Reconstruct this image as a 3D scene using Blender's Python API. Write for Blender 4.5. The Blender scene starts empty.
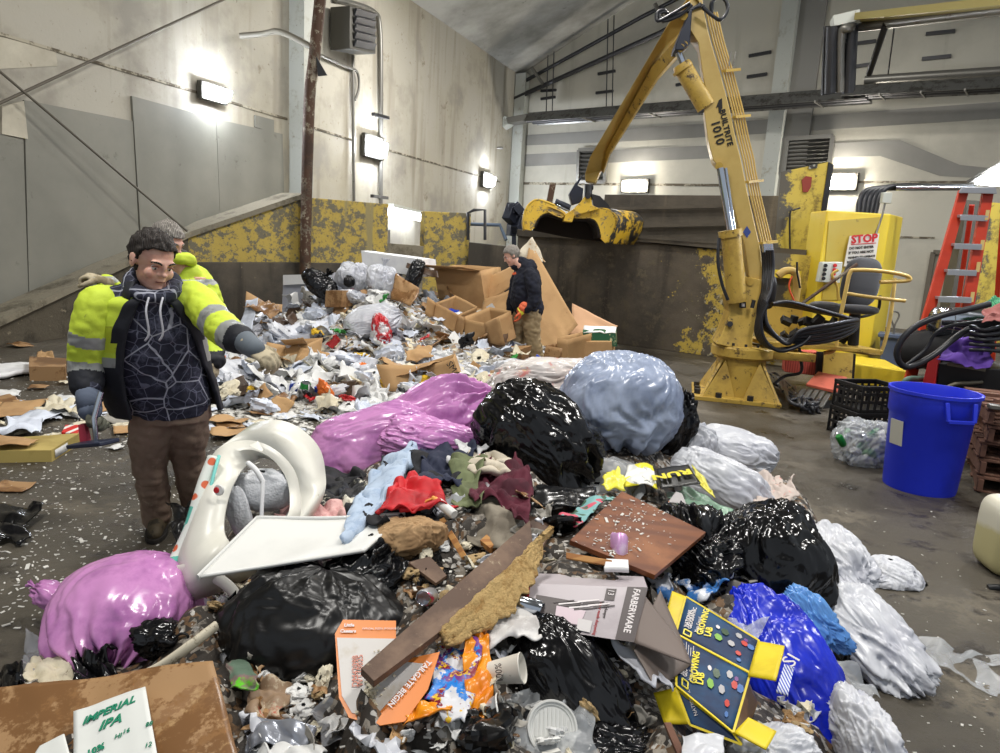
import bpy, bmesh, math, random
from mathutils import Vector, Matrix, Euler, noise
C = bpy.context.scene.collection
SC = bpy.context.scene
V = Vector
rnd = random.Random(7)

# ---------------------------------------------------------------- camera
F_PX, CAM_H = 700.0, 1.75
PITCH, ROLL = math.radians(10.7), math.radians(3.3)
FWD = V((0, math.cos(PITCH), -math.sin(PITCH)))
UP0 = V((0, math.sin(PITCH), math.cos(PITCH)))
RX = V((1, 0, 0))
RGT = RX * math.cos(ROLL) + UP0 * math.sin(ROLL)
UPV = -RX * math.sin(ROLL) + UP0 * math.cos(ROLL)
cam_d = bpy.data.cameras.new('camera')
cam = bpy.data.objects.new('camera', cam_d); C.objects.link(cam)
cam_d.sensor_width = 36.0; cam_d.lens = F_PX * 36.0 / 1000.0
cam_d.clip_start = 0.05; cam_d.clip_end = 200
m3 = Matrix((RGT, UPV, -FWD)).transposed()
cam.matrix_world = Matrix.Translation((0, 0, CAM_H)) @ m3.to_4x4()
SC.camera = cam

# ---------------------------------------------------------------- world, exposure, lamps
w = bpy.data.worlds.new('world'); SC.world = w; w.use_nodes = True
w.node_tree.nodes['Background'].inputs[0].default_value = (0.86, 0.93, 1.0, 1)
w.node_tree.nodes['Background'].inputs[1].default_value = 0.48
SC.view_settings.view_transform = 'Standard'; SC.view_settings.look = 'None'
SC.view_settings.gamma = 1.0; SC.view_settings.use_curve_mapping = False
SC.view_settings.exposure = 0.17
SC.cycles.max_bounces = 6; SC.cycles.diffuse_bounces = 3; SC.cycles.glossy_bounces = 3
SC.cycles.transmission_bounces = 6; SC.cycles.transparent_max_bounces = 12
SC.cycles.use_denoising = True; SC.cycles.sample_clamp_indirect = 6
SC.cycles.caustics_reflective = False; SC.cycles.caustics_refractive = False

def area_lamp(name, loc, target, size, power, col=(1, .97, .92)):
    l = bpy.data.lights.new(name, 'AREA'); l.energy = power; l.shape = 'RECTANGLE'
    l.size = size[0]; l.size_y = size[1]; l.color = col
    o = bpy.data.objects.new(name, l); C.objects.link(o); o.location = loc
    o.rotation_euler = (V(target) - V(loc)).to_track_quat('-Z', 'Y').to_euler()
    return o
# unseen area lights put under the roof for the light from above
area_lamp('high_bay_light', (-2.5, 2.0, 7.6), (-2.5, 3.0, 0), (1.4, .5), 300)
area_lamp('high_bay_light', (3.5, 2.5, 8.2), (3.0, 3.5, 0), (1.4, .5), 330)
area_lamp('high_bay_light', (0.5, 9.0, 8.2), (0, 9.5, 0), (1.4, .5), 400)
area_lamp('high_bay_light', (8.0, 9.0, 8.6), (7.5, 9.5, 0), (1.4, .5), 400)
area_lamp('high_bay_light', (4.5, 16.0, 8.6), (4.5, 16.5, 0), (1.4, .5), 400)
area_lamp('high_bay_light', (-1.0, 17.5, 7.4), (-3.5, 18.5, 2), (1.4, .5), 260)

# ---------------------------------------------------------------- points from the place's measurements
def ray(px, py):
    return RGT * ((px - 500) / F_PX) - UPV * ((py - 376.5) / F_PX) + FWD
def P(px, py, Y):
    d = ray(px, py); return V((0, 0, CAM_H)) + d * (Y / d.y)
def G(px, py, z=0.0):
    d = ray(px, py); return V((0, 0, CAM_H)) + d * ((z - CAM_H) / d.z)
LW_P, LW_U = V((-7.47, 10.28, 0)), V((.3665, .9304, 0)); LW_N = V((.9304, -.3665, 0))
BW_P, BW_U = V((0.10, 29.5, 0)), V((.779, -.628, 0)).normalized(); BW_N = V((-BW_U.y, BW_U.x, 0)) * -1
if BW_N.y > 0: BW_N = -BW_N
def on_plane(px, py, p, n, off=0.0):
    d = ray(px, py); o = V((0, 0, CAM_H)); q = p + n * off
    return o + d * ((q - o).dot(n) / d.dot(n))
def LW(px, py, off=0.0): return on_plane(px, py, LW_P, LW_N, off)
def BW(px, py, off=0.0): return on_plane(px, py, BW_P, BW_N, off)

# ---------------------------------------------------------------- materials
def lin(h):
    if isinstance(h, str):
        h = h.lstrip('#'); c = [int(h[i:i + 2], 16) / 255 for i in (0, 2, 4)]
    else: c = [x / 255 for x in h]
    return tuple(x / 12.92 if x <= .04045 else ((x + .055) / 1.055) ** 2.4 for x in c) + (1,)
MATS = {}
def mat(name, col, rough=.6, metal=0.0, layers=(), bump=(), trans=0.0, alpha=1.0, emis=None, coat=0.0, ior=1.45, sheen=0.0, scale=(1, 1, 1), subs=0.0):
    """layers: (kind, scale, lo, hi, colour[, rough[, (axis, a, b)]]);  bump: (kind, scale, distance)"""
    if name in MATS: return MATS[name]
    m = bpy.data.materials.new(name); m.use_nodes = True; MATS[name] = m
    nt = m.node_tree; N = nt.nodes; L = nt.links
    b = N['Principled BSDF']
    b.inputs['Roughness'].default_value = rough; b.inputs['Metallic'].default_value = metal
    b.inputs['Transmission Weight'].default_value = trans; b.inputs['Alpha'].default_value = alpha
    b.inputs['Coat Weight'].default_value = coat; b.inputs['IOR'].default_value = ior
    b.inputs['Sheen Weight'].default_value = sheen
    if subs:
        b.inputs['Subsurface Weight'].default_value = subs; b.inputs['Subsurface Radius'].default_value = (.02, .01, .006)
    if emis:
        b.inputs['Emission Color'].default_value = lin(emis[0]); b.inputs['Emission Strength'].default_value = emis[1]
    tc = N.new('ShaderNodeTexCoord'); mp = N.new('ShaderNodeMapping'); mp.inputs['Scale'].default_value = scale
    L.new(tc.outputs['Object'], mp.inputs['Vector'])
    cur = N.new('ShaderNodeRGB'); cur.outputs[0].default_value = lin(col); cur = cur.outputs[0]
    rcur = None
    def tex(kind, sc):
        if kind == 'voronoi':
            t = N.new('ShaderNodeTexVoronoi'); t.inputs['Scale'].default_value = sc; o = t.outputs['Distance']
        elif kind == 'edge':
            t = N.new('ShaderNodeTexVoronoi'); t.feature = 'DISTANCE_TO_EDGE'; t.inputs['Scale'].default_value = sc; o = t.outputs['Distance']
        elif kind == 'cell':
            t = N.new('ShaderNodeTexVoronoi'); t.inputs['Scale'].default_value = sc
            s = N.new('ShaderNodeSeparateColor'); L.new(t.outputs['Color'], s.inputs[0]); o = s.outputs[0]
        elif kind == 'wave':
            t = N.new('ShaderNodeTexWave'); t.inputs['Scale'].default_value = sc; t.inputs['Distortion'].default_value = 3; t.inputs['Detail'].default_value = 2; o = t.outputs['Fac']
        elif kind == 'stripex' or kind == 'stripez' or kind == 'stripey':
            t = N.new('ShaderNodeTexWave'); t.inputs['Scale'].default_value = sc; t.bands_direction = kind[-1].upper(); o = t.outputs['Fac']
        elif kind == 'streak':
            mm = N.new('ShaderNodeMapping'); mm.inputs['Scale'].default_value = (1, 1, .08); L.new(tc.outputs['Object'], mm.inputs['Vector'])
            t = N.new('ShaderNodeTexNoise'); t.inputs['Scale'].default_value = sc; t.inputs['Detail'].default_value = 6
            L.new(mm.outputs[0], t.inputs['Vector']); return t.outputs['Fac']
        elif kind == 'ridge':
            t = N.new('ShaderNodeTexNoise'); t.noise_type = 'RIDGED_MULTIFRACTAL'; t.inputs['Scale'].default_value = sc
            t.inputs['Detail'].default_value = 4; t.inputs['Distortion'].default_value = .6; o = t.outputs['Fac']
        else:
            t = N.new('ShaderNodeTexNoise'); t.inputs['Scale'].default_value = sc; t.inputs['Detail'].default_value = 8
            t.inputs['Roughness'].default_value = .62; o = t.outputs['Fac']
            if kind == 'rough': t.inputs['Roughness'].default_value = .75
        L.new(mp.outputs[0], t.inputs['Vector']); return o
    for ly in layers:
        kind, sc, lo, hi, c2 = ly[:5]
        o = tex(kind, sc)
        if len(ly) > 6 and ly[6]:
            ax, a, bb = ly[6]
            sp = N.new('ShaderNodeSeparateXYZ'); L.new(tc.outputs['Object'], sp.inputs[0])
            mr = N.new('ShaderNodeMapRange'); mr.inputs[1].default_value = a; mr.inputs[2].default_value = bb
            mr.inputs[3].default_value = -.4; mr.inputs[4].default_value = .4
            L.new(sp.outputs['XYZ'.index(ax)], mr.inputs[0])
            ad = N.new('ShaderNodeMath'); L.new(o, ad.inputs[0]); L.new(mr.outputs[0], ad.inputs[1]); o = ad.outputs[0]
        mr = N.new('ShaderNodeMapRange'); mr.inputs[1].default_value = lo; mr.inputs[2].default_value = hi
        L.new(o, mr.inputs[0])
        mx = N.new('ShaderNodeMix'); mx.data_type = 'RGBA'
        L.new(mr.outputs[0], mx.inputs[0]); L.new(cur, mx.inputs[6]); mx.inputs[7].default_value = lin(c2); cur = mx.outputs[2]
        if len(ly) > 5 and ly[5] is not None:
            rm = N.new('ShaderNodeMix'); L.new(mr.outputs[0], rm.inputs[0])
            if rcur is None: rm.inputs[2].default_value = rough
            else: L.new(rcur, rm.inputs[2])
            rm.inputs[3].default_value = ly[5]; rcur = rm.outputs[0]
    L.new(cur, b.inputs['Base Color'])
    if rcur is not None: L.new(rcur, b.inputs['Roughness'])
    nrm = None
    for kind, sc, dist in bump:
        o = tex(kind, sc); bp = N.new('ShaderNodeBump'); bp.inputs['Distance'].default_value = dist; bp.inputs['Strength'].default_value = 1.0
        L.new(o, bp.inputs['Height'])
        if nrm is not None: L.new(nrm, bp.inputs['Normal'])
        nrm = bp.outputs[0]
    if nrm is not None: L.new(nrm, b.inputs['Normal'])
    return m
def film(name, col, alpha=.55, rough=.22, bump=(('ridge', 7, .02), ('noise', 30, .004))):
    """thin see-through plastic: translucent + glossy over transparent"""
    if name in MATS: return MATS[name]
    m = mat(name, col, rough, bump=bump, alpha=alpha)
    m.node_tree.nodes['Principled BSDF'].inputs['Specular IOR Level'].default_value = .7
    return m

# ---------------------------------------------------------------- mesh builder
ORG = {}
def catmull(pts, k=6, closed=False):
    pts = [V(p) for p in pts]; n = len(pts); out = []
    if n < 3: return pts
    rng = range(n) if closed else range(n - 1)
    for i in rng:
        g = (lambda j: pts[j % n]) if closed else (lambda j: pts[max(0, min(n - 1, j))])
        p0, p1, p2, p3 = g(i - 1), g(i), g(i + 1), g(i + 2)
        for s in range(k):
            t = s / k
            out.append(.5 * ((2 * p1) + (p2 - p0) * t + (2 * p0 - 5 * p1 + 4 * p2 - p3) * t * t + (3 * p1 - p0 - 3 * p2 + p3) * t ** 3))
    if not closed: out.append(pts[-1])
    return out
class MB:
    def __init__(s): s.v = []; s.f = []
    def add(s, vs, fs):
        b = len(s.v); s.v += [V(x) for x in vs]; s.f += [tuple(i + b for i in f) for f in fs]; return s
    def hexa(s, c8):
        return s.add(c8, [(0, 3, 2, 1), (4, 5, 6, 7), (0, 1, 5, 4), (1, 2, 6, 5), (2, 3, 7, 6), (3, 0, 4, 7)])
    def box(s, c, size, rot=None):
        x, y, z = [q / 2 for q in size]; c = V(c)
        pts = [V(p) for p in ((-x, -y, -z), (x, -y, -z), (x, y, -z), (-x, y, -z), (-x, -y, z), (x, -y, z), (x, y, z), (-x, y, z))]
        if rot is not None:
            R = rot if isinstance(rot, Matrix) else Euler(rot).to_matrix()
            pts = [R @ p for p in pts]
        return s.hexa([p + c for p in pts])
    def bar(s, a, b, w, h, up=(0, 0, 1)):
        """box beam from a to b, w across, h along up"""
        a, b = V(a), V(b); d = (b - a).normalized(); r = d.cross(V(up))
        if r.length < 1e-4: r = d.cross(V((0, 1, 0)))
        r.normalize(); u = r.cross(d).normalized()
        o = [-r * w / 2 - u * h / 2, r * w / 2 - u * h / 2, r * w / 2 + u * h / 2, -r * w / 2 + u * h / 2]
        return s.hexa([a + q for q in o] + [b + q for q in o])
    def prism(s, poly, vec):
        n = len(poly); vec = V(vec); poly = [V(p) for p in poly]
        fs = [tuple(reversed(range(n))), tuple(range(n, 2 * n))] + [(i, (i + 1) % n, n + (i + 1) % n, n + i) for i in range(n)]
        return s.add(poly + [p + vec for p in poly], fs)
    def tube(s, pts, r, n=8, closed=False, sx=1.0, caps=True, ref=(0, 0, 1)):
        pts = [V(p) for p in pts]; m = len(pts); rs = r if isinstance(r, (list, tuple)) else [r] * m
        T = []
        for i in range(m):
            a = pts[(i - 1) % m] if (closed or i > 0) else pts[i]; b = pts[(i + 1) % m] if (closed or i < m - 1) else pts[i]
            d = (b - a); T.append(d.normalized() if d.length > 1e-9 else V((0, 0, 1)))
        u = T[0].cross(V(ref))
        if u.length < 1e-3: u = T[0].cross(V((1, 0, 0)))
        u.normalize(); base = len(s.v); vs = []
        for i in range(m):
            u = (u - T[i] * u.dot(T[i])).normalized(); w_ = T[i].cross(u)
            rr = rs[i]; ra, rb = rr if isinstance(rr, (list, tuple)) else (rr * sx, rr)
            for j in range(n):
                t = 2 * math.pi * j / n; vs.append(pts[i] + u * (ra * math.cos(t)) + w_ * (rb * math.sin(t)))
        fs = []
        for i in range(m if closed else m - 1):
            for j in range(n):
                a = i * n + j; b = i * n + (j + 1) % n; c = ((i + 1) % m) * n + (j + 1) % n; d = ((i + 1) % m) * n + j
                fs.append((a, b, c, d))
        if not closed and caps:
            fs.append(tuple(reversed(range(n)))); fs.append(tuple((m - 1) * n + j for j in range(n)))
        return s.add(vs, fs)
    def lathe(s, prof, o=(0, 0, 0), n=32, axis=(0, 0, 1), sx=1.0, sy=1.0):
        q = V((0, 0, 1)).rotation_difference(V(axis).normalized()); o = V(o); vs = []; m = len(prof)
        for r, z in prof:
            for j in range(n):
                t = 2 * math.pi * j / n; vs.append(q @ V((r * math.cos(t) * sx, r * math.sin(t) * sy, z)) + o)
        fs = [(i * n + j, i * n + (j + 1) % n, (i + 1) * n + (j + 1) % n, (i + 1) * n + j) for i in range(m - 1) for j in range(n)]
        return s.add(vs, fs)
    def sphere(s, c, r, n=16, m=10):
        r = r if isinstance(r, (tuple, list)) else (r, r, r); c = V(c); vs = []; fs = []
        for i in range(m + 1):
            th = math.pi * i / m
            for j in range(n):
                ph = 2 * math.pi * j / n
                vs.append(c + V((r[0] * math.sin(th) * math.cos(ph), r[1] * math.sin(th) * math.sin(ph), r[2] * math.cos(th))))
        for i in range(m):
            for j in range(n): fs.append((i * n + j, (i + 1) * n + j, (i + 1) * n + (j + 1) % n, i * n + (j + 1) % n))
        return s.add(vs, fs)
    def grid(s, nx, ny, fn):
        vs = [fn(i / nx, j / ny) for j in range(ny + 1) for i in range(nx + 1)]
        return s.add(vs, [(j * (nx + 1) + i, j * (nx + 1) + i + 1, (j + 1) * (nx + 1) + i + 1, (j + 1) * (nx + 1) + i) for j in range(ny) for i in range(nx)])
    def disp(s, fn):
        s.v = [fn(p) for p in s.v]; return s
    def build(s, name, m, parent=None, org=None, smooth=40, bevel=0, solid=0, mods=(), weld=True):
        if org is None: org = ORG.get(parent.name, V((0, 0, 0))) if parent else V((0, 0, 0))
        org = V(org)
        me = bpy.data.meshes.new(name); me.from_pydata([p - org for p in s.v], [], s.f)
        if weld:
            bm = bmesh.new(); bm.from_mesh(me); bmesh.ops.remove_doubles(bm, verts=bm.verts, dist=1e-5)
            bmesh.ops.recalc_face_normals(bm, faces=bm.faces); bm.to_mesh(me); bm.free()
        me.validate(); me.update()
        if smooth:
            me.polygons.foreach_set('use_smooth', [True] * len(me.polygons))
            if smooth < 180: me.set_sharp_from_angle(angle=math.radians(smooth))
        for q in (m if isinstance(m, (list, tuple)) else [m]): me.materials.append(q)
        o = bpy.data.objects.new(name, me); C.objects.link(o)
        if parent: o.parent = parent; ORG[o.name] = org
        else: o.location = org; ORG[o.name] = org
        if solid:
            md = o.modifiers.new('solid', 'SOLIDIFY'); md.thickness = solid; md.offset = 0
        if bevel:
            md = o.modifiers.new('bevel', 'BEVEL'); md.width = bevel; md.segments = 2; md.limit_method = 'ANGLE'; md.angle_limit = math.radians(35)
        return o
def tag(o, label=None, cat=None, group=None, kind=None):
    if label: o['label'] = label
    if cat: o['category'] = cat
    if group: o['group'] = group
    if kind: o['kind'] = kind
    return o
def struct(o): o['kind'] = 'structure'; return o
def thing(name, label, cat, loc, group=None):
    o = bpy.data.objects.new(name, None); C.objects.link(o); o.location = loc; o.empty_display_size = .1
    ORG[o.name] = V(loc); return tag(o, label, cat, group)
def dup(root, loc=None, rot=None, scale=None, label=None, group=None):
    r = root.copy(); C.objects.link(r)
    if loc is not None: r.location = loc
    if rot is not None: r.rotation_euler = rot
    if scale is not None: r.scale = scale if isinstance(scale, (tuple, list)) else (scale,) * 3
    if label: r['label'] = label
    if group: r['group'] = group
    for ch in list(root.children):
        c = ch.copy(); C.objects.link(c); c.parent = r
        for g in ch.children:
            d = g.copy(); C.objects.link(d); d.parent = c
    return r
def text_mb(s, size, o, ux, uy, depth=.002, center=False, shear=0, bold=0.0):
    """letters as geometry lying in the plane of ux, uy at o"""
    cu = bpy.data.curves.new('lettering', 'FONT'); cu.body = s; cu.size = size; cu.extrude = depth; cu.resolution_u = 2
    cu.shear = shear; cu.offset = bold
    if center: cu.align_x = 'CENTER'; cu.align_y = 'CENTER'
    ob = bpy.data.objects.new('lettering', cu); C.objects.link(ob)
    dg = bpy.context.evaluated_depsgraph_get(); dg.update()
    me = bpy.data.meshes.new_from_object(ob.evaluated_get(dg))
    ux, uy = V(ux).normalized(), V(uy); uy = (uy - ux * uy.dot(ux)).normalized(); un = ux.cross(uy); o = V(o)
    mb = MB(); mb.add([o + ux * v.co.x + uy * v.co.y + un * v.co.z for v in me.vertices], [tuple(p.vertices) for p in me.polygons])
    bpy.data.objects.remove(ob); bpy.data.curves.remove(cu); bpy.data.meshes.remove(me)
    return mb
def nz(p, sc=1.0, seed=0.0):
    return noise.noise(V(p) * sc + V((seed * 7.31, seed * 3.17, seed * 5.93)))
def rdg(p, sc=1.0, seed=0.0):
    return 1 - 2.2 * abs(nz(p, sc, seed))
def sstep(a, b, x):
    t = max(0, min(1, (x - a) / (b - a))); return t * t * (3 - 2 * t)
# ================================================================ setting
M_cream = mat('painted_block_wall', (174, 169, 156), .75, layers=[('noise', .35, .42, .62, (168, 161, 143)), ('rough', 1.3, .60, .68, (132, 122, 104)), ('streak', 2.2, .53, .72, (140, 132, 116)), ('rough', 9, .62, .68, (108, 96, 80)), ('noise', .7, .52, .66, (148, 143, 132))], bump=[('rough', 14, .004)])
M_back = mat('painted_back_wall', (186, 182, 168), .75, layers=[('noise', .25, .45, .62, (164, 160, 148)), ('streak', 1.6, .60, .85, (140, 135, 120)), ('rough', 5, .68, .74, (122, 112, 98))], bump=[('rough', 10, .004)])
M_ceil = mat('grey_roof_lining', (172, 170, 162), .85, layers=[('noise', .3, .4, .65, (118, 116, 108)), ('rough', 2.5, .62, .7, (100, 96, 88))])
M_panel = mat('grey_sheet_panel', (122, 121, 112), .55, layers=[('noise', .5, .4, .65, (136, 134, 124)), ('rough', 2.2, .62, .70, (100, 97, 86)), ('rough', 11, .68, .73, (80, 74, 62))])
M_conc = mat('worn_concrete', (132, 125, 108), .85, layers=[('rough', 1.5, .5, .62, (92, 86, 72)), ('rough', 9, .6, .68, (160, 150, 130))], bump=[('rough', 8, .02)])
M_steel = mat('dark_scuffed_steel', (66, 61, 54), .5, .25, layers=[('noise', 1.2, .42, .62, (92, 84, 72)), ('streak', 3, .55, .72, (50, 45, 39)), ('rough', 7, .64, .7, (134, 122, 98))], bump=[('rough', 6, .01)])
M_yelwall = mat('worn_yellow_concrete', (184, 160, 78), .7, layers=[('rough', 5, .50, .54, (112, 106, 88)), ('rough', 14, .57, .62, (92, 88, 74)), ('streak', 4, .60, .66, (150, 138, 96))], bump=[('rough', 5, .015)])
M_pushyel = mat('dark_steel_with_yellow_remains', (70, 64, 56), .55, .2, layers=[('noise', 1.0, .42, .62, (96, 87, 74)), ('streak', 3, .55, .72, (52, 46, 40)), ('rough', 2.6, .70, .72, (188, 162, 72), .6, ('X', .2, 4.8)), ('rough', 5, .54, .60, (92, 84, 68)), ('rough', 16, .56, .62, (84, 76, 62)), ('rough', 11, .72, .78, (186, 176, 146), .6, ('X', .2, 5.2))], bump=[('rough', 6, .01)])
M_floor = mat('wet_concrete_floor', (80, 74, 63), .6, layers=[('noise', .45, .42, .62, (62, 56, 46), .4), ('rough', 1.6, .52, .60, (114, 106, 92), .75), ('rough', 3.2, .53, .60, (54, 48, 40), .35), ('rough', .9, .56, .66, (42, 38, 31), .2), ('rough', 22, .62, .70, (118, 112, 99))], bump=[('rough', 7, .014), ('rough', 28, .004)])
M_pipe = mat('grey_metal_pipe', (120, 118, 112), .4, .6, layers=[('rough', 5, .6, .7, (90, 80, 66))])
M_dkpipe = mat('dark_metal_pipe', (62, 62, 64), .4, .6)
M_rust = mat('rusted_steel', (78, 56, 42), .7, .2, layers=[('rough', 6, .52, .58, (168, 160, 140)), ('rough', 3, .5, .6, (60, 44, 34))])
M_lens = mat('lamp_lens', (255, 255, 255), .3, emis=((255, 248, 236), 130))
M_lensc = mat('cool_lamp_lens', (255, 255, 255), .3, emis=((236, 243, 255), 150))
M_dkhouse = mat('dark_lamp_housing', (70, 68, 62), .5, .3)

# floor, with its crown a little behind everything
fl = MB(); fl.add([(-16, -4, 0), (24, -4, 0), (24, 34, 0), (-16, 34, 0), (-16, -4, -.3), (24, -4, -.3), (24, 34, -.3), (-16, 34, -.3)], [(0, 1, 2, 3), (7, 6, 5, 4), (4, 5, 1, 0), (5, 6, 2, 1), (6, 7, 3, 2), (7, 4, 0, 3)])
struct(fl.build('floor', M_floor, smooth=0))

corner = LW_P + LW_U * 20.66
def wall(name, a, b, n, z0, z1, th, m):
    a, b = V(a), V(b); o = -n * th
    mb = MB(); mb.hexa([a + V((0, 0, z0)), b + V((0, 0, z0)), b + o + V((0, 0, z0)), a + o + V((0, 0, z0)), a + V((0, 0, z1)), b + V((0, 0, z1)), b + o + V((0, 0, z1)), a + o + V((0, 0, z1))])
    return struct(mb.build(name, m, smooth=0))
wall('wall_left', LW_P - LW_U * 14, corner + LW_U * .3, LW_N, 0, 8.35, .3, M_cream)
bend = BW_P + BW_U * 24
# back wall rises with the roof
a, b = corner.copy(), bend.copy()
RS = .40   # roof slope along the back wall
mb = MB(); o = -BW_N * .3
mb.hexa([a, b, b + o, a + o, a + V((0, 0, 8.35)), b + V((0, 0, 8.35 + 24 * RS)), b + o + V((0, 0, 8.35 + 24 * RS)), a + o + V((0, 0, 8.35))])
struct(mb.build('wall_back', M_back, smooth=0))
# roof: plane through the left eave and the raking top of the back wall
e0 = LW_P - LW_U * 14 + V((0, 0, 8.35)); e1 = corner + LW_U * .2 + V((0, 0, 8.35))
dv = BW_U * 24 + V((0, 0, 24 * RS))
mb = MB(); mb.hexa([e0 - dv * .02, e0 + dv, e1 + dv, e1 - dv * .02, e0 - dv * .02 + V((0, 0, .3)), e0 + dv + V((0, 0, .3)), e1 + dv + V((0, 0, .3)), e1 - dv * .02 + V((0, 0, .3))])
struct(mb.build('ceiling', M_ceil, smooth=0))
mb = MB(); q = e0 + dv * .5  # purlins, seams of the roof lining
n_tr = [0]
def trim(mb, m, smooth=0, **k):
    n_tr[0] += 1; return struct(mb.build('trim_%d' % n_tr[0], m, smooth=smooth, **k))

# grey sheets fixed over the left wall
def sheet_on(plane, pts, th, m):
    mb = MB(); mb.prism([plane(x, y, 0.0) for x, y in pts], (LW_N if plane is LW else BW_N) * th); return trim(mb, m)
sheet_on(LW, [(-60, 120), (22, 140), (28, 320), (-60, 350)], .03, M_panel)
sheet_on(LW, [(22.5, 100), (131, 121), (142, 320), (28.5, 330)], .04, M_panel)
sheet_on(LW, [(130, 96), (214, 119), (219, 240), (141, 270)], .05, M_panel)
sheet_on(LW, [(214.6, 119), (281, 134), (283, 210), (219.4, 238)], .045, M_panel)
sheet_on(LW, [(254, 115), (273, 120), (273, 133), (254, 127)], .03, M_panel)
M_patch = mat('paler_patch', (196, 190, 172), .7, layers=[('noise', .6, .45, .6, (170, 163, 146)), ('rough', 6, .62, .70, (130, 118, 98))])
sheet_on(LW, [(-20, 32), (55, 50), (57, 66), (-20, 70)], .012, M_patch)
sheet_on(LW, [(0, 106), (22, 101), (26, 139), (0, 134)], .045, M_patch)
# seam between wall courses, broken paint edge
M_seam = mat('dark_wall_seam', (92, 84, 70), .9, layers=[('rough', 3, .48, .55, (170, 163, 145))])
for (x0, y0, x1, y1) in ((-40, 22, 287, 119), (314, 128, 355, 141), (384, 149, 500, 182)):
    mb = MB(); mb.bar(LW(x0, y0, .01), LW(x1, y1, .01), .03, .045); trim(mb, M_seam)
mb = MB(); mb.bar(LW(122, 0, .03) + V((0, 0, 0)), LW(283, 0, .03), .02, .03)

# back wall grey bands, seam, projecting pale lower band
M_band = mat('grey_wall_band', (140, 138, 132), .75, layers=[('noise', .4, .4, .65, (126, 124, 118))])
def bband(pts, m=M_band, th=.015): return sheet_on(BW, pts, th, m)
bband([(512, 136), (640, 128), (760, 120), (1010, 101), (1010, 118), (760, 134), (640, 141), (512, 146)])
bband([(512, 155), (720, 145), (720, 158), (512, 167)])
bband([(770, 146), (900, 140), (960, 165), (1010, 170), (1010, 180), (940, 176), (880, 156), (770, 160)])
bband([(504, 182), (720, 184), (720, 186.5), (504, 184.5)], M_seam, .03)
bband([(832, 181), (1010, 181), (1010, 183), (832, 183)], M_seam, .03)
bband([(895, 236), (935, 237), (935, 239), (895, 238)], M_seam, .02)
for pts in (((749, 56, 771, 52), (747, 77, 767, 74), (676, 85, 688, 83), (926, 34, 955, 31), (922, 59, 951, 56), (853, 44, 876, 41), (852, 67, 872, 64), (968, 71, 1010, 68), (598, 74, 615, 71), (596, 93, 613, 91), (541, 91, 556, 90), (541, 99, 555, 97), (980, 16, 1010, 12))):
    x0, y0, x1, y1 = pts
    mb = MB(); mb.bar(BW(x0, y0, .05), BW(x1, y1, .05), .08, .09); trim(mb, M_dkpipe)

# portal column of the left wall (pale flange, dark web) and column on the back wall
M_colm = mat('pale_painted_column', (176, 178, 170), .6, layers=[('rough', 2, .55, .66, (150, 146, 132)), ('rough', 9, .62, .68, (110, 98, 80))])
cA = LW(289, 120, 0); cB = LW(311, 120, 0)
mb = MB(); t0 = (cA - LW_P).dot(LW_U); t1 = t0 + .35
for s0, s1, oo in ((t0, t1, .40),):
    p0 = LW_P + LW_U * s0; p1 = LW_P + LW_U * s1
    mb.hexa([p0, p1, p1 + LW_N * oo, p0 + LW_N * oo] + [q + V((0, 0, 8.35)) for q in (p0, p1, p1 + LW_N * oo, p0 + LW_N * oo)])
trim(mb, M_colm)
mb = MB(); p0 = BW(764, 185); p1 = BW(779, 185); s0 = (p0 - BW_P).dot(BW_U); s1 = (p1 - BW_P).dot(BW_U)
p0 = BW_P + BW_U * s0; p1 = BW_P + BW_U * s1
mb.hexa([p0, p1, p1 + BW_N * .35, p0 + BW_N * .35] + [q + V((0, 0, 14)) for q in (p0, p1, p1 + BW_N * .35, p0 + BW_N * .35)])
trim(mb, M_colm)
mb = MB(); p2 = BW_P + BW_U * (s1 + .75)
M_web = mat('shaded_grey_column_web', (132, 130, 124), .7)  # strip beside the column, its shade put into a darker grey
mb.hexa([p1, p2, p2 + BW_N * .12, p1 + BW_N * .12] + [q + V((0, 0, 14)) for q in (p1, p2, p2 + BW_N * .12, p1 + BW_N * .12)])
trim(mb, M_web)
mb = MB(); p0 = BW(500, 150, .05)  # corner pilaster
pc = corner + LW_N * .02
mb.hexa([pc, pc + BW_U * .5, pc + BW_U * .5 - LW_U * .5, pc - LW_U * .5] + [q + V((0, 0, 8.3)) for q in (pc, pc + BW_U * .5, pc + BW_U * .5 - LW_U * .5, pc - LW_U * .5)])
trim(mb, M_colm)

# ---------------- push walls
def zat(px, py, Y): return P(px, py, Y).z
# wing wall with a raking concrete coping, along the left wall
W0, W1, W2 = G(-40, 352), P(190, 300, 13.2), P(302, 300, 14.4)
W0.z = W1.z = W2.z = 0
top0, top1, top2 = P(-40, 350, W0.y), P(190, 236, 13.2), P(302, 197, 14.4)
th = V((-.45, .28, 0))
mb = MB()
def wedge(mb, a, ta, b, tb, o):
    mb.hexa([a, b, b + o, a + o, V((a.x, a.y, ta)), V((b.x, b.y, tb)), V((b.x, b.y, tb)) + o, V((a.x, a.y, ta)) + o])
h1 = top1.z; h2 = top2.z
wedge(mb, W0, .12, W1, h1, th)
struct(mb.build('wall_wing_low', mat('mottled_dark_concrete', (88, 81, 68), .85, layers=[('rough', 2, .5, .6, (62, 56, 46)), ('rough', 8, .6, .66, (136, 126, 106))], bump=[('rough', 6, .03)]), smooth=0))
mb = MB(); wedge(mb, W1, h1, W2, h2, th)
struct(mb.build('wall_wing_yellow', M_yelwall, smooth=0))
mb = MB()   # pale coping laid over both
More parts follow.
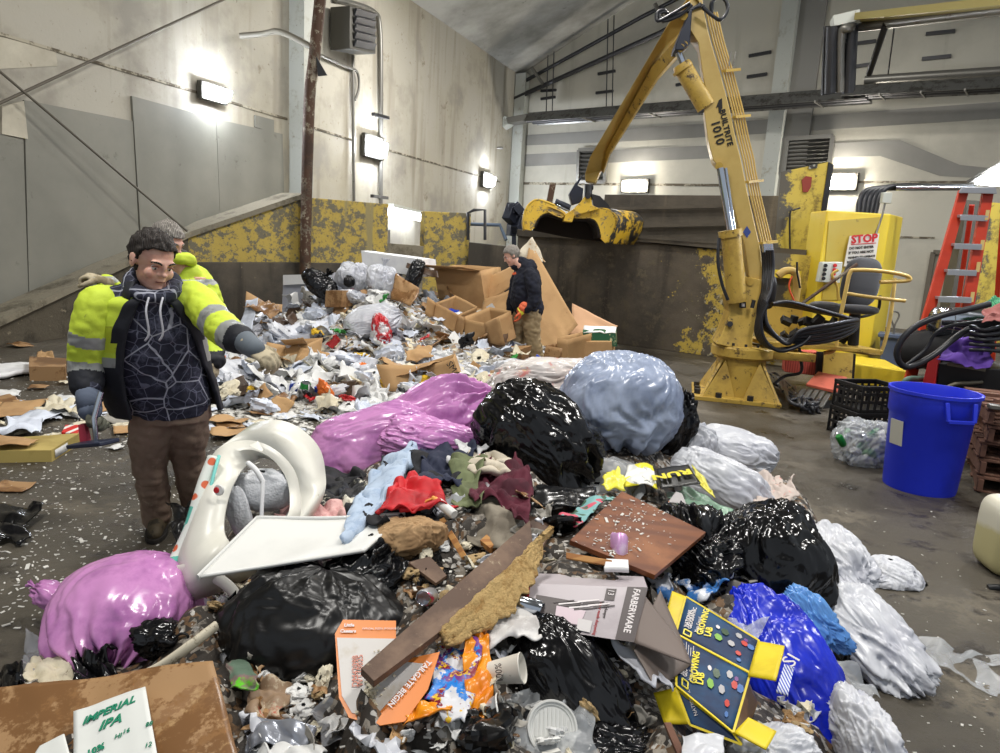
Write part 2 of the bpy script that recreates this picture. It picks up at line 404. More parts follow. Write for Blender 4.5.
for (a, ta, b, tb) in ((W0, .12, W1, h1), (W1, h1, W2, h2)):
    A = V((a.x, a.y, ta)) + V((.06, -.05, -.02)); B = V((b.x, b.y, tb)) + V((.06, -.05, -.02)); u = V((0, 0, .10)); oo = th * 1.25
    mb.hexa([A, B, B + oo, A + oo, A + u, B + u, B + oo + u, A + oo + u])
trim(mb, M_conc)
# dark steel face of the bunker
def slab(name, x0, yt0, Y0, x1, yt1, Y1, m, th=.35, zb=0.0, zt=None, proud=0.0, kind='wall'):
    a = P(x0, 300, Y0); b = P(x1, 300, Y1); za = P(x0, yt0, Y0).z; zb_ = P(x1, yt1, Y1).z
    d = (b - a); d.z = 0; d.normalize(); n = V((d.y, -d.x, 0)); a.z = b.z = zb
    a = a + n * proud; b = b + n * proud; o = -n * (th + proud)
    mb = MB(); mb.hexa([a, b, b + o, a + o, V((a.x, a.y, za)), V((b.x, b.y, zb_)), V((b.x, b.y, zb_)) + o, V((a.x, a.y, za)) + o])
    return struct(mb.build(name, m, smooth=0, bevel=.01))
slab('wall_bunker_steel_a', 186, 262, 13.1, 302, 262.5, 14.3, M_steel, proud=.05)
slab('wall_bunker_steel_b', 302, 262.5, 14.3, 385, 263, 15.1, M_steel, proud=.05)
slab('wall_bunker_yellow_b', 302, 197, 14.3, 386, 204, 15.1, M_yelwall)
slab('wall_bunker_low', 386, 243, 15.1, 422, 246, 15.4, M_conc)
slab('wall_bunker_yellow_c', 422, 211, 15.4, 467, 213, 15.8, M_yelwall)
slab('wall_bunker_steel_d', 466, 242, 15.4, 524, 248, 15.2, M_steel)
# long dark push wall with yellow remains
slab('wall_push', 514, 230, 14.6, 800, 258, 11.6, M_pushyel, th=.3)
slab('wall_push_rail', 514, 229, 14.55, 800, 256, 11.55, M_steel, th=.3, zb=P(514, 236, 14.55).z, proud=.05)
mb = MB(); mb.bar(P(700, 284, 12.55), P(705, 356, 12.5), .02, .03, up=(1, 0, 0)); trim(mb, M_seam)
# backstop of the hopper behind it
M_stain = mat('stained_brown_backstop', (84, 76, 64), .7, layers=[('noise', .8, .4, .6, (60, 54, 46)), ('streak', 2.5, .55, .7, (110, 98, 78)), ('rough', 2, .86, .9, (176, 150, 50), .6, ('Z', 1.6, 4.4))], bump=[('rough', 4, .02)])
slab('wall_backstop', 596, 194, 17.6, 775, 195, 16.2, M_stain, th=.3)
for ya, yb in ((209, 206), (227, 224), (243, 243)):
    mb = MB(); mb.bar(P(612, ya, 17.35), P(735, yb, 16.4), .16, .07); trim(mb, M_stain)

# ---------------- rods, pipes and conduits
def rod(name, label, cat, pts, r, m, n=8, sm=True, group=None):
    mb = MB(); mb.tube(catmull(pts, 6) if sm else pts, r, n); o = mb.build(name, m, org=pts[0], smooth=60); return tag(o, label, cat, group)
M_rodm = mat('dull_brown_grey_steel', (96, 90, 80), .6, .2)
rod('brace_rod', 'thin dark brace rod rising to the right across the left wall', 'brace rod', [LW(-30, 117, .25), LW(225, -1, .25)], .022, M_rodm, sm=False)
rod('brace_rod', 'thin dark brace rod falling to the right across the grey wall sheets', 'brace rod', [LW(-30, 46, .2), LW(187, 231, .55)], .02, M_rodm, sm=False)
rod('wall_conduit', 'long grey conduit bent over the top of the left wall and running down it', 'conduit', [LW(335, 0, .1), LW(356, 4, .1), LW(374, 12, .1), LW(380, 28, .1), LW(381, 100, .1), LW(381, 205, .1), LW(382, 235, .1)], .06, M_pipe)
rod('wall_conduit', 'thin conduit hanging straight down below the slatted fan box', 'conduit', [LW(353, 55, .08), LW(353, 100, .08), LW(354, 202, .08)], .04, M_pipe)
rod('wall_conduit', 'thin looped conduit curving from the rusty post to the hanging conduit', 'conduit', [LW(320, 55, .1), LW(345, 66, .1), LW(357, 72, .1), LW(359, 88, .1), LW(355, 100, .12)], .035, M_pipe)
rod('wall_conduit', 'thin pale conduit crossing low from the corner to the lamp near the corner', 'conduit', [LW(497, 148, .1), LW(503, 148, .3)], .05, M_pipe)
bx = MB(); bx.bar(LW(373, 114, .22), LW(388, 118, .22), .1, .08); tag(bx.build('conduit_clamp', M_dkpipe, org=LW(373, 114, .1)), 'dark strut clamp high on the long grey conduit', 'clamp')
bx = MB(); bx.bar(LW(372, 196, .22), LW(387, 198, .22), .1, .08); tag(bx.build('conduit_clamp', M_dkpipe, org=LW(372, 196, .1)), 'dark strut clamp low on the long grey conduit above the low wall', 'clamp')
bx = MB(); bx.box(LW(383, 238, .34), (.3, .3, .5), (0, 0, math.radians(-21.5))); tag(bx.build('junction_box', M_pipe, org=LW(383, 238, .1), bevel=.02), 'grey junction box at the foot of the long conduit', 'junction box')
rod('support_pole', 'rusty steel pole with flaking cream paint in front of the left wall column', 'pole', [P(321, -8, 14.0), P(314, 60, 14.0), P(309, 110, 14.0), P(305, 270, 14.0), P(304, 318, 14.0)], .11, M_rust, n=12)
rod('bracket_arm', 'pale bent pipe arm reaching out from the left wall to the rusty pole', 'pipe arm', [LW(240, 36, .1), LW(262, 34, .5), P(281, 32, 14.6), P(313, 48, 14.05)], .06, mat('pale_pipe_paint', (126, 122, 110), .5))
mb = MB(); mb.prism([P(316, 56, 13.9), P(327, 75, 13.9), P(318, 76, 13.9)], (0, .04, 0)); tag(mb.build('gusset_plate', M_dkpipe, org=P(318, 76, 13.9)), 'small triangular bracket on the side of the rusty pole', 'bracket')
rod('guard_rail', 'dark bent pipe rail standing beside the worn yellow pier', 'rail', [P(468, 240, 15.6), P(468, 213, 15.6), P(474, 210, 15.6), P(485, 210, 15.6), P(485, 240, 15.6)], .035, M_dkpipe, sm=False)
rod('guard_rail', 'blue grey pipe rail between the yellow pier and the corner', 'rail', [P(468, 224, 16), P(500, 225, 16), P(506, 240, 15.8)], .04, mat('blue_grey_paint', (84, 100, 120), .5), sm=False)
rod('back_wall_pipe', 'long raking grey pipe climbing from the corner along the roof edge', 'pipe', [BW(505, 103, .4), BW(660, 33, .4), BW(700, 12, .4)], .09, M_dkpipe, sm=False)
rod('back_wall_pipe', 'thin raking pipe just under the roof edge near the corner', 'pipe', [BW(505, 92, .35), BW(640, 18, .35), BW(690, -8, .35)], .07, M_dkpipe, sm=False)
for i, (xa, ya, xb, yb) in enumerate(((532, 68, 543, 84), (655, 4, 664, 22))):
    rod('pipe_strut', ['short pale strut propping the raking pipes nearer the corner', 'short pale strut propping the raking pipes beside the crane arm'][i], 'strut', [BW(xa, ya, .5), BW(xb, yb, .5)], .07, M_pipe, sm=False)
for i, x in enumerate((548, 554, 608, 614)):
    rod('hanger_rod', ['thin hanger rod nearest the corner, holding the tube heater', 'second thin hanger rod from the corner, holding the tube heater', 'thin hanger rod of the tube heater, left one beside the crane arm', 'thin hanger rod of the tube heater, closest to the crane arm'][i], 'hanger rod', [BW(x, 55 - (x - 548) * .6, 1.0), BW(x - 2, 118, 1.0)], .02, M_dkpipe, sm=False)

# tube heaters with reflectors
M_refl = mat('dull_aluminium_reflector', (128, 128, 126), .35, .8, layers=[('rough', 4, .5, .6, (92, 90, 86))])
def heater(lab, a, b, wdt, cat='tube heater'):
    a, b = V(a), V(b); t = thing('tube_heater', lab, cat, a)
    d = (b - a).normalized(); r = d.cross(V((0, 0, 1))).normalized(); u = r.cross(d)
    mb = MB(); prof = [(-1, -.55), (-.55, .1), (-.3, .3), (.3, .3), (.55, .1), (1, -.55)]
    rings = [[p + r * (x * wdt) + u * (y * wdt) for x, y in prof] for p in (a, b)]
    n = len(prof); mb.add(rings[0] + rings[1], [(i, i + 1, n + i + 1, n + i) for i in range(n - 1)])
    mb.build('reflector', M_refl, t, smooth=0, solid=.02)
    for k, sgn in enumerate((-.4, .4)):
        mb = MB(); mb.tube([a + r * wdt * sgn - u * wdt * .35, b + r * wdt * sgn - u * wdt * .35], wdt * .22, 12); mb.build('burner_tube', M_dkpipe, t, smooth=60)
    for q in range(1, 9):
        p = a.lerp(b, q / 9)
        if q % 2 == 0:
            mb = MB(); mb.bar(p - r * wdt * 1.03 - u * wdt * .55, p + r * wdt * 1.03 - u * wdt * .55, .04, .05); mb.build('hanger_strap', M_pipe, t)
    return t
heater('long dark tube heater hanging across the back wall above the grab', BW(531, 117, 1.3), BW(870, 92, 1.3), .42)
heater('long dark tube heater running out of view along the right of the back wall', BW(845, 91, 1.5), BW(1040, 80, 1.5), .36)
rod('gas_pipe', 'pale horizontal pipe in front of the right end of the tube heater', 'pipe', [BW(865, 80, 1.2), BW(1020, 70, 1.2)], .12, M_pipe, sm=False)
# second heater coming forward from upper right, bent down at its end
t = thing('radiant_heater', 'yellowed radiant heater overhead at the upper right with a pipe elbow', 'heater', P(850, 30, 12))
mb = MB(); mb.bar(P(858, 18, 12), P(1030, 0, 9), .30, .10); mb.build('reflector', mat('yellowed_metal', (150, 138, 84), .5, .3), t)
mb = MB(); mb.bar(P(832, 24, 12.1), P(858, 18, 12), .34, .16); mb.build('end_cap', M_colm, t)
mb = MB(); mb.tube(catmull([P(1030, 6, 9.1), P(870, 26, 11.9), P(849, 28, 11.9), P(841, 36, 12), P(840, 92, 12.2)], 6), .07, 12); mb.build('pipe', M_pipe, t, smooth=60)
for x0, x1 in ((832, 830), (852, 848)):
    mb = MB(); mb.tube([P(x0, 26, 12), P(x1, 93, 12.2)], .09, 12); mb.build('burner_tube', M_dkpipe, t, smooth=60)
mb = MB(); mb.bar(P(841, 24, 12.3), P(838, 93, 12.5), .55, .05, up=(0, 1, 0)); mb.build('back_plate', M_dkpipe, t)
for k, (xa, ya, xb, yb) in enumerate(((886, 24, 869, 74), (895, 22, 888, 74))):
    rod('drop_rod', ['dark stiff drop rod beside the radiant heater', 'thin wire drop rod right of the dark one'][k], 'rod', [P(xa, ya, 11.5), P(xb, yb, 12.5)], .05 if k == 0 else .012, M_dkpipe, sm=False)
tu = thing('heater_end_box', 'pale burner box at the corner end of the long tube heater', 'burner box', BW(503, 124, 1.2))
mb = MB(); mb.bar(BW(508, 122, 1.2), BW(530, 118, 1.2), .5, .22); mb.build('box', M_pipe, tu)
mb = MB(); mb.bar(BW(505, 119, 1.25), BW(507, 127, 1.25), .4, .4); mb.build('flue_cap', M_colm, tu)

# louvers and fan box
def louver(lab, corners, nsl, m, fm):
    c = [V(q) for q in corners]; t = thing('wall_louver', lab, 'louver', c[3])
    mb = MB()
    for i in range(4): mb.bar(c[i], c[(i + 1) % 4], .12, .12)
    mb.build('frame', fm, t)
    mb = MB()
    for i in range(nsl):
        k = (i + .5) / nsl; a = c[0].lerp(c[3], k); b = c[1].lerp(c[2], k); mb.bar(a, b, .10, .03, up=(.3, .6, 1))
    mb.build('slats', m, t)
    mb = MB(); mb.add([q - (BW_N * .1) for q in c], [(0, 1, 2, 3)]); mb.build('backing', M_dkhouse, t, solid=.02)
    return t
louver('grey metal louver on the back wall above the tall yellow plate', [BW(788, 139, .15), BW(833, 136, .15), BW(829, 172, .15), BW(784, 174, .15)], 9, M_pipe, M_pipe)
louver('small louver on the back wall half hidden by the crane arm', [BW(579, 150, .15), BW(606, 149, .15), BW(605, 182, .15), BW(578, 182, .15)], 8, M_pipe, M_pipe)
t = thing('fan_box', 'dark slatted fan box high on the left wall', 'fan box', LW(344, 32, .3))
q = [LW(330, 7, .1), LW(357, 14, .1), LW(357, 55, .1), LW(330, 50, .1)]
mb = MB(); mb.hexa([q[3], q[2], q[2] + LW_N * .55, q[3] + LW_N * .55, q[0], q[1], q[1] + LW_N * .55, q[0] + LW_N * .55]); mb.build('housing', M_dkhouse, t, bevel=.02)
mb = MB()
for k in range(5):
    a = q[0].lerp(q[3], (k + .7) / 5.6) + LW_N * .6; b = q[1].lerp(q[2], (k + .7) / 5.6) + LW_N * .6; mb.bar(a.lerp(b, .12), a.lerp(b, .88), .05, .16, up=(.5, -.3, 1))
mb.build('slats', M_dkpipe, t)

# wall pack lamps
def lamp(lab, p, n, s, m=M_lens, deep=.22, hw=1.0, up=V((0, 0, 1))):
    t = thing('wall_lamp', lab, 'wall lamp', p); n = V(n).normalized(); r = up.cross(n).normalized()
    R = Matrix((r, n, up)).transposed()
    mb = MB(); mb.box(p + n * .06, (s * hw, .12, s * .75), R); mb.build('housing', M_dkhouse, t, bevel=.02)
    mb = MB(); mb.add([p + n * .12 + r * (x * s * hw / 2) + up * (z * s / 2) + n * dd for x, z, dd in ((-.85, .45, 0), (.85, .45, 0), (.85, -.6, 0), (-.85, -.6, 0), (-.7, .3, deep), (.7, .3, deep), (.7, -.45, deep * .7), (-.7, -.45, deep * .7))], [(4, 5, 6, 7), (0, 1, 5, 4), (1, 2, 6, 5), (2, 3, 7, 6), (3, 0, 4, 7)])
    mb.build('lens', m, t, bevel=.02)
    return t
lamp('glaring wall lamp above the grey sheets of the left wall', LW(210, 93, .05), LW_N, .45, M_lensc, hw=1.5)
lamp('glaring wall lamp between the conduits on the left wall', LW(371, 147, .05), LW_N, .8, M_lensc, hw=1.2)
lamp('small glaring wall lamp close to the far corner', LW(485, 180, .05), LW_N, .75, M_lensc, hw=1.1)
lamp('glaring wall lamp on the back wall right of the grab', BW(636, 186, .05), BW_N, .65, M_lens, hw=1.7)
lamp('glaring wall lamp on the back wall beside the tall yellow plate', BW(842, 182, .05), BW_N, .7, M_lens, hw=1.3)
t = thing('strip_lamp', 'bright strip lamp seen through the gap in the yellow bunker wall', 'strip lamp', LW(405, 211, .4))
mb = MB(); mb.bar(LW(389, 206, .3), LW(424, 215, .3), .3, .14); mb.build('housing', M_colm, t)
mb = MB(); mb.bar(LW(390, 211, .36), LW(423, 218, .36), .2, .2); mb.build('lens', mat('strip_lens', (255, 255, 255), .3, emis=((236, 243, 255), 18)), t)
t = thing('flood_lamp', 'blinding flood lamp at the right edge above the red ladder', 'flood lamp', P(1000, 175, 9))
mb = MB(); mb.hexa([P(975, 184, 9.2), P(1015, 188, 8.8), P(1015, 180, 8.6), P(985, 180, 9), P(975, 180, 9.2), P(1015, 166, 8.8), P(1015, 160, 8.6), P(985, 176, 9)]); mb.build('lens', M_lensc, t)
mb = MB(); mb.bar(P(972, 183, 9.3), P(1018, 158, 8.9), .25, .04); mb.build('housing', M_dkhouse, t)

# door in the back wall
dA, dB = BW(926, 300), BW(966, 300)
sA, sB = (dA - BW_P).dot(BW_U), (dB - BW_P).dot(BW_U)
pa, pb = BW_P + BW_U * sA, BW_P + BW_U * sB; dz = BW(930, 252).z
M_door = mat('pale_grey_door', (160, 154, 138), .5, layers=[('noise', 1.5, .5, .65, (146, 140, 124))])
M_frame = mat('brown_grey_door_frame', (104, 96, 84), .6)
mb = MB(); mb.hexa([pa, pb, pb + BW_N * .06, pa + BW_N * .06] + [q + V((0, 0, dz)) for q in (pa, pb, pb + BW_N * .06, pa + BW_N * .06)])
dr = struct(mb.build('door_1', M_door, smooth=0))
mb = MB(); z = V((0, 0, dz)); k = BW_N * .1
mb.bar(pa + k, pa + k + z, .12, .14, up=BW_N); mb.bar(pb + k, pb + k + z, .12, .14, up=BW_N); mb.bar(pa + k + z, pb + k + z, .14, .12)
mb.build('door_frame', M_frame, dr)
mb = MB(); mb.bar(pa.lerp(pb, .2) + k + z * .93, pa.lerp(pb, .6) + k + z * .93, .1, .08); mb.build('door_closer', M_dkpipe, dr)
# ================================================================ crane, cabinet, ladder and the right side
M_cy = mat('golden_machine_paint', (198, 170, 98), .42, layers=[('noise', 1.5, .45, .65, (184, 154, 82)), ('rough', 9, .68, .73, (120, 96, 50))], bump=[('rough', 20, .001)])
M_cy2 = mat('dirty_machine_paint', (188, 156, 70), .5, layers=[('rough', 3, .5, .66, (156, 126, 56)), ('rough', 8, .57, .62, (84, 66, 38))], bump=[('rough', 12, .003)])
M_hyd = mat('chrome_rod', (190, 196, 206), .15, 1.0)
M_hose = mat('black_rubber_hose', (34, 35, 40), .35)
M_blk = mat('black_plastic', (22, 22, 24), .45)
M_blksteel = mat('blue_black_steel', (36, 40, 52), .45, .3)
M_grabpaint = mat('scratched_grab_paint', (206, 170, 58), .45, layers=[('rough', 5, .54, .58, (120, 108, 84)), ('rough', 11, .58, .62, (96, 84, 60)), ('noise', 2, .5, .7, (190, 146, 40))], bump=[('rough', 9, .004)])
M_grabback = mat('scraped_grab_shell', (206, 166, 44), .4, layers=[('rough', 3.4, .47, .51, (44, 42, 40), .35), ('rough', 5, .60, .65, (130, 126, 116))], bump=[('rough', 9, .004)])
M_dark = mat('dark_rusty_inside', (30, 22, 17), .8)  # near-black brown filling the open jaws and the grille
M_brightyel = mat('bright_yellow_paint', (218, 192, 58), .45, layers=[('noise', 1.2, .5, .7, (210, 178, 30)), ('rough', 7, .66, .70, (120, 100, 40))])
M_shadeyel = mat('dull_yellow_paint', (176, 156, 66), .5, layers=[('noise', 1.0, .45, .65, (176, 150, 46)), ('rough', 6, .62, .67, (110, 96, 50))])  # duller yellow that carries the shade of the cabinet's unlit front

CY = 8.8
cb = G(742, 392)
crane = thing('material_crane', 'yellow knuckle boom crane on a pedestal with its grab over the dark wall', 'crane', (cb.x, cb.y, 0))
back = V((.10, .42, 0))
def beam(name, Lp, Rp, m, parent=crane, Y=CY, vec=None, bevel=.01):
    """side plate outline given left and right edge, given real thickness"""
    Ys = Y if isinstance(Y, list) else [Y] * len(Lp)
    mb = MB(); n = len(Lp); vec = V(vec or back)
    a = [P(x, y, yy) for (x, y), yy in zip(Lp, Ys)]; b = [P(x, y, yy) for (x, y), yy in zip(Rp, Ys)]
    vs = []
    for i in range(n): vs += [a[i], b[i], b[i] + vec, a[i] + vec]
    fs = [(0, 1, 2, 3), tuple(4 * (n - 1) + k for k in (3, 2, 1, 0))]
    for i in range(n - 1):
        for k in range(4): fs.append((4 * i + k, 4 * i + (k + 1) % 4, 4 * i + 4 + (k + 1) % 4, 4 * i + 4 + k))
    mb.add(vs, fs); return mb.build(name, m, parent, smooth=30, bevel=bevel)
boomL = [(689, -14), (690, 10), (688, 27), (698, 42), (703, 76), (708, 102), (704, 110), (708, 140), (713, 160), (720, 168), (728, 190), (744, 244), (750, 284), (756, 292)]
boomR = [(701, -14), (704, 12), (708, 30), (711, 42), (721, 76), (728, 102), (730, 110), (736, 140), (741, 160), (743, 170), (747, 190), (760, 246), (764, 280), (764, 290)]
boom = beam('boom', boomL, boomR, M_cy, Y=[CY] * 14)
# thin supply pipes and their clamps along the top side of the boom
for k in range(5):
    off = 2.4 + k * 2.6
    pts = [P(x + off * (1.0 if i < 9 else .95), y, CY + .03 + .05 * k) for i, (x, y) in enumerate(boomR) if 1 <= i <= 11]
    mb = MB(); mb.tube(pts, .011, 8); mb.build('supply_pipe', M_cy, boom, smooth=60)
for (x, y) in ((729, 71), (739, 117), (752, 182), (766, 243)):
    mb = MB(); mb.bar(P(x - 5, y, CY - .0), P(x + 10, y - 1.5, CY + .24), .05, .03); mb.build('pipe_clamp', M_cy2, boom)
mb = MB(); mb.tube([P(729, 66, CY), P(731, 52, CY)], .01, 6); mb.tube([P(733, 66, CY + .1), P(736, 52, CY + .1)], .01, 6); mb.build('step_bracket', M_pipe, boom)
M_ink = mat('black_lettering', (28, 26, 24), .6)
o1, o2 = P(711.2, 121, CY - .012), P(716.5, 142, CY - .012)
ux = (o2 - o1); uy = (P(720, 120, CY - .012) - o1)
text_mb('1010', .145, P(711.0, 121.5, CY - .012), ux, uy, .003, bold=.003).build('lettering', M_ink, boom, smooth=0)
ux2 = P(727.5, 142, CY) - P(720, 110, CY)
text_mb('BUILTRITE', .095, P(719.5, 110, CY - .012), ux2, uy, .003, bold=.002).build('lettering', M_ink, boom, smooth=0)
mb = MB(); mb.prism([P(716, 108, CY - .012), P(719, 100, CY - .012), P(722, 98, CY - .012), P(722.5, 108, CY - .012), P(719, 113, CY - .012), P(718.5, 106.5, CY - .012)], (0, .006, 0)); mb.build('logo', M_ink, boom, smooth=0)
mb = MB(); mb.prism([P(743, 232, CY - .012), P(747, 226, CY - .012), P(751, 232, CY - .012), P(747, 238, CY - .012)], (0, .006, 0)); mb.build('warning_sticker', mat('white_blue_sticker', (206, 214, 230), .5, layers=[('voronoi', 14, .2, .3, (60, 80, 150))]), boom, smooth=0)
# stick
SY = [8.75, 9.2, 9.8, 12.3, 12.9, 12.95]
stick = beam('stick', [(692, -8), (668, 24), (640, 72), (590, 157), (585, 174), (585, 181)], [(700, 2), (690, 22), (656, 62), (606, 150), (601, 170), (595, 183)], M_cy, Y=SY, vec=(.05, .28, 0))
M_cyu = mat('underside_machine_paint', (168, 132, 58), .5)
beam('stick_underplate', [(690, 22), (673, 42), (652, 66), (606, 150), (601, 170)], [(690, 30), (678, 54), (658, 76), (609, 154), (603, 172)], M_cy2, Y=[8.9, 9.2, 9.75, 12.3, 12.9], vec=(.05, .26, 0))
beam('knuckle_link', [(692, 6), (685, 22), (676, 44), (675, 50)], [(692, 14), (691, 30), (690, 44), (683, 50)], M_blksteel, Y=8.7, vec=(.02, .3, 0))
mb = MB()
for x, y in ((684, 16), (681, 48), (750, 282), (719, 166), (684, 45)): mb.tube([P(x, y, CY - .09), P(x, y, CY + .5)], .045, 14)
mb.build('pivot_pins', M_cy2, crane, smooth=60)
cyl = MB(); cyl.tube([P(681, 64, 8.85), P(682, 66, 8.85), P(706, 107, 8.85)], [.10, .11, .11], 18); cb1 = cyl.build('stick_cylinder', M_cy2, crane, smooth=60)
cyl = MB(); cyl.tube([P(677, 48, 8.85), P(684, 66, 8.85)], .04, 14); cyl.build('cylinder_rod', M_hyd, cb1, smooth=60)
cyl = MB(); cyl.tube([P(682, 68, 8.83), P(683.4, 70.5, 8.83)], .125, 18); cyl.build('gland', M_cy2, cb1, smooth=60)
cyl = MB(); cyl.tube([P(731, 236, 8.6), P(737, 302, 8.6)], .115, 20); cb2 = cyl.build('boom_cylinder', M_cy2, crane, smooth=60)
cyl = MB(); cyl.tube([P(720, 168, 8.6), P(731, 236, 8.6)], .042, 14); cyl.build('cylinder_rod', M_hyd, cb2, smooth=60)
cyl = MB(); cyl.tube([P(725.5, 168, 8.7), P(735, 236, 8.7)], .022, 10); cyl.build('cylinder_rod', M_hyd, cb2, smooth=60)
cyl = MB(); cyl.tube([P(730, 230, 8.6), P(730.8, 237, 8.6)], .14, 20); cyl.build('gland', M_cy2, cb2, smooth=60)
mb = MB(); mb.tube(catmull([P(719, 238, 8.55), P(718, 262, 8.5), P(722, 284, 8.5), P(728, 300, 8.5)], 5), .02, 8); mb.build('cylinder_hose', M_hose, cb2, smooth=60)
# mast, slewing ring, pedestal
beam('mast', [(743, 276), (727, 296), (730, 312), (722, 334), (716, 344)], [(763, 280), (762, 300), (757, 322), (753, 336), (752, 352)], M_cy2, Y=[8.75, 8.7, 8.65, 8.6, 8.55], vec=(.08, .5, 0))
mb = MB()
for xa, ya, xb, yb in ((754, 300, 753, 320),): mb.tube([P(xa, ya, 8.55), P(xb - 1, yb - 12, 8.55)], .025, 8)
mb.tube([P(730, 324, 8.55), P(730, 324, 8.75)], .035, 12); mb.build('mast_bolt', M_dkpipe, crane)
mb = MB(); mb.prism([P(740, 302, 8.57), P(746, 302, 8.57), P(746, 308, 8.57), P(740, 308, 8.57)], (0, .03, 0)); sq = mb.build('inspection_plate', M_blk, crane)
mb = MB(); mb.prism([P(741.8, 303.5, 8.565), P(744.6, 303.5, 8.565), P(744.6, 306.5, 8.565), P(741.8, 306.5, 8.565)], (0, .01, 0)); mb.build('sticker', mat('white_sticker', (225, 225, 220), .5), sq)
zc = P(742, 353, 8.8).z
ring_c = P(742, 353, 8.8)
mb = MB(); mb.lathe([(0, .12), (.36, .12), (.38, .10), (.38, .0), (.36, -.02), (0, -.02)], (ring_c.x, ring_c.y, zc - .02), 48); mb.build('slewing_ring', M_cy2, crane, smooth=40)
mb = MB()
for k in range(14):
    a = k * math.pi / 7; c = V((ring_c.x + .33 * math.cos(a), ring_c.y + .33 * math.sin(a), zc + .12)); mb.lathe([(0, .03), (.018, .03), (.018, 0)], c, 6)
mb.build('ring_bolts', M_dkpipe, crane, smooth=0)
pc = V((ring_c.x, ring_c.y, 0))
mb = MB(); mb.lathe([(.30, zc - .04), (.30, .02)], pc, 40); mb.build('pedestal', M_cy2, crane, smooth=60)
mb = MB()
def turned(x, y, z, a=math.radians(-14)): return pc + V((x * math.cos(a) - y * math.sin(a), x * math.sin(a) + y * math.cos(a), z))
mb.prism([turned(-.56, -.48, .0), turned(.48, -.48, .0), turned(.48, .5, 0), turned(-.56, .5, 0)], (0, 0, .05)); mb.build('base_plate', M_cy2, crane, smooth=0, bevel=.005)
for sx, sy in ((-1, -1), (1, -1), (1, 1), (-1, 1)):
    mb = MB(); q = [turned(sx * .20, sy * .22, .5), turned(sx * .44, sy * .44, .05), turned(sx * .05, sy * .30, .05)]
    mb.prism(q, turned(0, .03 * sy, 0) - pc); mb.build('gusset', M_cy2, crane, smooth=0)
    mb = MB(); q = [turned(sx * .22, sy * .20, .5), turned(sx * .44, sy * .44, .05), turned(sx * .30, sy * .05, .05)]
    mb.prism(q, turned(.03 * sx, 0, 0) - pc); mb.build('gusset', M_cy2, crane, smooth=0)
mb = MB()
for x, y in ((-.5, -.1), (-.5, -.3), (-.25, -.44), (.12, -.44), (.42, -.3), (-.5, .2), (.42, .3)): mb = MB(); mb.lathe([(0, .06), (.04, .06), (.04, 0)], turned(x, y, .05), 6); mb.build('base_bolt', M_dkpipe, crane, smooth=0)
pass
# hose loops at the knuckle
for pts in ([(690, 3), (672, 14), (658, 21), (657, 13), (664, 10), (671, 16), (700, 6), (704, 8)], [(692, 5), (680, 15), (664, 21), (659, 15), (665, 12), (676, 17), (701, 4)],
            [(702, 6), (712, 15), (720, 20), (727, 12), (726, 2), (720, -3), (713, 0), (712, 10)], [(703, 8), (714, 17), (722, 19), (728, 8), (724, -1), (717, -2), (711, 4), (712, 14)]):
    mb = MB(); mb.tube(catmull([P(x, y, 8.65 + .02 * i) for i, (x, y) in enumerate(pts)], 6), .02, 8); mb.build('knuckle_hose', M_hose, crane, smooth=60)
# hoses from the pipes down and round to the seat
for k in range(5):
    x0 = 763 + k * 2.2; yy = 8.75 - .03 * k
    pts = [(x0, 250), (x0 + 1, 268), (763 + k * 2.0 - k * .2, 290), (759 + k * 1.5, 306), (760 + k * 2, 322 + k), (775 + k * 3, 336 + k * 2), (800, 343 - k * 3), (828, 341 - k * 4), (850, 333 - k * 3), (858, 324 - k), (848, 318), (820, 312 - k * .5), (790, 306 - k), (772, 304)]
    Yv = [yy, yy, yy - .1, yy - .2, yy - .25, yy - .3, yy - .35, yy - .3, yy - .1, yy + .1, yy + .2, yy + .2, yy + .1, yy]
    mb = MB(); mb.tube(catmull([P(x, y, q) for (x, y), q in zip(pts, Yv)], 6), .026, 8); mb.build('hydraulic_hose', M_hose, crane, smooth=60)
for k in range(5):
    pts = [(764 + k, 300 + k), (757 + k, 320), (757 + k * 2, 336 + k), (768 + k * 3, 347 + k), (785 + k * 4, 349 - k), (803 + k * 2, 344 - k * 2)]
    mb = MB(); mb.tube(catmull([P(x, y, 8.45 - .03 * k) for x, y in pts], 6), .022, 8); mb.build('hydraulic_hose', M_hose, crane, smooth=60)
for k in range(4):
    x0 = 764 + 2.2 * k; mb = MB(); mb.tube([P(x0, 244, 8.72), P(x0 + .6, 252, 8.72)], .03, 8); mb.build('hose_coupling', M_hyd, crane, smooth=60)
# seat platform
mb = MB(); mb.bar(P(752, 340, 8.9), P(868, 349, 9.3), .55, .05); mb.build('platform_arm', M_cy2, crane, bevel=.005)
mb = MB(); mb.bar(P(754, 352, 8.75), P(806, 356, 8.9), .4, .10); mb.build('platform_arm', M_cy2, crane, bevel=.005)
rl = thing  # (keep the name free)
for pts, Y, rr in (([(836, 350), (838, 330), (846, 290), (850, 273), (856, 270), (880, 271), (904, 275), (910, 279), (904, 281), (880, 282)], 9.0, .026),
                   ([(844, 293), (870, 297), (905, 301)], 9.05, .024), ([(824, 353), (833, 351), (836, 347)], 9.0, .026),
                   ([(895, 278), (890, 320), (882, 350), (874, 354), (840, 349)], 9.3, .024),
                   ([(795, 302), (797, 284), (794, 272), (785, 271), (778, 276)], 9.2, .05)):
    mb = MB(); mb.tube(catmull([P(x, y, Y) for x, y in pts], 5), rr, 10); mb.build('guard_rail', M_cy, crane, smooth=60)
seat = MB()
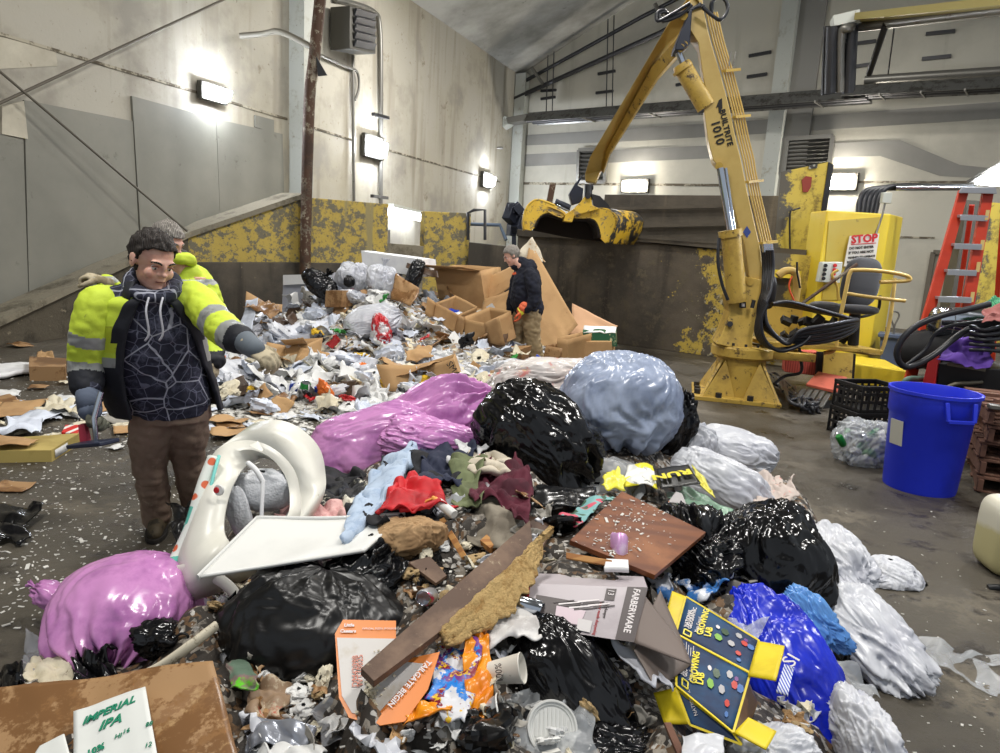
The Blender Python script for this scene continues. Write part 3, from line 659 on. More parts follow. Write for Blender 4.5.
def cushion(mb, c, ex, ey, ez, p=3.0, n=28, m=16):
    """rounded cushion: superellipsoid on three half-axis vectors"""
    c, ex, ey, ez = V(c), V(ex), V(ey), V(ez); s = lambda v, e: math.copysign(abs(v) ** (2 / e), v)
    vs = []
    for i in range(m + 1):
        th = -math.pi / 2 + math.pi * i / m
        for j in range(n):
            ph = 2 * math.pi * j / n
            vs.append(c + ex * (s(math.cos(th), p) * s(math.cos(ph), p)) + ey * (s(math.cos(th), p) * s(math.sin(ph), p)) + ez * s(math.sin(th), p))
    mb.add(vs, [(i * n + j, i * n + (j + 1) % n, (i + 1) * n + (j + 1) % n, (i + 1) * n + j) for i in range(m) for j in range(n)]); return mb
M_seat = mat('black_seat_cloth', (30, 30, 32), .85, sheen=.3, bump=[('noise', 60, .001)])
sc = P(855, 309, 9.25); st = thing('operator_seat', 'black cushioned operator seat beside the crane mast', 'seat', sc)
cushion(MB(), sc, (.27, .02, 0), (0, .26, 0), (0, 0, .06)).build('seat_cushion', M_seat, st, smooth=80)
cushion(MB(), P(825, 308, 9.2), (.20, .02, 0), (0, .16, 0), (0, 0, .085)).build('leg_cushion', M_seat, st, smooth=80)
cushion(MB(), P(861, 282, 9.35), (.26, .05, 0), (-.03, .075, .02), (.05, .05, .32)).build('backrest', M_seat, st, smooth=80)
mb = MB(); mb.tube(catmull([P(845, 318, 9.3), P(866, 316, 9.45), P(878, 310, 9.55), P(880, 296, 9.5)], 5), .02, 8); mb.build('seat_frame', M_blk, st, smooth=60)
mb = MB(); mb.tube([P(855, 314, 9.3), P(853, 345, 9.3)], .07, 14); mb.build('seat_post', M_blk, st, smooth=60)
mb = MB(); mb.tube(catmull([P(838, 300, 9.1), P(837, 286, 9.1), P(832, 275, 9.1), P(838, 270, 9.1)], 5), .018, 8); mb.build('control_lever', M_cy2, st, smooth=60)
mb = MB(); mb.tube([P(796, 308, 9.0), P(857, 264, 9.1)], .022, 8); mb.build('control_lever', M_rust, st, smooth=60)
mb = MB(); mb.tube([P(800, 288, 9.1), P(797, 272, 9.1), P(797, 262, 9.1)], .014, 8); mb.build('control_lever', M_blk, st, smooth=60)
mb = MB(); mb.tube(catmull([P(792, 276, 9), P(789, 286, 9), P(792, 296, 9), P(796, 304, 9)], 5), .012, 8); mb.build('orange_cord', mat('orange_cord', (214, 84, 44), .5), st, smooth=60)
mb = MB(); cushion(mb, P(768, 292, 9.15), (.09, 0, 0), (0, .12, 0), (0, 0, .22)); mb.build('swing_motor', M_blk, crane, smooth=80)
mb = MB()
for k in range(16):
    cc = P(786 + k % 8 * 8, 322 + (k // 8) * 14 + rnd.uniform(-3, 3), 9.15 + rnd.uniform(0, .3)); mb.box(cc, (rnd.uniform(.06, .16), .12, rnd.uniform(.06, .16)), (rnd.random(), rnd.random(), 0))
mb.build('valve_block', M_blk, crane, bevel=.005)

# grab
gy = 12.6
gr = MB()
grab = thing('grab_bucket', 'scratched yellow clamshell grab hanging open over the dark wall', 'grab bucket', P(587, 212, gy))
def plate(name, pts, Y, th, m, parent):
    mb = MB(); mb.prism([P(x, y, Y) for x, y in pts], (0, th, 0)); return mb.build(name, m, parent, smooth=30, bevel=.008)
def zz(l): return [(510 + x * .15, 160 + y * .15) for x, y in l]
jl = zz([(370, 350), (300, 300), (190, 262), (130, 290), (100, 350), (92, 420), (100, 465), (140, 472), (165, 450), (190, 395), (235, 362), (300, 368), (350, 392), (385, 390)])
jr = zz([(385, 350), (470, 318), (560, 318), (650, 330), (700, 375), (705, 420), (680, 490), (635, 556), (600, 520), (585, 450), (560, 405), (500, 395), (430, 398), (380, 400)])
jaw = {}
for nm, pts in (('jaw_end_plate', jl), ('jaw_end_plate', jr)):
    pl = plate(nm, pts, gy - .45, .04, M_grabpaint, grab); pl2 = plate(nm, pts, gy + .45, .04, M_grabpaint, grab); jaw[nm] = pl
def shell(pts, Ya, Yb, m, name='jaw_shell'):
    mb = MB(); a = catmull([P(x, y, gy - .45) for x, y in pts], 4); n = len(a); v = V((0, .9, 0))
    if Yb: v = V((.62, .9, .02))
    mb.add(a + [q + v for q in a], [(i, i + 1, n + i + 1, n + i) for i in range(n - 1)]); return mb.build(name, m, grab, smooth=50, solid=.035)
shell(zz([(300, 302), (190, 264), (130, 292), (100, 350), (92, 420), (100, 465)]), 0, 0, M_grabpaint)
shell(zz([(560, 320), (650, 332), (700, 375), (706, 420), (682, 490), (638, 556)]), 0, 1, M_grabback)
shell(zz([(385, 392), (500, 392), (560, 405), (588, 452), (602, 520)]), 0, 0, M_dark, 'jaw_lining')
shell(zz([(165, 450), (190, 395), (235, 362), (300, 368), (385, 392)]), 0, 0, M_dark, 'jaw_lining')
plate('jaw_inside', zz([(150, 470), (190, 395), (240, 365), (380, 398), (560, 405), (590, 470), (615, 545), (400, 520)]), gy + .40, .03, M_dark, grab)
M_groove = mat('shadowed_paint_line', (120, 88, 20), .6)
for pts in (zz([(250, 330), (262, 312), (350, 350), (358, 375), (330, 380), (255, 345), (250, 330)]), zz([(430, 375), (450, 352), (520, 338), (542, 350), (538, 378), (510, 386), (440, 386), (430, 375)])):
    mb = MB(); mb.tube(catmull([P(x, y, gy - .46) for x, y in pts], 4), .012, 6); mb.build('lifting_loop', M_cy2, grab, smooth=60)
plate('hinge_block', zz([(372, 360), (420, 330), (470, 285), (505, 240), (535, 220), (548, 300), (600, 325), (430, 370), (415, 415), (355, 408)]), gy - .52, .3, M_grabpaint, grab)
mb = MB(); mb.tube([P(*zz([(520, 238)])[0], gy - .56), P(*zz([(520, 238)])[0], gy + .1)], .05, 14); mb.build('hinge_pin', M_dkpipe, grab, smooth=60)
mb = MB(); mb.tube([P(*zz([(500, 180)])[0], gy - .1), P(*zz([(555, 180)])[0], gy - .1)], .05, 10); mb.tube([P(588.5, 185, gy - .1), P(588, 200, gy - .1)], .07, 12); mb.build('rotator', M_dkpipe, grab, smooth=60)
mb = MB(); mb.prism([P(x, y, gy - .35) for x, y in zz([(490, 95), (440, 150), (395, 225), (415, 300), (480, 280), (490, 190), (450, 170)])], (0, .25, 0)); mb.build('rotator_motor', M_blksteel, grab, bevel=.01)
mb = MB(); mb.tube([P(*zz([(300, 278)])[0], gy - .3), P(*zz([(400, 322)])[0], gy - .3)], .06, 12); gc = mb.build('jaw_cylinder', M_blksteel, grab, smooth=60)
mb = MB(); mb.tube([P(*zz([(310, 300)])[0], gy - .33), P(*zz([(398, 340)])[0], gy - .33)], .025, 10); mb.build('cylinder_rod', M_hyd, gc, smooth=60)
mb = MB(); mb.prism([P(x, y, gy - .2) for x, y in zz([(545, 225), (600, 240), (660, 300), (665, 325), (560, 312)])], (0, .2, 0)); mb.build('rotator_guard', M_dkpipe, grab)
mb = MB(); mb.bar(P(549, 204, 14.4), P(553, 183, 14.4), .12, .12); tag(mb.build('steel_stub_post', M_rust, org=P(549, 204, 14.4)), 'short rusty square post standing up behind the grab', 'post')
mb = MB()
for k in range(16):
    mb.box(P(514 + rnd.uniform(-3, 12), 215 + rnd.uniform(-8, 16), 16 + rnd.uniform(-.3, .3)), (rnd.uniform(.1, .4), .2, rnd.uniform(.1, .4)), (0, rnd.random(), rnd.random()))
mb.bar(P(514, 232, 16), P(514, 300, 16), .1, .1)
tag(mb.build('pump_unit', M_blksteel, org=P(517, 232, 16), bevel=.01), 'dark machinery unit in the corner behind the grab', 'machine')

# tall yellow plate beside the hopper
M_scuff = mat('scuffed_yellow_plate', (190, 168, 72), .5, layers=[('rough', 3, .50, .60, (122, 104, 52)), ('rough', 10, .61, .65, (96, 80, 44)), ('streak', 3, .60, .72, (150, 128, 60)), ('rough', 3, .62, .68, (86, 82, 74), .6, ('X', .35, -.55))])
tp = thing('steel_plate', 'tall scuffed yellow steel plate standing on the end of the dark wall', 'steel plate', P(797, 252, 12.3))
mb = MB(); mb.prism([P(x, y, 12.3) for x, y in ((780.5, 172), (828, 162), (817, 251), (774, 252))], (.12, .10, 0)); mb.build('plate', M_scuff, tp, smooth=0)
mb = MB(); mb.prism([P(x, y, 12.28) for x, y in ((829, 162), (834, 165), (820, 252), (815, 252))], (.0, .12, 0)); mb.build('edge_angle', M_dkpipe, tp, smooth=0)
mb = MB(); mb.tube(catmull([P(790, 250, 12.26), P(790, 214, 12.22), P(794, 210, 12.22), P(800, 208, 12.26)], 4), .015, 8); mb.build('grab_handle', M_dkpipe, tp, smooth=60)
mb = MB(); mb.prism([P(x, y, 12.275) for x, y in ((802, 180), (806, 176), (812, 177), (811, 187), (808, 192), (803, 192))], (0, .02, 0)); mb.build('red_paint_patch', mat('dull_red_patch', (132, 52, 42), .6), tp, smooth=0)
mb = MB(); mb.prism([P(x, y, 12.275) for x, y in ((809, 165.5), (818, 163.5), (817, 168), (809, 169))], (0, .02, 0)); mb.build('label_plate', mat('grey_label', (150, 150, 140), .5, layers=[('cell', 20, .5, .55, (50, 50, 50))]), tp, smooth=0)
# yellow frame work under it, behind the crane
fr = thing('yellow_ledge', 'worn yellow steel ledge below the tall plate and behind the crane mast', 'steel ledge', P(790, 300, 11.9))
mb = MB(); mb.hexa([P(762, 300, 11.5), P(822, 306, 11.3), P(822, 306, 11.9), P(762, 300, 11.9), P(764, 252, 11.5), P(818, 256, 11.3), P(818, 256, 11.9), P(764, 252, 11.9)]); mb.build('face_plate', M_scuff, fr)
mb = MB(); mb.bar(P(768, 273, 11.4), P(800, 275, 11.3), .16, .12); mb.build('cross_bar', M_brightyel, fr)
mb = MB(); mb.hexa([P(762, 350, 11.5), P(822, 352, 11.3), P(822, 352, 11.8), P(762, 350, 11.8), P(764, 300, 11.5), P(822, 306, 11.3), P(822, 306, 11.8), P(764, 300, 11.8)]); mb.build('lower_plate', M_cy2, fr)
M_redst = mat('faded_red_slats', (206, 92, 76), .6, layers=[('stripex', 9, .6, .9, (170, 64, 52))])
mb = MB(); mb.prism([P(x, y, 9.9) for x, y in ((786, 352), (819, 352), (818, 376), (785, 372))], (.05, .25, 0)); tag(mb.build('red_box', M_redst, org=P(800, 376, 9.9), bevel=.01), 'faded red ribbed box on the floor behind the crane pedestal', 'box')
pe = thing('foot_pedal_unit', 'red plate over grey pedal bars on the floor beside the crane', 'pedal unit', G(826, 405))
mb = MB(); mb.hexa([P(806, 386, 8.6), P(837, 394, 8.4), P(848, 380, 8.9), P(818, 374, 9.1), P(806, 384, 8.6), P(837, 390.5, 8.4), P(847, 377, 8.9), P(818, 371.5, 9.1)]); mb.build('cover_plate', mat('worn_red_paint', (186, 92, 72), .55, layers=[('noise', 4, .5, .6, (164, 78, 62))]), pe, bevel=.004)
for k in range(5):
    mb = MB(); mb.bar(P(804 + k * 6.5, 390 + k * .6, 8.5), P(794 + k * 6.5, 404 + k, 8.2), .05, .035); mb.build('pedal_bar', M_pipe, pe, bevel=.004)
mb = MB(); mb.hexa([G(800, 411), G(832, 408), G(840, 398), G(808, 396), P(800, 404, G(800, 411).y), P(832, 400, G(832, 408).y), P(840, 391, G(840, 398).y), P(808, 388, G(808, 396).y)]); mb.build('base', M_blk, pe)
hc = thing('hose_heap', 'tangled black hoses lying on the floor behind the crane pedestal', 'hoses', G(790, 408))
for k in range(9):
    pts = []
    for i in range(7):
        t = i / 6; x = 768 + 48 * t + rnd.uniform(-4, 4); y = 374 + 34 * t + rnd.uniform(-7, 7) + 3 * math.sin(k); pts.append(P(x, y, G(x, min(y + 10, 414)).y))
    mb = MB(); mb.tube(catmull(pts, 5), .022, 8); mb.build('hose', M_hose, hc, smooth=60)
mb = MB(); mb.tube(catmull([P(797, 330, 8.9), P(800, 355, 8.8), P(801, 372, 8.8), P(785, 376, 8.8), P(774, 384, 8.7)], 5), .02, 8); mb.build('hose', M_hose, hc, smooth=60)
gt = thing('yellow_grille', 'yellow bar grille standing behind the pedal unit', 'grille', P(836, 372, 9.8))
for k in range(8): mb = MB(); mb.bar(P(826 + k * 3.6, 353, 9.8), P(824 + k * 3.6, 380, 9.7), .05, .04); mb.build('bar', M_cy2, gt)
mb = MB(); mb.prism([P(x, y, 9.85) for x, y in ((818, 352), (856, 354), (854, 382), (816, 380))], (0, .05, 0)); mb.build('backing', M_dark, gt)

# yellow cabinet with stop sign
cy = 11.0
cabn = thing('yellow_cabinet', 'tall bright yellow steel cabinet with hoses entering its top behind the seat', 'cabinet', G(860, 372))
f1, f2, f3 = P(826, 217, cy), P(891, 214, cy), P(904, 213, cy + .55)
def down(p, z=0.0): return V((p.x, p.y, z))
cf = [down(f1), down(f2), f2, f1]
mb = MB(); ztop = f2.z; f1.z = ztop; f3.z = ztop; n_ = V((0, .6, 0))
mb.hexa([down(f1), down(f2), down(f3), down(f1) + V((0, .6, 0)), f1, f2, f3, f1 + V((0, .6, 0))]); mb.build('body', M_brightyel, cabn, smooth=0, bevel=.02)
mb = MB(); mb.hexa([P(832, 232, cy - .05), P(876, 230, cy - .05), P(876, 230, cy), P(832, 232, cy), P(832, 219, cy - .05), P(878, 216, cy - .05), P(878, 216, cy), P(832, 219, cy)])
mb = MB(); mb.prism([P(829, 221, cy - .02), P(880, 217, cy - .02), P(868, 300, cy - .02), P(822, 300, cy - .02)], (0, .02, 0)); mb.build('front_panel', M_shadeyel, cabn, smooth=0)  # sheet over the front, coloured darker than the lit side
sg = thing('stop_sign', 'white STOP sign with red heading fixed to the yellow cabinet', 'sign', P(862, 266, cy - .06))
sY = cy - .08
mb = MB(); mb.prism([P(x, y, sY) for x, y in ((850, 236), (879.5, 233.5), (874.5, 266), (844, 266.5))], (0, .02, 0)); mb.build('board', mat('white_sign_board', (214, 210, 200), .5), sg, smooth=0)
M_red = mat('sign_red', (184, 30, 34), .5)
ux = P(877, 240, sY) - P(851, 242, sY); uy = P(851.5, 235, sY) - P(850.5, 243, sY)
text_mb('STOP', .165, P(851.3, 243.2, sY - .012), ux, uy, .003, bold=.006).build('lettering', M_red, sg, smooth=0)
mb = MB(); mb.bar(P(851, 244.5, sY - .01), P(876, 243, sY - .01), .006, .012); mb.build('underline', M_red, sg)
for k, s_ in enumerate(('DO NOT ENTER', 'IF YOU ARE NOT', 'TRAINED TO OPERATE', 'MACHINERY')):
    text_mb(s_, .050 if k != 2 else .040, P(849.3 - k * .75, 249.6 + k * 4.6, sY - .012), ux, uy, .002, bold=.002).build('lettering', M_ink, sg, smooth=0)
bxx = thing('control_box', 'pale grey control box with round buttons on the yellow cabinet front', 'control box', P(832, 282, cy - .06))
mb = MB(); mb.prism([P(x, y, cy - .22) for x, y in ((823, 262), (843, 262), (840, 283), (819, 282))], (0, .14, 0)); mb.build('case', mat('pale_grey_enamel', (190, 194, 186), .4), bxx, bevel=.01)
for k in range(4):
    for kk in range(2 if k < 4 else 1):
        p = P(825.5 - k * .7 + kk * 9.5, 265.5 + k * 4.3, cy - .24); mb = MB(); mb.lathe([(0, .02), (.025, .02), (.03, 0)], p, 12, axis=(0, -1, 0)); mb.build('button', M_blk if kk == 0 else M_red, bxx)
for k in range(5):
    xs = 858 + k * 4.2
    pts = [P(xs - 2, 234, cy + .1), P(xs, 214, cy + .15), P(xs + 2 + k, 200 - k * 1.5, cy + .2), P(xs + 10 + k * 1.0, 190 - k * .6, cy + .25), P(894 + k * 2, 188 - k * .5, cy + .3), P(930, 188 - k * .4, cy + .4)]
    mb = MB(); mb.tube(catmull(pts, 6), .042, 10); tag(mb.build('feed_hose', M_hose, org=pts[0], smooth=60), 'thick black hose arching out of the yellow cabinet top towards the pipe', 'hose', 'thick black hoses over the yellow cabinet')
rod('overhead_pipe', 'shiny horizontal pipe from the arching hoses to the red ladder', 'pipe', [P(896, 187.5, cy + .2), P(975, 187, cy - .2)], .05, M_hyd, sm=False)
mb = MB(); mb.box(P(886, 198, cy), (.14, .08, .16)); tag(mb.build('switch_box', mat('pale_grey_enamel', 'BEC2BA', .4), org=P(886, 203, cy), bevel=.01), 'small white switch box hanging by the arching hoses', 'switch box')
rod('drop_cable', 'thin grey cable running down from the small white switch box', 'cable', [P(885, 203, cy), P(882, 216, cy), P(876, 234, cy - .05)], .015, M_pipe)
# yellow floor block
g1, g2, g3 = G(845, 387), G(902, 396), G(903, 374)
bl = MB(); dvv = V((.25, 1.0, 0)); hz = V((0, 0, .36))
bl.hexa([g1, g2, g2 + dvv, g1 + dvv, g1 + hz, g2 + hz, g2 + dvv + hz, g1 + dvv + hz])
tag(bl.build('floor_block', M_brightyel, org=g1, bevel=.02, smooth=0), 'low bright yellow block on the floor in front of the cabinet', 'block')
# yellow panel behind ladder
yp = MB(); yp.prism([P(x, y, 10.5) for x, y in ((968, 200), (1010, 204), (1010, 345), (944, 340))], (.1, .4, 0)); tag(yp.build('steel_barrier', M_scuff, org=P(975, 400, 10.5), smooth=0), 'worn yellow steel panel standing behind the red ladder', 'panel')

# ladder
M_lad = mat('orange_red_fibreglass', (214, 70, 44), .45, layers=[('noise', 2, .5, .7, (196, 56, 38)), ('rough', 9, .66, .7, (150, 60, 40))])
M_alu = mat('ladder_aluminium', (176, 176, 180), .35, .6)
LY = 7.7
ld = thing('step_ladder', 'tall orange red step ladder leaning up by the yellow panel', 'ladder', G(930, 432))
def rail(name, tx, ty, bx_, by_, Y0, Y1, wpx, m=M_lad):
    a0, a1 = P(tx, ty, Y0), P(tx + wpx, ty, Y0); b0, b1 = P(bx_, by_, Y1), P(bx_ + wpx * 1.25, by_, Y1)
    mb = MB(); vv = V((.02, .07, 0)); mb.hexa([b0, b1, b1 + vv, b0 + vv, a0, a1, a1 + vv, a0 + vv]); return mb.build(name, m, ld, smooth=0, bevel=.006)
rail('side_rail', 960, 190, 892, 425, 7.8, 7.5, 9.5)
rail('side_rail', 984, 190, 940, 432, 7.8, 7.5, 10.5)
for k, (xa, xb, y) in enumerate(((953, 982, 216), (947, 976, 244.5), (940, 971, 270.5), (931, 966, 297.5), (924, 960, 325), (914, 953, 354), (904, 946, 386))):
    yy = 7.75 - .035 * k
    mb = MB(); a, b = P(xa + 5, y, yy), P(xb + 3, y + 1, yy); mb.bar(a, b, .09, .03); mb.bar(a + V((0, -.045, -.02)), b + V((0, -.045, -.02)), .012, .055); mb.build('step', M_alu, ld, bevel=.003)
mb = MB(); mb.hexa([P(958, 193, 7.7), P(997, 194, 7.7), P(997, 194, 8.0), P(958, 193, 8.0), P(962, 187, 7.7), P(996, 187, 7.7), P(996, 187, 8.0), P(962, 187, 8.0)]); mb.build('top_cap', M_alu, ld, bevel=.005)
for xa, ya, xb, yb in ((972, 205, 945, 395), (1004, 205, 990, 395)):
    mb = MB(); mb.bar(P(xa, ya, 8.1), P(xb, yb, 8.9), .05, .03); mb.build('rear_rail', M_lad, ld)
for (x, y) in ((986, 210), (981, 240), (977, 262), (971, 292)):
    mb = MB(); mb.prism([P(x, y, 7.72 - (y - 210) * .001), P(x + 3.6, y, 7.72 - (y - 210) * .001), P(x + 2, y + 10, 7.7 - (y - 210) * .001), P(x - 1.6, y + 10, 7.7 - (y - 210) * .001)], (0, -.006, 0)); mb.build('sticker', mat('yellow_label', (220, 190, 120), .5), ld, smooth=0)

# grey tub with shovel handle by the door
tb = thing('grey_tub', 'small blue grey tub on the floor by the pale door', 'tub', P(893, 358, 10.6))
mb = MB(); mb.hexa([P(880, 366, 10.6), P(906, 368, 10.6), P(907, 366, 11.1), P(882, 364, 11.1), P(880, 334, 10.6), P(908, 337, 10.6), P(909, 336, 11.1), P(882, 333, 11.1)]); mb.build('body', mat('blue_grey_plastic', (78, 88, 108), .5), tb, bevel=.01)
mb = MB(); mb.hexa([P(878, 337, 10.55), P(910, 340, 10.55), P(911, 338, 11.15), P(880, 335, 11.15), P(878, 333, 10.55), P(910, 336, 10.55), P(911, 334, 11.15), P(880, 331, 11.15)]); mb.build('rim', mat('blue_grey_plastic', (78, 88, 108), .5), tb, bevel=.01)
mb = MB(); mb.tube(catmull([P(893, 334, 10.7), P(893.5, 326, 10.7), P(890, 316, 10.7), P(891, 312, 10.7), P(897, 312, 10.7), P(899, 316, 10.7), P(894.5, 326, 10.7), P(894, 334, 10.7)], 4), .014, 8); tag(mb.build('shovel_handle', M_pipe, org=P(893, 334, 10.7), smooth=60), 'grey loop shovel handle sticking up from the small tub', 'shovel')

# cart with hoses, black cover, purple rag
ct = thing('hose_cart', 'black and red machine cart heaped with hoses behind the blue bin', 'cart', G(955, 430))
cY = 6.9
mb = MB(); mb.hexa([P(932, 420, cY), P(1010, 428, cY - .2), P(1010, 420, cY + .6), P(945, 412, cY + .6), P(938, 363, cY), P(1010, 370, cY - .2), P(1010, 362, cY + .6), P(950, 358, cY + .6)]); mb.build('body', M_blk, ct, bevel=.015)
mb = MB(); mb.hexa([P(915, 412, cY + .1), P(931, 418, cY - .05), P(934, 420, cY + .1), P(920, 412, cY + .3), P(929, 358, cY + .1), P(939, 355, cY - .05), P(941, 356, cY + .1), P(932, 356, cY + .3)]); mb.build('red_panel', mat('cart_red', (178, 30, 38), .4), ct, bevel=.008)
mb = MB(); mb.tube(catmull([P(903, 400, cY + .2), P(904, 384, cY + .2), P(909, 379, cY + .2), P(922, 379, cY + .3)], 5), .03, 10); mb.build('green_pipe', mat('green_grey_pipe', (98, 128, 116), .5), ct, smooth=60)
mb = MB(); mb.bar(P(948, 364, cY - .08), P(985, 370, cY - .15), .03, .03); mb.tube(catmull([P(942, 390, cY - .1), P(955, 384, cY - .12), P(970, 383, cY - .14), P(982, 382, cY - .14)], 5), .02, 8); mb.build('hose_end', mat('bronze_hose', (104, 98, 84), .4, .3), ct, smooth=60)
cushion(MB(), P(944, 348, cY + .55), (.42, 0, .12), (0, .4, 0), (-.1, 0, .20), p=2.3).disp(lambda p: p + V((0, 0, .05 * nz(p, 6)))).build('black_cover', mat('matt_black_cloth', (22, 22, 24), .9), ct, smooth=80)
mb = MB(); mb.hexa([P(978, 336, cY - .1), P(1012, 340, cY - .2), P(1012, 340, cY + .3), P(978, 336, cY + .3), P(976, 318, cY - .1), P(1012, 320, cY - .2), P(1012, 320, cY + .3), P(976, 318, cY + .3)]); mb.build('motor', M_blk, ct, bevel=.02)
for k in range(5):
    mb = MB(); mb.tube(catmull([P(970, 326 + k * 6, cY - .15), P(985, 330 + k * 5, cY - .25), P(1008, 324 + k * 7, cY - .2)], 5), .018, 8); mb.build('hose', M_hose, ct, smooth=60)
loop = [(990, 304), (965, 310), (940, 316), (918, 325), (903, 338), (897, 352), (900, 363), (908, 367), (922, 362), (938, 352), (955, 338), (972, 328), (985, 330)]
mb = MB(); mb.tube(catmull([P(x, y, cY - .3 + .02 * i) for i, (x, y) in enumerate(loop)], 6), .03, 10); mb.build('hose', M_hose, ct, smooth=60)
loop = [(1005, 318), (975, 322), (950, 326), (935, 334), (925, 350), (905, 366)]
mb = MB(); mb.tube(catmull([P(x, y, cY - .2 + .02 * i) for i, (x, y) in enumerate(loop)], 6), .018, 8); mb.build('hose', M_hose, ct, smooth=60)
dm = thing('metal_drum', 'shiny ribbed metal drum behind the hose loop', 'drum', P(955, 330, 7.35))
mb = MB(); a, b = P(933, 322, 7.35), P(978, 327, 7.3); mb.tube([a, a.lerp(b, .02), a.lerp(b, .3), a.lerp(b, .31), a.lerp(b, .6), a.lerp(b, .61), b], [.14, .16, .16, .17, .17, .16, .16], 28); mb.build('shell', M_hyd, dm, smooth=40)
mb = MB(); mb.hexa([P(936, 316, 7.3), P(984, 318, 7.3), P(984, 318, 7.8), P(936, 316, 7.8), P(940, 309, 7.3), P(986, 306, 7.3), P(986, 306, 7.8), P(942, 308, 7.8)]); mb.build('lid', mat('green_grey_cloth', (92, 96, 84), .8), dm)
def drape(fn, nx, ny, name, m, org, label, cat, group=None, solid=.004, smooth=80):
    mb = MB(); mb.grid(nx, ny, fn); o = mb.build(name, m, org=org, smooth=smooth, solid=solid); return tag(o, label, cat, group)
def quadfn(a, b, c, d, amp, sc, seed, ridge=.5, up=V((0, 0, 1))):
    """crumpled sheet over the four corners a b c d"""
    a, b, c, d = V(a), V(b), V(c), V(d)
    def fn(u, v):
        if ridge > .5: u, v = .5 + (u - .5) * (1 + .55 * nz((v * 2.3, seed, .5))), .5 + (v - .5) * (1 + .55 * nz((u * 2.3, seed, 1.5)))
        p = a.lerp(b, u).lerp(d.lerp(c, u), v); q = V((u * (b - a).length, v * (d - a).length, 0))
        n = (b - a).cross(d - a).normalized()
        h = (1 - ridge) * nz(q, sc, seed) + ridge * (abs(nz(q, sc * 1.6, seed + 3)) * 2 - .5) + .35 * nz(q, sc * 3.7, seed + 5)
        w_ = V((nz(q, sc, seed + 9), nz(q, sc, seed + 11), nz(q, sc, seed + 13))) * amp * .8
        return p + n * (h * amp) + w_
    return fn
pr = P(965, 350, cY - .2)
drape(quadfn(P(934, 360, cY - .15), P(992, 368, cY - .3), P(992, 344, cY + .1), P(958, 336, cY + .1), .06, 5, 2), 26, 18, 'purple_cloth', mat('purple_cloth', (92, 60, 150), .8), pr, 'purple cloth draped over the black and red cart', 'cloth')
drape(quadfn(P(982, 322, cY - .3), P(1012, 320, cY - .3), P(1012, 300, cY), P(984, 308, cY), .05, 7, 4), 20, 14, 'pink_rag', mat('dusty_pink_cloth', (150, 92, 88), .9), P(995, 318, cY - .2), 'dusty pink rag bundled on top of the cart hoses', 'rag')
drape(quadfn(P(984, 306, cY + .1), P(1004, 308, cY + .1), P(1002, 297, cY + .3), P(990, 297, cY + .3), .04, 8, 6), 16, 10, 'green_cord_bundle', mat('green_cord', (70, 160, 110), .7, layers=[('stripex', 14, .4, .6, (40, 110, 80))]), P(995, 306, cY + .1), 'green cord bundle lying above the pink rag', 'cord bundle')

# blue bin
M_blue = mat('blue_bin_plastic', (34, 52, 206), .42, layers=[('noise', 2.5, .52, .7, (28, 42, 176)), ('rough', 16, .68, .72, (90, 104, 200))])
bc = G(921, 497); bc = V((bc.x + .13, bc.y + .26, 0))
bn = thing('round_bin', 'large round blue plastic bin standing on the wet floor', 'bin', bc)
mb = MB(); mb.lathe([(0, .02), (.245, .02), (.26, .0), (.265, .03), (.296, .60), (.310, .62), (.315, .78), (.33, .785), (.33, .81), (.31, .81), (.30, .78), (.285, .6), (.25, .05), (0, .05)], bc, 64); mb.build('body', M_blue, bn, smooth=35)
for ang in (-88, 92):
    a = math.radians(ang); d = V((math.cos(a), math.sin(a), 0)); r = V((-d.y, d.x, 0)); c = bc + d * .320
    mb = MB(); pts = [c + r * .11 + V((0, 0, .77)), c + r * .10 + d * .035 + V((0, 0, .63)), c - r * .10 + d * .035 + V((0, 0, .63)), c - r * .11 + V((0, 0, .77))]
    for i in range(3): mb.bar(pts[i], pts[i + 1], .03, .02, up=d)
    mb.build('handle', M_blue, bn, bevel=.005)
a = math.radians(-168); d = V((math.cos(a), math.sin(a), 0)); r = V((-d.y, d.x, 0))
mb = MB(); mb.hexa([bc + d * (.279 + q) + r * s_ + V((0, 0, z)) for z, q in ((.36, 0), (.56, .021)) for s_, e in ((-.06, 0), (.06, 0), (.06, 1), (-.06, 1)) for q in [q + e * .006]]); mb.build('sticker', mat('off_white_sticker', (190, 188, 176), .6), bn, smooth=0)

# black crates
def crate(lab, c, rot, m, sz=(.46, .36, .28), grp=None):
    t = thing('plastic_crate', lab, 'crate', c, grp); R = Euler((0, 0, rot)).to_matrix(); x, y, z = sz
    mb = MB(); mb.box(V(c) + V((0, 0, .012)), (x, y, .02), R)
    for sx in (-1, 1):
        for axis in (0, 1):
            L = (y if axis == 0 else x); W = (x if axis == 0 else y)
            o = (V((sx * W / 2, 0, 0)) if axis == 0 else V((0, sx * W / 2, 0)))
            for zz_ in (.03, .12, .2, z - .02):
                s_ = (.012, L, .03) if axis == 0 else (L, .012, .03); mb.box(V(c) + R @ (o + V((0, 0, zz_))), s_, R)
            for k in range(7):
                tt = (-.5 + k / 6) * L; pp = o + (V((0, tt, z / 2)) if axis == 0 else V((tt, 0, z / 2))); s_ = (.012, .03, z) if axis == 0 else (.03, .012, z)
                mb.box(V(c) + R @ pp, s_, R)
    mb.build('basket', m, t, bevel=.003)
    mb = MB()
    for sx, sy in ((1, 0), (-1, 0), (0, 1), (0, -1)):
        L = V((x + .03, .022, .03)) if sx == 0 else V((.022, y + .03, .03)); mb.box(V(c) + R @ V((sx * x / 2, sy * y / 2, z)), L, R)
    mb.build('rim', m, t, bevel=.004); return t
k0 = G(872, 440); k0 = V((k0.x - .02, k0.y + .18, 0))
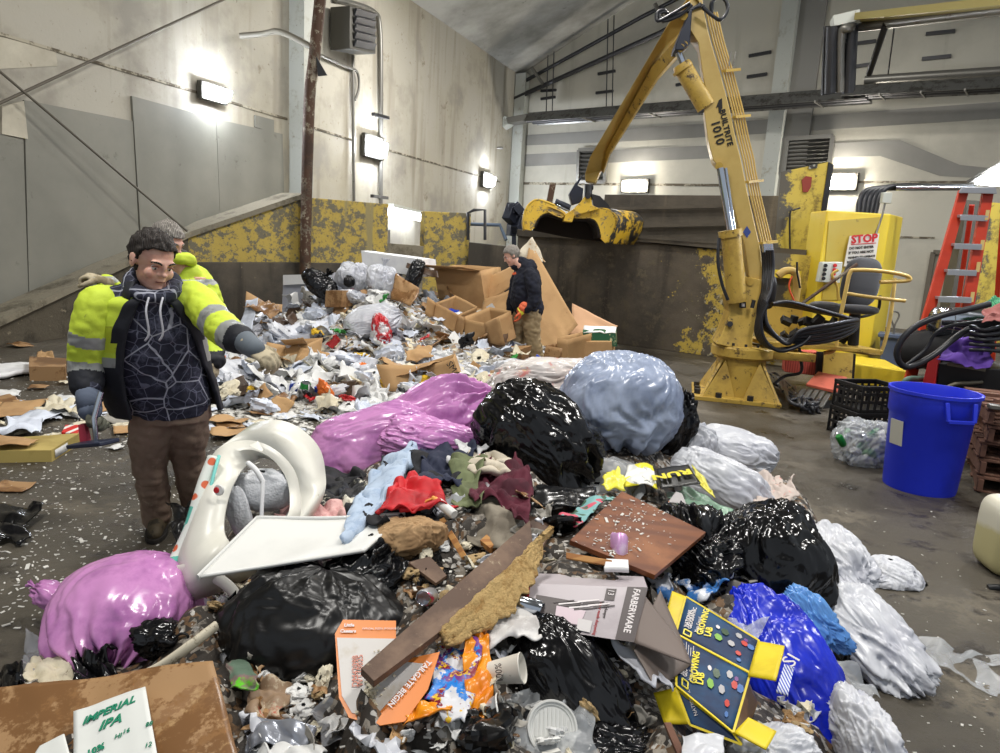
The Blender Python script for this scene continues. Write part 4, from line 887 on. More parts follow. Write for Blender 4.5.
crate('black plastic crate on the floor left of the blue bin, lower of two', k0, .22, M_blk, sz=(.5, .4, .27))
crate('black plastic crate stacked on another beside the blue bin', k0 + V((.02, .02, .275)), .25, M_blk, sz=(.5, .4, .27))

# pallets
M_plk = mat('reddish_weathered_wood', (118, 84, 68), .85, layers=[('noise', 3, .45, .65, (96, 66, 54)), ('rough', 14, .6, .68, (150, 124, 104))], scale=(1, 1, 1), bump=[('rough', 24, .003)])
def pallet(lab, c, rot):
    t = thing('wooden_pallet', lab, 'pallet', c, 'wooden pallets stacked by the jug'); R = Euler((0, 0, rot)).to_matrix(); c = V(c)
    for k in range(6):
        mb = MB(); mb.box(c + R @ V((.6, .08 + k * .19, .125)), (1.2, .13, .02), R); mb.build('deck_board', M_plk, t, bevel=.003)
    for k in range(3):
        mb = MB(); mb.box(c + R @ V((.03 + k * .57, .54, .065)), (.04, 1.1, .10), R); mb.build('stringer', M_plk, t, bevel=.003)
    for k in range(3):
        mb = MB(); mb.box(c + R @ V((.6, .08 + k * .46, .008)), (1.2, .10, .016), R); mb.build('bottom_board', M_plk, t, bevel=.003)
pb = G(975, 496) + V((.06, .10, 0))
for k, lab in enumerate(('reddish wooden pallet at the bottom of the stack beside the white jug', 'reddish wooden pallet second from the floor in the stack', 'reddish wooden pallet third from the floor in the stack', 'reddish wooden pallet fourth from the floor in the stack', 'reddish wooden pallet on top of the stack beside the blue bin')):
    pallet(lab, pb + V((.01 * (k % 2), .02 * ((k * 7) % 3), k * .139)), math.radians(-30 + (k * 5) % 7))
top = pb + V((.1, .15, .70))
for k in range(7):
    lb = ['short grey plank lying loose on the pallets', 'narrow steel strip lying on the pallets', 'brown offcut board on the pallets', 'dark bar lying across the pallets', 'thin pale lath on the pallets', 'blackened board at the back of the pallets', 'dark chain bundle on the pallets'][k]
    mb = MB(); p = top + V((rnd.uniform(0, .6), rnd.uniform(-.3, .3), .012 + .034 * (k % 3))); a = rnd.uniform(-.7, .3)
    mb.box(p, (rnd.uniform(.3, .6), rnd.uniform(.03, .09), .03), (0, 0, a)); tag(mb.build('loose_board', [M_pipe, M_hyd, M_plk, M_dkpipe, M_plk, M_rust, M_blk][k], org=p, bevel=.003), lb, 'board')
# white jug
jc = G(1003, 578); jc = V((jc.x + .10, jc.y + .10, 0))
jg = thing('plastic_jug', 'cloudy white plastic jug with yellowish liquid at the right edge', 'jug', jc)
M_jug = mat('cloudy_white_plastic', (212, 208, 190), .4, subs=.2, layers=[('noise', .01, 2, 3, (0, 0, 0))])
M_jug = mat('cloudy_jug_plastic', (206, 202, 184), .4, layers=[('noise', .4, .45, .5, (186, 178, 132), .35, ('Z', .55, .02))])
cushion(MB(), jc + V((0, 0, .225)), (.165, -.02, 0), (.02, .16, 0), (0, 0, .225), p=5.0, n=40, m=24).build('body', M_jug, jg, smooth=60)
mb = MB(); mb.tube(catmull([jc + V((.08, 0, .37)), jc + V((.05, 0, .46)), jc + V((-.03, 0, .46)), jc + V((-.07, 0, .38))], 5), .015, 10); mb.build('handle', M_jug, jg, smooth=60)
mb = MB(); mb.lathe([(.03, 0), (.035, .05), (0, .055)], jc + V((.11, 0, .38)), 20); mb.build('cap', M_jug, jg, smooth=40)
mb = MB(); p = G(988, 588); mb.tube(catmull([p, p + V((.04, -.01, .01)), p + V((.1, -.02, .01)), p + V((.2, -.05, .01))], 4), [.022] * 6 + [.012] * 7, 8); tag(mb.build('black_strap', M_blk, org=p, smooth=60), 'short black strap end lying on the floor below the white jug', 'strap')
# ================================================================ people
def organic(mb, name, m, parent, voxel=.006, smooth_n=2, disp=None, org=None, matfn=None):
    """union of closed shapes into one continuous surface"""
    o = mb.build(name, m, parent, org=org, smooth=180, weld=False)
    md = o.modifiers.new('r', 'REMESH'); md.mode = 'VOXEL'; md.voxel_size = voxel
    dg = bpy.context.evaluated_depsgraph_get(); dg.update()
    me = bpy.data.meshes.new_from_object(o.evaluated_get(dg)); old = o.data; o.modifiers.clear(); o.data = me; bpy.data.meshes.remove(old)
    bm = bmesh.new(); bm.from_mesh(me)
    for _ in range(smooth_n): bmesh.ops.smooth_vert(bm, verts=bm.verts, factor=.5, use_axis_x=True, use_axis_y=True, use_axis_z=True)
    if disp:
        bm.normal_update(); og = ORG[o.name]
        mv = [(v, v.normal * disp(v.co + og, v.normal)) for v in bm.verts]
        for v, d in mv: v.co += d
    bm.to_mesh(me); bm.free(); me.polygons.foreach_set('use_smooth', [True] * len(me.polygons))
    while len(me.materials) > 0: me.materials.pop()
    for q in (m if isinstance(m, (list, tuple)) else [m]): me.materials.append(q)
    if matfn:
        og = ORG[o.name]
        for p in me.polygons: p.material_index = matfn(p.center + og)
    return o
def folds(amp, sc=14, seed=0, vs=(1, 1, .45)):
    return lambda p, n: amp * (.6 * nz((p.x * vs[0], p.y * vs[1], p.z * vs[2] * 2), sc, seed) + .8 * (abs(nz((p.x, p.y, p.z * 1.7), sc * 1.3, seed + 4)) - .22) + .35 * nz(p, sc * 3, seed + 2))
def limb(mb, pts, rs, n=20, k=5, ref=(0, 1, 0)):
    """smooth tapering limb; rs one radius (or pair) per joint"""
    P_ = catmull(pts, k); out = []
    m = len(pts)
    for i in range(len(P_)):
        t = i / k; a = min(int(t), m - 2); f = t - a
        g = lambda r: r if isinstance(r, (tuple, list)) else (r, r)
        ra, rb = g(rs[a]), g(rs[min(a + 1, m - 1)]); f2 = f * f * (3 - 2 * f)
        out.append((ra[0] + (rb[0] - ra[0]) * f2, ra[1] + (rb[1] - ra[1]) * f2))
    mb.tube(P_, out, n, ref=ref)
    for q, r in ((pts[0], out[0]), (pts[-1], out[-1])): mb.sphere(q, (min(r),) * 3, 16, 10)
    return mb
def frame(fwd, up):
    f = V(fwd).normalized(); r = f.cross(V(up)).normalized(); u = r.cross(f).normalized(); return r, f, u
def head_shapes(mb, c, fwd, up, s=1.0):
    """skull, jaw, nose, brow, cheeks, lips and ears around the head centre c"""
    r, f, u = frame(fwd, up); R = Matrix((r, f, u)).transposed()
    def el(x, y, z, a, b, d, n=20, m=14):
        q = MB(); q.sphere((0, 0, 0), (a * s, b * s, d * s), n, m); L = V((x, y, z)) * s
        mb.add([V(c) + R @ (p + L) for p in q.v], q.f)
    el(0, -.012, .035, .076, .096, .088, 28, 20); el(0, .022, -.03, .062, .070, .078); el(0, .045, -.078, .040, .040, .032)
    el(0, .078, .028, .055, .020, .016); el(.036, .066, -.022, .026, .024, .026); el(-.036, .066, -.022, .026, .024, .026)
    el(0, .096, .008, .009, .013, .024, 12, 10); el(0, .106, -.014, .013, .014, .011, 12, 10); el(.012, .094, -.018, .008, .010, .007, 10, 8); el(-.012, .094, -.018, .008, .010, .007, 10, 8)
    el(0, .086, -.046, .024, .012, .008, 14, 8); el(0, .085, -.055, .020, .011, .006, 14, 8); el(0, .080, -.085, .020, .016, .016)
    for sx in (-1, 1):
        el(sx * .078, -.008, -.002, .008, .020, .030, 12, 10); el(sx * .082, -.016, .012, .007, .012, .018, 10, 8)
    return R
def head_parts(body, c, fwd, up, s, hair_m, skin_dark, hair_fn=None, back=.0, noise_amp=.006, low=-.05, brow=True, seed=1):
    r, f, u = frame(fwd, up); R = Matrix((r, f, u)).transposed(); c = V(c)
    W_ = lambda x, y, z: c + R @ (V((x, y, z)) * s)
    M_eyew = mat('eye_white', (226, 222, 216), .3); M_iris = mat('eye_iris', (60, 52, 44), .2)
    for sx in (-1, 1):
        mb = MB(); mb.sphere(W_(sx * .031, .073, .006), .0125 * s, 14, 10); e = mb.build('eye', M_eyew, body, smooth=180)
        mb = MB(); mb.sphere(W_(sx * .031, .0815, .004), .0058 * s, 10, 8); mb.build('iris', M_iris, e, smooth=180)
        mb = MB(); mb.tube(catmull([W_(sx * .017, .080, .013), W_(sx * .031, .086, .0135), W_(sx * .046, .078, .010)], 4), .0035 * s, 6); mb.build('eyelid', skin_dark, e, smooth=180)
        if brow:
            mb = MB(); mb.tube(catmull([W_(sx * .014, .094, .026), W_(sx * .032, .092, .033), W_(sx * .052, .077, .028)], 4), .0045 * s, 6); mb.build('eyebrow', hair_m, body, smooth=180)
    mb = MB(); mb.tube(catmull([W_(-.020, .090, -.0505), W_(0, .0965, -.0495), W_(.020, .090, -.0505)], 4), .0026 * s, 6); mb.build('mouth', mat('lip_shadow', (112, 58, 52), .6), body, smooth=180)
    # hair: cap of locks over the skull
    mb = MB()
    n, m = 64, 40; vs = []
    for i in range(m + 1):
        th = math.pi * i / m
        for j in range(n):
            ph = 2 * math.pi * j / n; d = V((math.sin(th) * math.cos(ph), math.sin(th) * math.sin(ph), math.cos(th)))
            front = max(0, d.y)
            hl = low + .115 * sstep(.15, .75, d.y) + .03 * (abs(d.x) > .8) * (d.y > -.2)     # hairline height
            p = V((d.x * .082, d.y * .102 - .012, d.z * .096 + .037))
            lock = noise_amp * (1.1 * nz((d.x * 3, d.y * 2, d.z * 1.2), 2.5, seed) + .6 * abs(nz((d.x * 9, d.y * 9, d.z * 3), 1.6, seed + 2)))
            if p.z < hl: p = V((d.x * .066, d.y * .080 - .012, max(p.z, hl - .004) * .98))
            else: p = p + d * (lock + .003)
            vs.append(W_(*p))
    mb.add(vs, [(i * n + j, i * n + (j + 1) % n, (i + 1) * n + (j + 1) % n, (i + 1) * n + j) for i in range(m) for j in range(n)])
    return mb.build('hair', hair_m, body, smooth=180)
def hand_shapes(mb, wrist, d, pn, s=1.0, curl=.6, side=1, spread=.12):
    """palm, four unequal bent fingers and a thumb leaving the palm's side; d = towards fingers, pn = palm facing"""
    d = V(d).normalized(); pn = V(pn); pn = (pn - d * pn.dot(d)).normalized(); x = d.cross(pn) * side
    w_ = V(wrist)
    limb(mb, [w_ - d * .03, w_, w_ + d * .045 * s, w_ + d * .085 * s], [(.036 * s, .032 * s), (.032 * s, .027 * s), (.043 * s, .019 * s), (.042 * s, .016 * s)], 16, 4, ref=pn)
    for i, (o, L) in enumerate(((-.032, .070), (-.011, .080), (.011, .075), (.031, .058))):
        b = w_ + d * (.085 - abs(i - 1.3) * .004) * s + x * o * s; a = 0; p = b; pts = [b - d * .02 * s, b]; sd = (d + x * o * spread * 8).normalized()
        for k, fr in enumerate((.45, .32, .25)):
            a += curl * (.75, 1.0, .7)[k] * (1 + .1 * i); q = sd * math.cos(a) + pn * math.sin(a); p = p + q * L * fr * s; pts.append(p)
        mb.tube(catmull(pts, 3), [.0115 * s * (1 - .022 * k) for k in range(3 * (len(pts) - 1) + 1)], 10); mb.sphere(p, .0088 * s, 8, 6)
    b = w_ + d * .025 * s - x * .032 * s; p1 = b - x * .026 * s + d * .022 * s + pn * .015 * s; p2 = p1 + (d * .8 - x * .25 + pn * (.3 + curl * .5)).normalized() * .035 * s; p3 = p2 + (d * .9 + x * .2 + pn * curl * .8).normalized() * .027 * s
    mb.tube(catmull([b, p1, p2, p3], 3), [.016 * s] * 4 + [.0135 * s] * 3 + [.011 * s] * 3, 10); mb.sphere(p3, .0105 * s, 8, 6)
def ring_shell(levels, lat, fwd, open_fn=None, n=48):
    """garment body: levels of (centre, rx, ry), open at the front where open_fn(level) gives half angle"""
    mb = MB(); m = len(levels); vs = []
    l, f = V(lat).normalized(), V(fwd).normalized()
    for i, (c, rx, ry) in enumerate(levels):
        a0 = open_fn(i / (m - 1)) if open_fn else (0, 0)
        s0, s1 = (a0 if isinstance(a0, tuple) else (a0, a0))
        for j in range(n + 1):
            t = math.radians(s0) + (2 * math.pi - math.radians(s0 + s1)) * j / n
            vs.append(V(c) + l * (-rx * math.sin(-t)) + f * (ry * math.cos(t)))
    mb.add(vs, [(i * (n + 1) + j, i * (n + 1) + j + 1, (i + 1) * (n + 1) + j + 1, (i + 1) * (n + 1) + j) for i in range(m - 1) for j in range(n)])
    return mb
def interp(levels, k=6):
    cs = catmull([l[0] for l in levels], k); out = []
    for i, c in enumerate(cs):
        t = i / k; a = min(int(t), len(levels) - 2); f = t - a; f = f * f * (3 - 2 * f)
        out.append((c, levels[a][1] * (1 - f) + levels[a + 1][1] * f, levels[a][2] * (1 - f) + levels[a + 1][2] * f))
    return out
def apply_disp(mb, fn):
    mb.v = [p + fn(p) for p in mb.v]; return mb

M_skin = mat('skin', (214, 168, 148), .5, subs=.1, layers=[('noise', 16, .45, .7, (204, 146, 128))])
M_skind = mat('skin_shadowed_crease', (150, 98, 82), .6)
M_hairb = mat('dark_brown_hair', (30, 23, 19), .55, layers=[('wave', 30, .3, .9, (44, 34, 28))], bump=[('wave', 40, .003)])
M_hairg = mat('grey_hair', (150, 144, 136), .6, layers=[('wave', 30, .3, .9, (110, 104, 98))], bump=[('wave', 40, .003)])
M_hiv = mat('hi_vis_yellow_cloth', (196, 216, 62), .7, layers=[('noise', 5, .5, .7, (172, 192, 58)), ('rough', 12, .63, .72, (120, 128, 50))], bump=[('noise', 40, .002)])
M_hivd = mat('dirty_hi_vis_pocket', (186, 200, 50), .75, layers=[('rough', 9, .52, .64, (110, 104, 44))])
M_refb = mat('grey_reflective_band', (150, 152, 150), .4, .1, layers=[('rough', 8, .55, .65, (124, 124, 118))])
M_jblk = mat('black_jacket_cloth', (22, 24, 32), .7, layers=[('noise', 8, .5, .7, (34, 36, 46))], bump=[('noise', 30, .002)])
M_hood = mat('navy_branch_pattern_cloth', (34, 36, 52), .8, layers=[('rough', 9, .52, .6, (74, 76, 94)), ('edge', 16, .035, .02, (100, 102, 120)), ('edge', 5.5, .022, .012, (164, 166, 178))], bump=[('noise', 20, .004)])
M_trous = mat('brown_work_trousers', (134, 114, 98), .85, layers=[('noise', 4, .45, .65, (112, 94, 80)), ('rough', 7, .58, .68, (156, 136, 118))], bump=[('noise', 60, .001), ('rough', 10, .004)])
M_boot = mat('camouflage_boot', (74, 64, 46), .7, layers=[('noise', 14, .5, .55, (44, 38, 28)), ('noise', 9, .6, .63, (118, 104, 76))])
M_sole = mat('dark_boot_sole', (34, 30, 26), .8)
M_glove = mat('dirty_beige_glove', (178, 166, 140), .85, layers=[('noise', 12, .48, .62, (130, 118, 92)), ('rough', 24, .58, .66, (84, 76, 60))], bump=[('noise', 60, .001)])
M_gloveg = mat('grey_green_glove', (110, 110, 96), .8, layers=[('noise', 14, .5, .6, (74, 74, 64))])
M_knit = mat('grey_knit_cuff', (104, 114, 132), .9, layers=[('stripez', 60, .4, .6, (78, 86, 104))])
M_smoke = mat('grey_cuff', (96, 104, 112), .8)

# ---- man in the open hi-vis jacket
def boots(par, ankles, fdir, s=1.0, m=M_boot):
    for a in ankles:
        a = V(a); f = V(fdir).normalized(); z0 = 0.0
        mb = MB(); limb(mb, [a + V((0, 0, .10)), V((a.x, a.y, .08)), V((a.x, a.y, .05)) + f * .05], [.062 * s, .060 * s, (.055 * s, .05 * s)], 18)
        limb(mb, [V((a.x, a.y, .055)) - f * .03, V((a.x, a.y, .055)) + f * .09, V((a.x, a.y, .045)) + f * .17 * s], [(.05 * s, .05), (.055 * s, .045), (.048 * s, .036)], 18)
        b = organic(mb, 'boot', m, par, .008, 2)
        mb = MB(); r = V((-f.y, f.x, 0)); pts = []
        for k in range(20):
            t = 2 * math.pi * k / 20; pts.append(V((a.x, a.y, 0)) + f * (.065 + math.cos(t) * .155 * s) + r * math.sin(t) * (.057 + .006 * math.cos(t)) * s)
        mb.prism(pts, (0, 0, .028)); mb.build('sole', M_sole, b, smooth=0, bevel=.005)
root = thing('person', 'dark-haired person in open lime and black hi-vis jacket over a patterned hoodie, pointing right', 'person', G(168, 538))
fw1 = V((.52, -.85, 0)); la1 = V((.85, .52, 0))   # the way he faces, and to his left
hc1 = P(152, 262, 3.42)
pel = P(170, 398, 3.66)
hipL, kneL, ankL = P(153, 402, 3.62), P(150, 462, 3.68), P(158, 521, 3.84)
hipR, kneR, ankR = P(189, 400, 3.70), P(187, 452, 3.80), P(196, 505, 4.02)
ankL.z = .13; ankR.z = .13
sR, eR, wR = P(99, 306, 3.36), P(88, 362, 3.36), P(90, 402, 3.25)
sL, eL, wL = P(196, 300, 3.56), P(222, 328, 3.35), P(252, 347, 3.12)
hf1 = V((.80, -.56, -.36)).normalized()
mb = MB(); R1 = head_shapes(mb, hc1, hf1, (0, .1, 1), 1.16)
limb(mb, [hc1 + V((0, .01, -.04)), hc1 + V((-.01, .02, -.13)), P(150, 308, 3.47)], [.055, .058, .075])
limb(mb, [P(150, 305, 3.47), P(150, 335, 3.52), P(160, 370, 3.58), pel], [(.15, .09), (.17, .11), (.16, .11), (.15, .11)], ref=fw1)
for h, k, a in ((hipL, kneL, ankL), (hipR, kneR, ankR)): limb(mb, [h, k, a], [.08, .055, .04])
for s_, e, w_ in ((sR, eR, wR), (sL, eL, wL)): limb(mb, [P(150, 305, 3.47), s_, e, w_.lerp(e, .1), w_ + (w_ - e).normalized() * .012], [.07, .055, .042, .028, .020])
body = organic(mb, 'body', M_skin, root, .0055, 2)
head_parts(body, hc1, hf1, (0, .1, 1), 1.16, M_hairb, M_skind, low=-.035, noise_amp=.012, seed=3)
for sx in (1,):   # light stubble along the jaw
    pass
# hoodie
mb = MB(); lv = [(P(150, 300, 3.46), .10, .09), (P(150, 310, 3.48), .19, .12), (P(152, 335, 3.52), .225, .155), (P(157, 365, 3.57), .225, .165), (P(168, 395, 3.63), .215, .16), (P(171, 414, 3.66), .195, .15)]
mb = MB()
for i in range(len(lv) - 1): pass
L_ = interp(lv, 5); Rm = ring_shell(L_, la1, fw1, n=40); Rm.f.append(tuple(range(40, -1, -1))); b_ = (len(L_) - 1) * 41; Rm.f.append(tuple(range(b_, b_ + 41)))
mb.add(Rm.v, Rm.f)
limb(mb, [P(150, 300, 3.46), sR, eR, eR.lerp(wR, .6)], [.08, .07, .055, .05]); limb(mb, [P(150, 300, 3.46), sL, eL, eL.lerp(wL, .6)], [.08, .07, .055, .05])
# bunched hood round the neck
ctr = hc1 + V((-.015, .03, -.145))
mb.tube([ctr + la1 * (.100 * math.cos(t)) + fw1 * (.100 * math.sin(t)) + V((0, 0, .035 - .055 * math.sin(t))) for t in [2 * math.pi * k / 24 for k in range(24)]], .038, 12, closed=True)
hood = organic(mb, 'hoodie', M_hood, root, .009, 2, folds(.014, 9, 3))
for k, (x, y) in enumerate(((150, 306), (160, 302))):
    mb = MB(); q = hc1 + fw1 * .13 + la1 * (-.03 + .06 * k) + V((0, 0, -.16)); mb.tube(catmull([q, q + V((.01, -.05, -.06)), q + V((.02, -.05, -.16)), q + V((.0, -.05, -.20))], 4), .005, 6); mb.build('drawstring', mat('pale_cord', (176, 176, 184), .8), root, smooth=180)
# jacket body: open shell
jl_ = interp([(P(149, 296, 3.46), .135, .125), (P(148, 305, 3.47), .215, .145), (P(149, 330, 3.51), .262, .175), (P(154, 365, 3.57), .268, .195), (P(163, 395, 3.62), .275, .205), (P(168, 410, 3.65), .272, .205)], 8)
def opn(t): return (22 + 44 * sstep(0, .8, t), 12 + 30 * sstep(0, .9, t))
mb = ring_shell(jl_, la1, fw1, opn, 72)
ntop = 73
fo = folds(.012, 8, 11)
apply_disp(mb, lambda p: (p - V((P(155, 350, 3.55).x, P(155, 350, 3.55).y, p.z))).normalized() * fo(p, None))
M_J = [M_hiv, M_refb, M_jblk, M_hivd]
jk = mb.build('jacket', M_J, root, smooth=180, solid=.018)
og = ORG[jk.name]; jz = [c.z for c, _, _ in jl_]
zt_, zb_ = jz[0], jz[-1]
for p in jk.data.polygons:
    c = p.center + og; t = (zt_ - c.z) / (zt_ - zb_); rel = c - jl_[len(jl_) // 2][0]; ang = math.degrees(math.atan2(rel.dot(la1), rel.dot(fw1)))
    i = 0
    if t > .46: i = 1
    if t > .56: i = 2
    if t < .5 and -92 < ang < -72: i = 1
    if t < .5 and 62 < ang < 80: i = 1
    if .22 < t < .44 and -66 < ang < -38: i = 3
    jj = p.index % 72
    if jj < (5 if t < .35 else 3) or jj > (67 if t < .35 else 69): i = 2
    p.material_index = i
# pocket flap and collar
mb = MB(); cc = hc1 + V((-.02, .03, -.17))
mb = ring_shell([(cc + V((0, .01, .075)), .118, .115), (cc + V((0, 0, .02)), .130, .125), (cc + V((0, 0, -.03)), .150, .135)], la1, fw1, lambda t: (58, 44), 40)
apply_disp(mb, lambda p: V((nz(p, 12), nz(p, 12, 2), nz(p, 12, 3))) * .012)
mb.build('collar', M_jblk, root, smooth=180, solid=.014)
def sleeve(par, pts, rs, bands, name='sleeve', seed=1, cuff=None, amp=.010):
    mb = MB(); limb(mb, pts, rs, 28, 8)
    Ls = [(pts[i + 1] - pts[i]).length for i in range(len(pts) - 1)]; T_ = sum(Ls)
    def mf(c):
        best = (9, 0)
        acc = 0
        for i in range(len(pts) - 1):
            a, b = pts[i], pts[i + 1]; u = max(0, min(1, (c - a).dot(b - a) / (b - a).length_squared)); d = (c - a.lerp(b, u)).length
            if d < best[0]: best = (d, (acc + u * Ls[i]) / T_)
            acc += Ls[i]
        for lo, hi, i in bands:
            if lo <= best[1] <= hi: return i
        return 0
    return organic(mb, name, M_J, par, .008, 2, folds(amp, 10, seed), matfn=mf)
shR = P(116, 303, 3.40)
sleeve(root, [shR, sR, P(92, 330, 3.34), eR, P(87, 385, 3.31)], [.085, .098, .095, .088, .075], [(.42, .55, 1), (.76, .88, 1), (.88, 1.1, 2)], seed=4)
shL = P(182, 300, 3.52)
sleeve(root, [shL, sL, eL, P(242, 341, 3.2)], [.085, .092, .082, .066], [(.47, .60, 1), (.80, .92, 1), (.92, 1.1, 2)], seed=8)
mb = MB(); limb(mb, [P(87, 386, 3.30), P(90, 410, 3.24)], [.055, .042], 20); mb.build('knit_cuff', M_knit, root, smooth=180)
mb = MB(); limb(mb, [P(244, 341, 3.19), wL, wL + (wL - eL).normalized() * .03], [.054, .048, .045], 20); mb.build('knit_cuff', M_smoke, root, smooth=180)
mb = MB(); hand_shapes(mb, wL, V((.75, -.35, -.35)), V((.1, .2, -1)), 1.15, .75, side=-1); organic(mb, 'glove', M_glove, root, .0045, 1)
mb = MB(); hand_shapes(mb, P(89.5, 404, 3.25), P(92, 440, 3.2) - P(90, 404, 3.25), V((.9, .35, 0)), 1.15, .95, side=1); organic(mb, 'glove', M_gloveg, root, .0045, 1)
# trousers
mb = MB(); Lp = interp([(P(169, 388, 3.64), .185, .145), (P(170, 402, 3.66), .20, .155), (P(171, 420, 3.67), .205, .15)], 4)
Rm = ring_shell(Lp, la1, fw1, n=40); Rm.f.append(tuple(range(40, -1, -1))); b_ = (len(Lp) - 1) * 41; Rm.f.append(tuple(range(b_, b_ + 41))); mb.add(Rm.v, Rm.f)
limb(mb, [P(155, 408, 3.62), P(151, 436, 3.64), kneL, P(154, 492, 3.76), P(157, 517, 3.83)], [.115, .112, .092, .082, .080], 24)
limb(mb, [P(188, 406, 3.70), P(188, 432, 3.74), kneR, P(192, 482, 3.90), P(195, 502, 4.0)], [.115, .110, .092, .082, .080], 24)
organic(mb, 'trousers', M_trous, root, .008, 2, folds(.013, 8, 21, (1, 1, .9)))
boots(root, [ankL, ankR], (.35, -.94, 0), 1.05)
# tool in his lowered hand
hd = P(95, 436, 3.16)
tl = thing('litter_scoop', 'small dark blue handled scoop held in the lowered gloved hand', 'scoop', hd)
mb = MB(); mb.bar(P(76, 445, 3.2), P(110, 442, 3.1), .10, .02); mb.build('blade', mat('dark_blue_plastic', (36, 42, 62), .4), tl, bevel=.005)
mb = MB(); mb.tube([P(96, 442, 3.16), P(94, 418, 3.16), P(101, 392, 3.2)], .012, 10); mb.build('handle', M_hyd, tl, smooth=60)
mb = MB(); mb.prism([P(78, 425, 3.22), P(84, 424, 3.22), P(88, 443, 3.22), P(80, 444, 3.22)], (0, .03, 0)); mb.build('pink_grip', mat('pink_plastic', (196, 66, 84), .4), tl)

# ---- second person, behind, hi-vis jacket with hood
root = thing('person', 'grey-haired person in lime hi-vis jacket standing behind the patterned hoodie', 'person', P(178, 480, 4.75) * 1)
root.location.z = 0; ORG[root.name] = V(root.location)
fw2 = V((.88, .47, 0)); la2 = V((-.47, .88, 0))
hc2 = P(167, 243, 4.62); hf2 = V((.85, -.25, -.35)).normalized()
mb = MB(); head_shapes(mb, hc2, hf2, (0, 0, 1), 1.05)
t2 = P(186, 275, 4.75); p2 = V((t2.x - .02, t2.y, .92))
limb(mb, [hc2, hc2 + V((0.02, .04, -.14)), t2], [.055, .06, .09])
limb(mb, [t2, t2.lerp(p2, .5), p2], [(.15, .10), (.14, .10), (.14, .10)])
sA, eA, wA = P(160, 278, 4.75), P(120, 296, 4.62), P(104, 281, 4.5)
sB, eB, wB = P(205, 290, 4.8), P(212, 330, 4.75), P(215, 360, 4.6)
for s_, e, w_ in ((sA, eA, wA), (sB, eB, wB)): limb(mb, [t2 + V((0, 0, -.04)), s_ + V((0, 0, -.02)), e, w_], [.05, .045, .038, .028])
for sx in (-.1, .1):
    h = p2 + la2 * sx; limb(mb, [h, V((h.x, h.y, .5)), V((h.x, h.y, .1))], [.08, .055, .04])
body = organic(mb, 'body', M_skin, root, .007, 2)
head_parts(body, hc2, hf2, (0, 0, 1), 1.05, M_hairg, M_skind, low=-.05, noise_amp=.012, seed=9)
mb = MB(); limb(mb, [t2 + V((0, 0, -.02)), t2 + V((0, 0, -.16)), t2.lerp(p2, .7), p2 + V((0, 0, -.03))], [(.16, .12), (.205, .15), (.20, .15), (.21, .16)], 28, ref=fw2)
zc2 = t2.z
def mf2(c):
    dz_ = zc2 - c.z
    if .30 < dz_ < .36 or .02 < dz_ < .055: return 1
    return 2 if dz_ > .48 else 0
limb(mb, [t2, sA, P(138, 290, 4.68), eA], [.09, .085, .075, .07], 20); limb(mb, [eA, wA.lerp(eA, .25)], [.065, .055], 20); limb(mb, [t2, sB, eB, wB], [.10, .095, .08, .065], 20)
organic(mb, 'jacket', M_J, root, .010, 2, folds(.018, 8, 31), matfn=mf2)
mb = MB(); ct2 = hc2 + V((.015, .05, -.14)); mb.tube([ct2 + V((.105 * math.cos(t), .10 * math.sin(t), .05 * math.cos(t + .6))) for t in [2 * math.pi * k / 24 for k in range(24)]], .04, 12, closed=True); organic(mb, 'hood', M_hiv, root, .010, 2, folds(.012, 9, 5))
mb = MB(); mb.tube([ct2 + V((.075 * math.cos(t), .07 * math.sin(t), .04 + .04 * math.cos(t + .6))) for t in [2 * math.pi * k / 24 for k in range(24)]], .026, 12, closed=True); mb.build('hood_lining', mat('grey_fleece', (84, 82, 80), .9), root, smooth=180)
mb = MB(); hand_shapes(mb, wA, V((-.75, -.1, .25)), V((-.3, .1, -1)), 1.15, .9, side=-1); organic(mb, 'glove', M_glove, root, .005, 1)
mb = MB(); hand_shapes(mb, wB, V((.1, -.2, -1)), V((-1, 0, 0)), 1.1, .6); organic(mb, 'glove', M_glove, root, .006, 1)
mb = MB()
for sx in (-.1, .1):
    h = p2 + la2 * sx; limb(mb, [h + V((0, 0, .04)), V((h.x, h.y, .5)), V((h.x, h.y, .12))], [.115, .09, .078], 20)
organic(mb, 'trousers', mat('dark_grey_trousers', (58, 58, 62), .85), root, .010, 2, folds(.014, 9, 41))
boots(root, [V((p2.x, p2.y, .12)) + la2 * q for q in (-.1, .1)], fw2)
st_ = MB(); st_.tube([P(95, 277, 4.47), P(90, 310, 4.47), P(88, 330, 4.5)], .016, 10); tag(st_.build('white_stick', mat('white_plastic_tube', (220, 224, 226), .4), org=P(95, 277, 4.47), smooth=60), 'short white stick held upright in the raised beige glove', 'stick')

# ---- third person by the cardboard, navy hoodie
root = thing('person', 'grey-haired person in navy hoodie and khaki trousers looking down by the cardboard', 'person', G(525, 369))
Y3 = 9.9
hc3 = P(512, 256, Y3); hf3 = V((-.86, -.15, -.5)).normalized(); fw3 = V((-.96, -.28, 0)).normalized(); la3 = V((fw3.y, -fw3.x, 0)) * -1
mb = MB(); head_shapes(mb, hc3, hf3, (-.25, 0, 1), 1.12)
s3 = P(527, 272, Y3); pv = P(533, 312, Y3)
limb(mb, [hc3, hc3 + V((.09, 0, -.10)), s3], [.055, .06, .09])
limb(mb, [s3, P(527, 290, Y3), pv], [(.15, .10), (.15, .11), (.14, .11)])
sN, eN, wN = P(532, 279, Y3 - .2), P(534, 300, Y3 - .28), P(521, 311, Y3 - .3)
sF, eF, wF = P(518, 279, Y3 + .2), P(513, 298, Y3 + .2), P(509, 316, Y3 + .1)
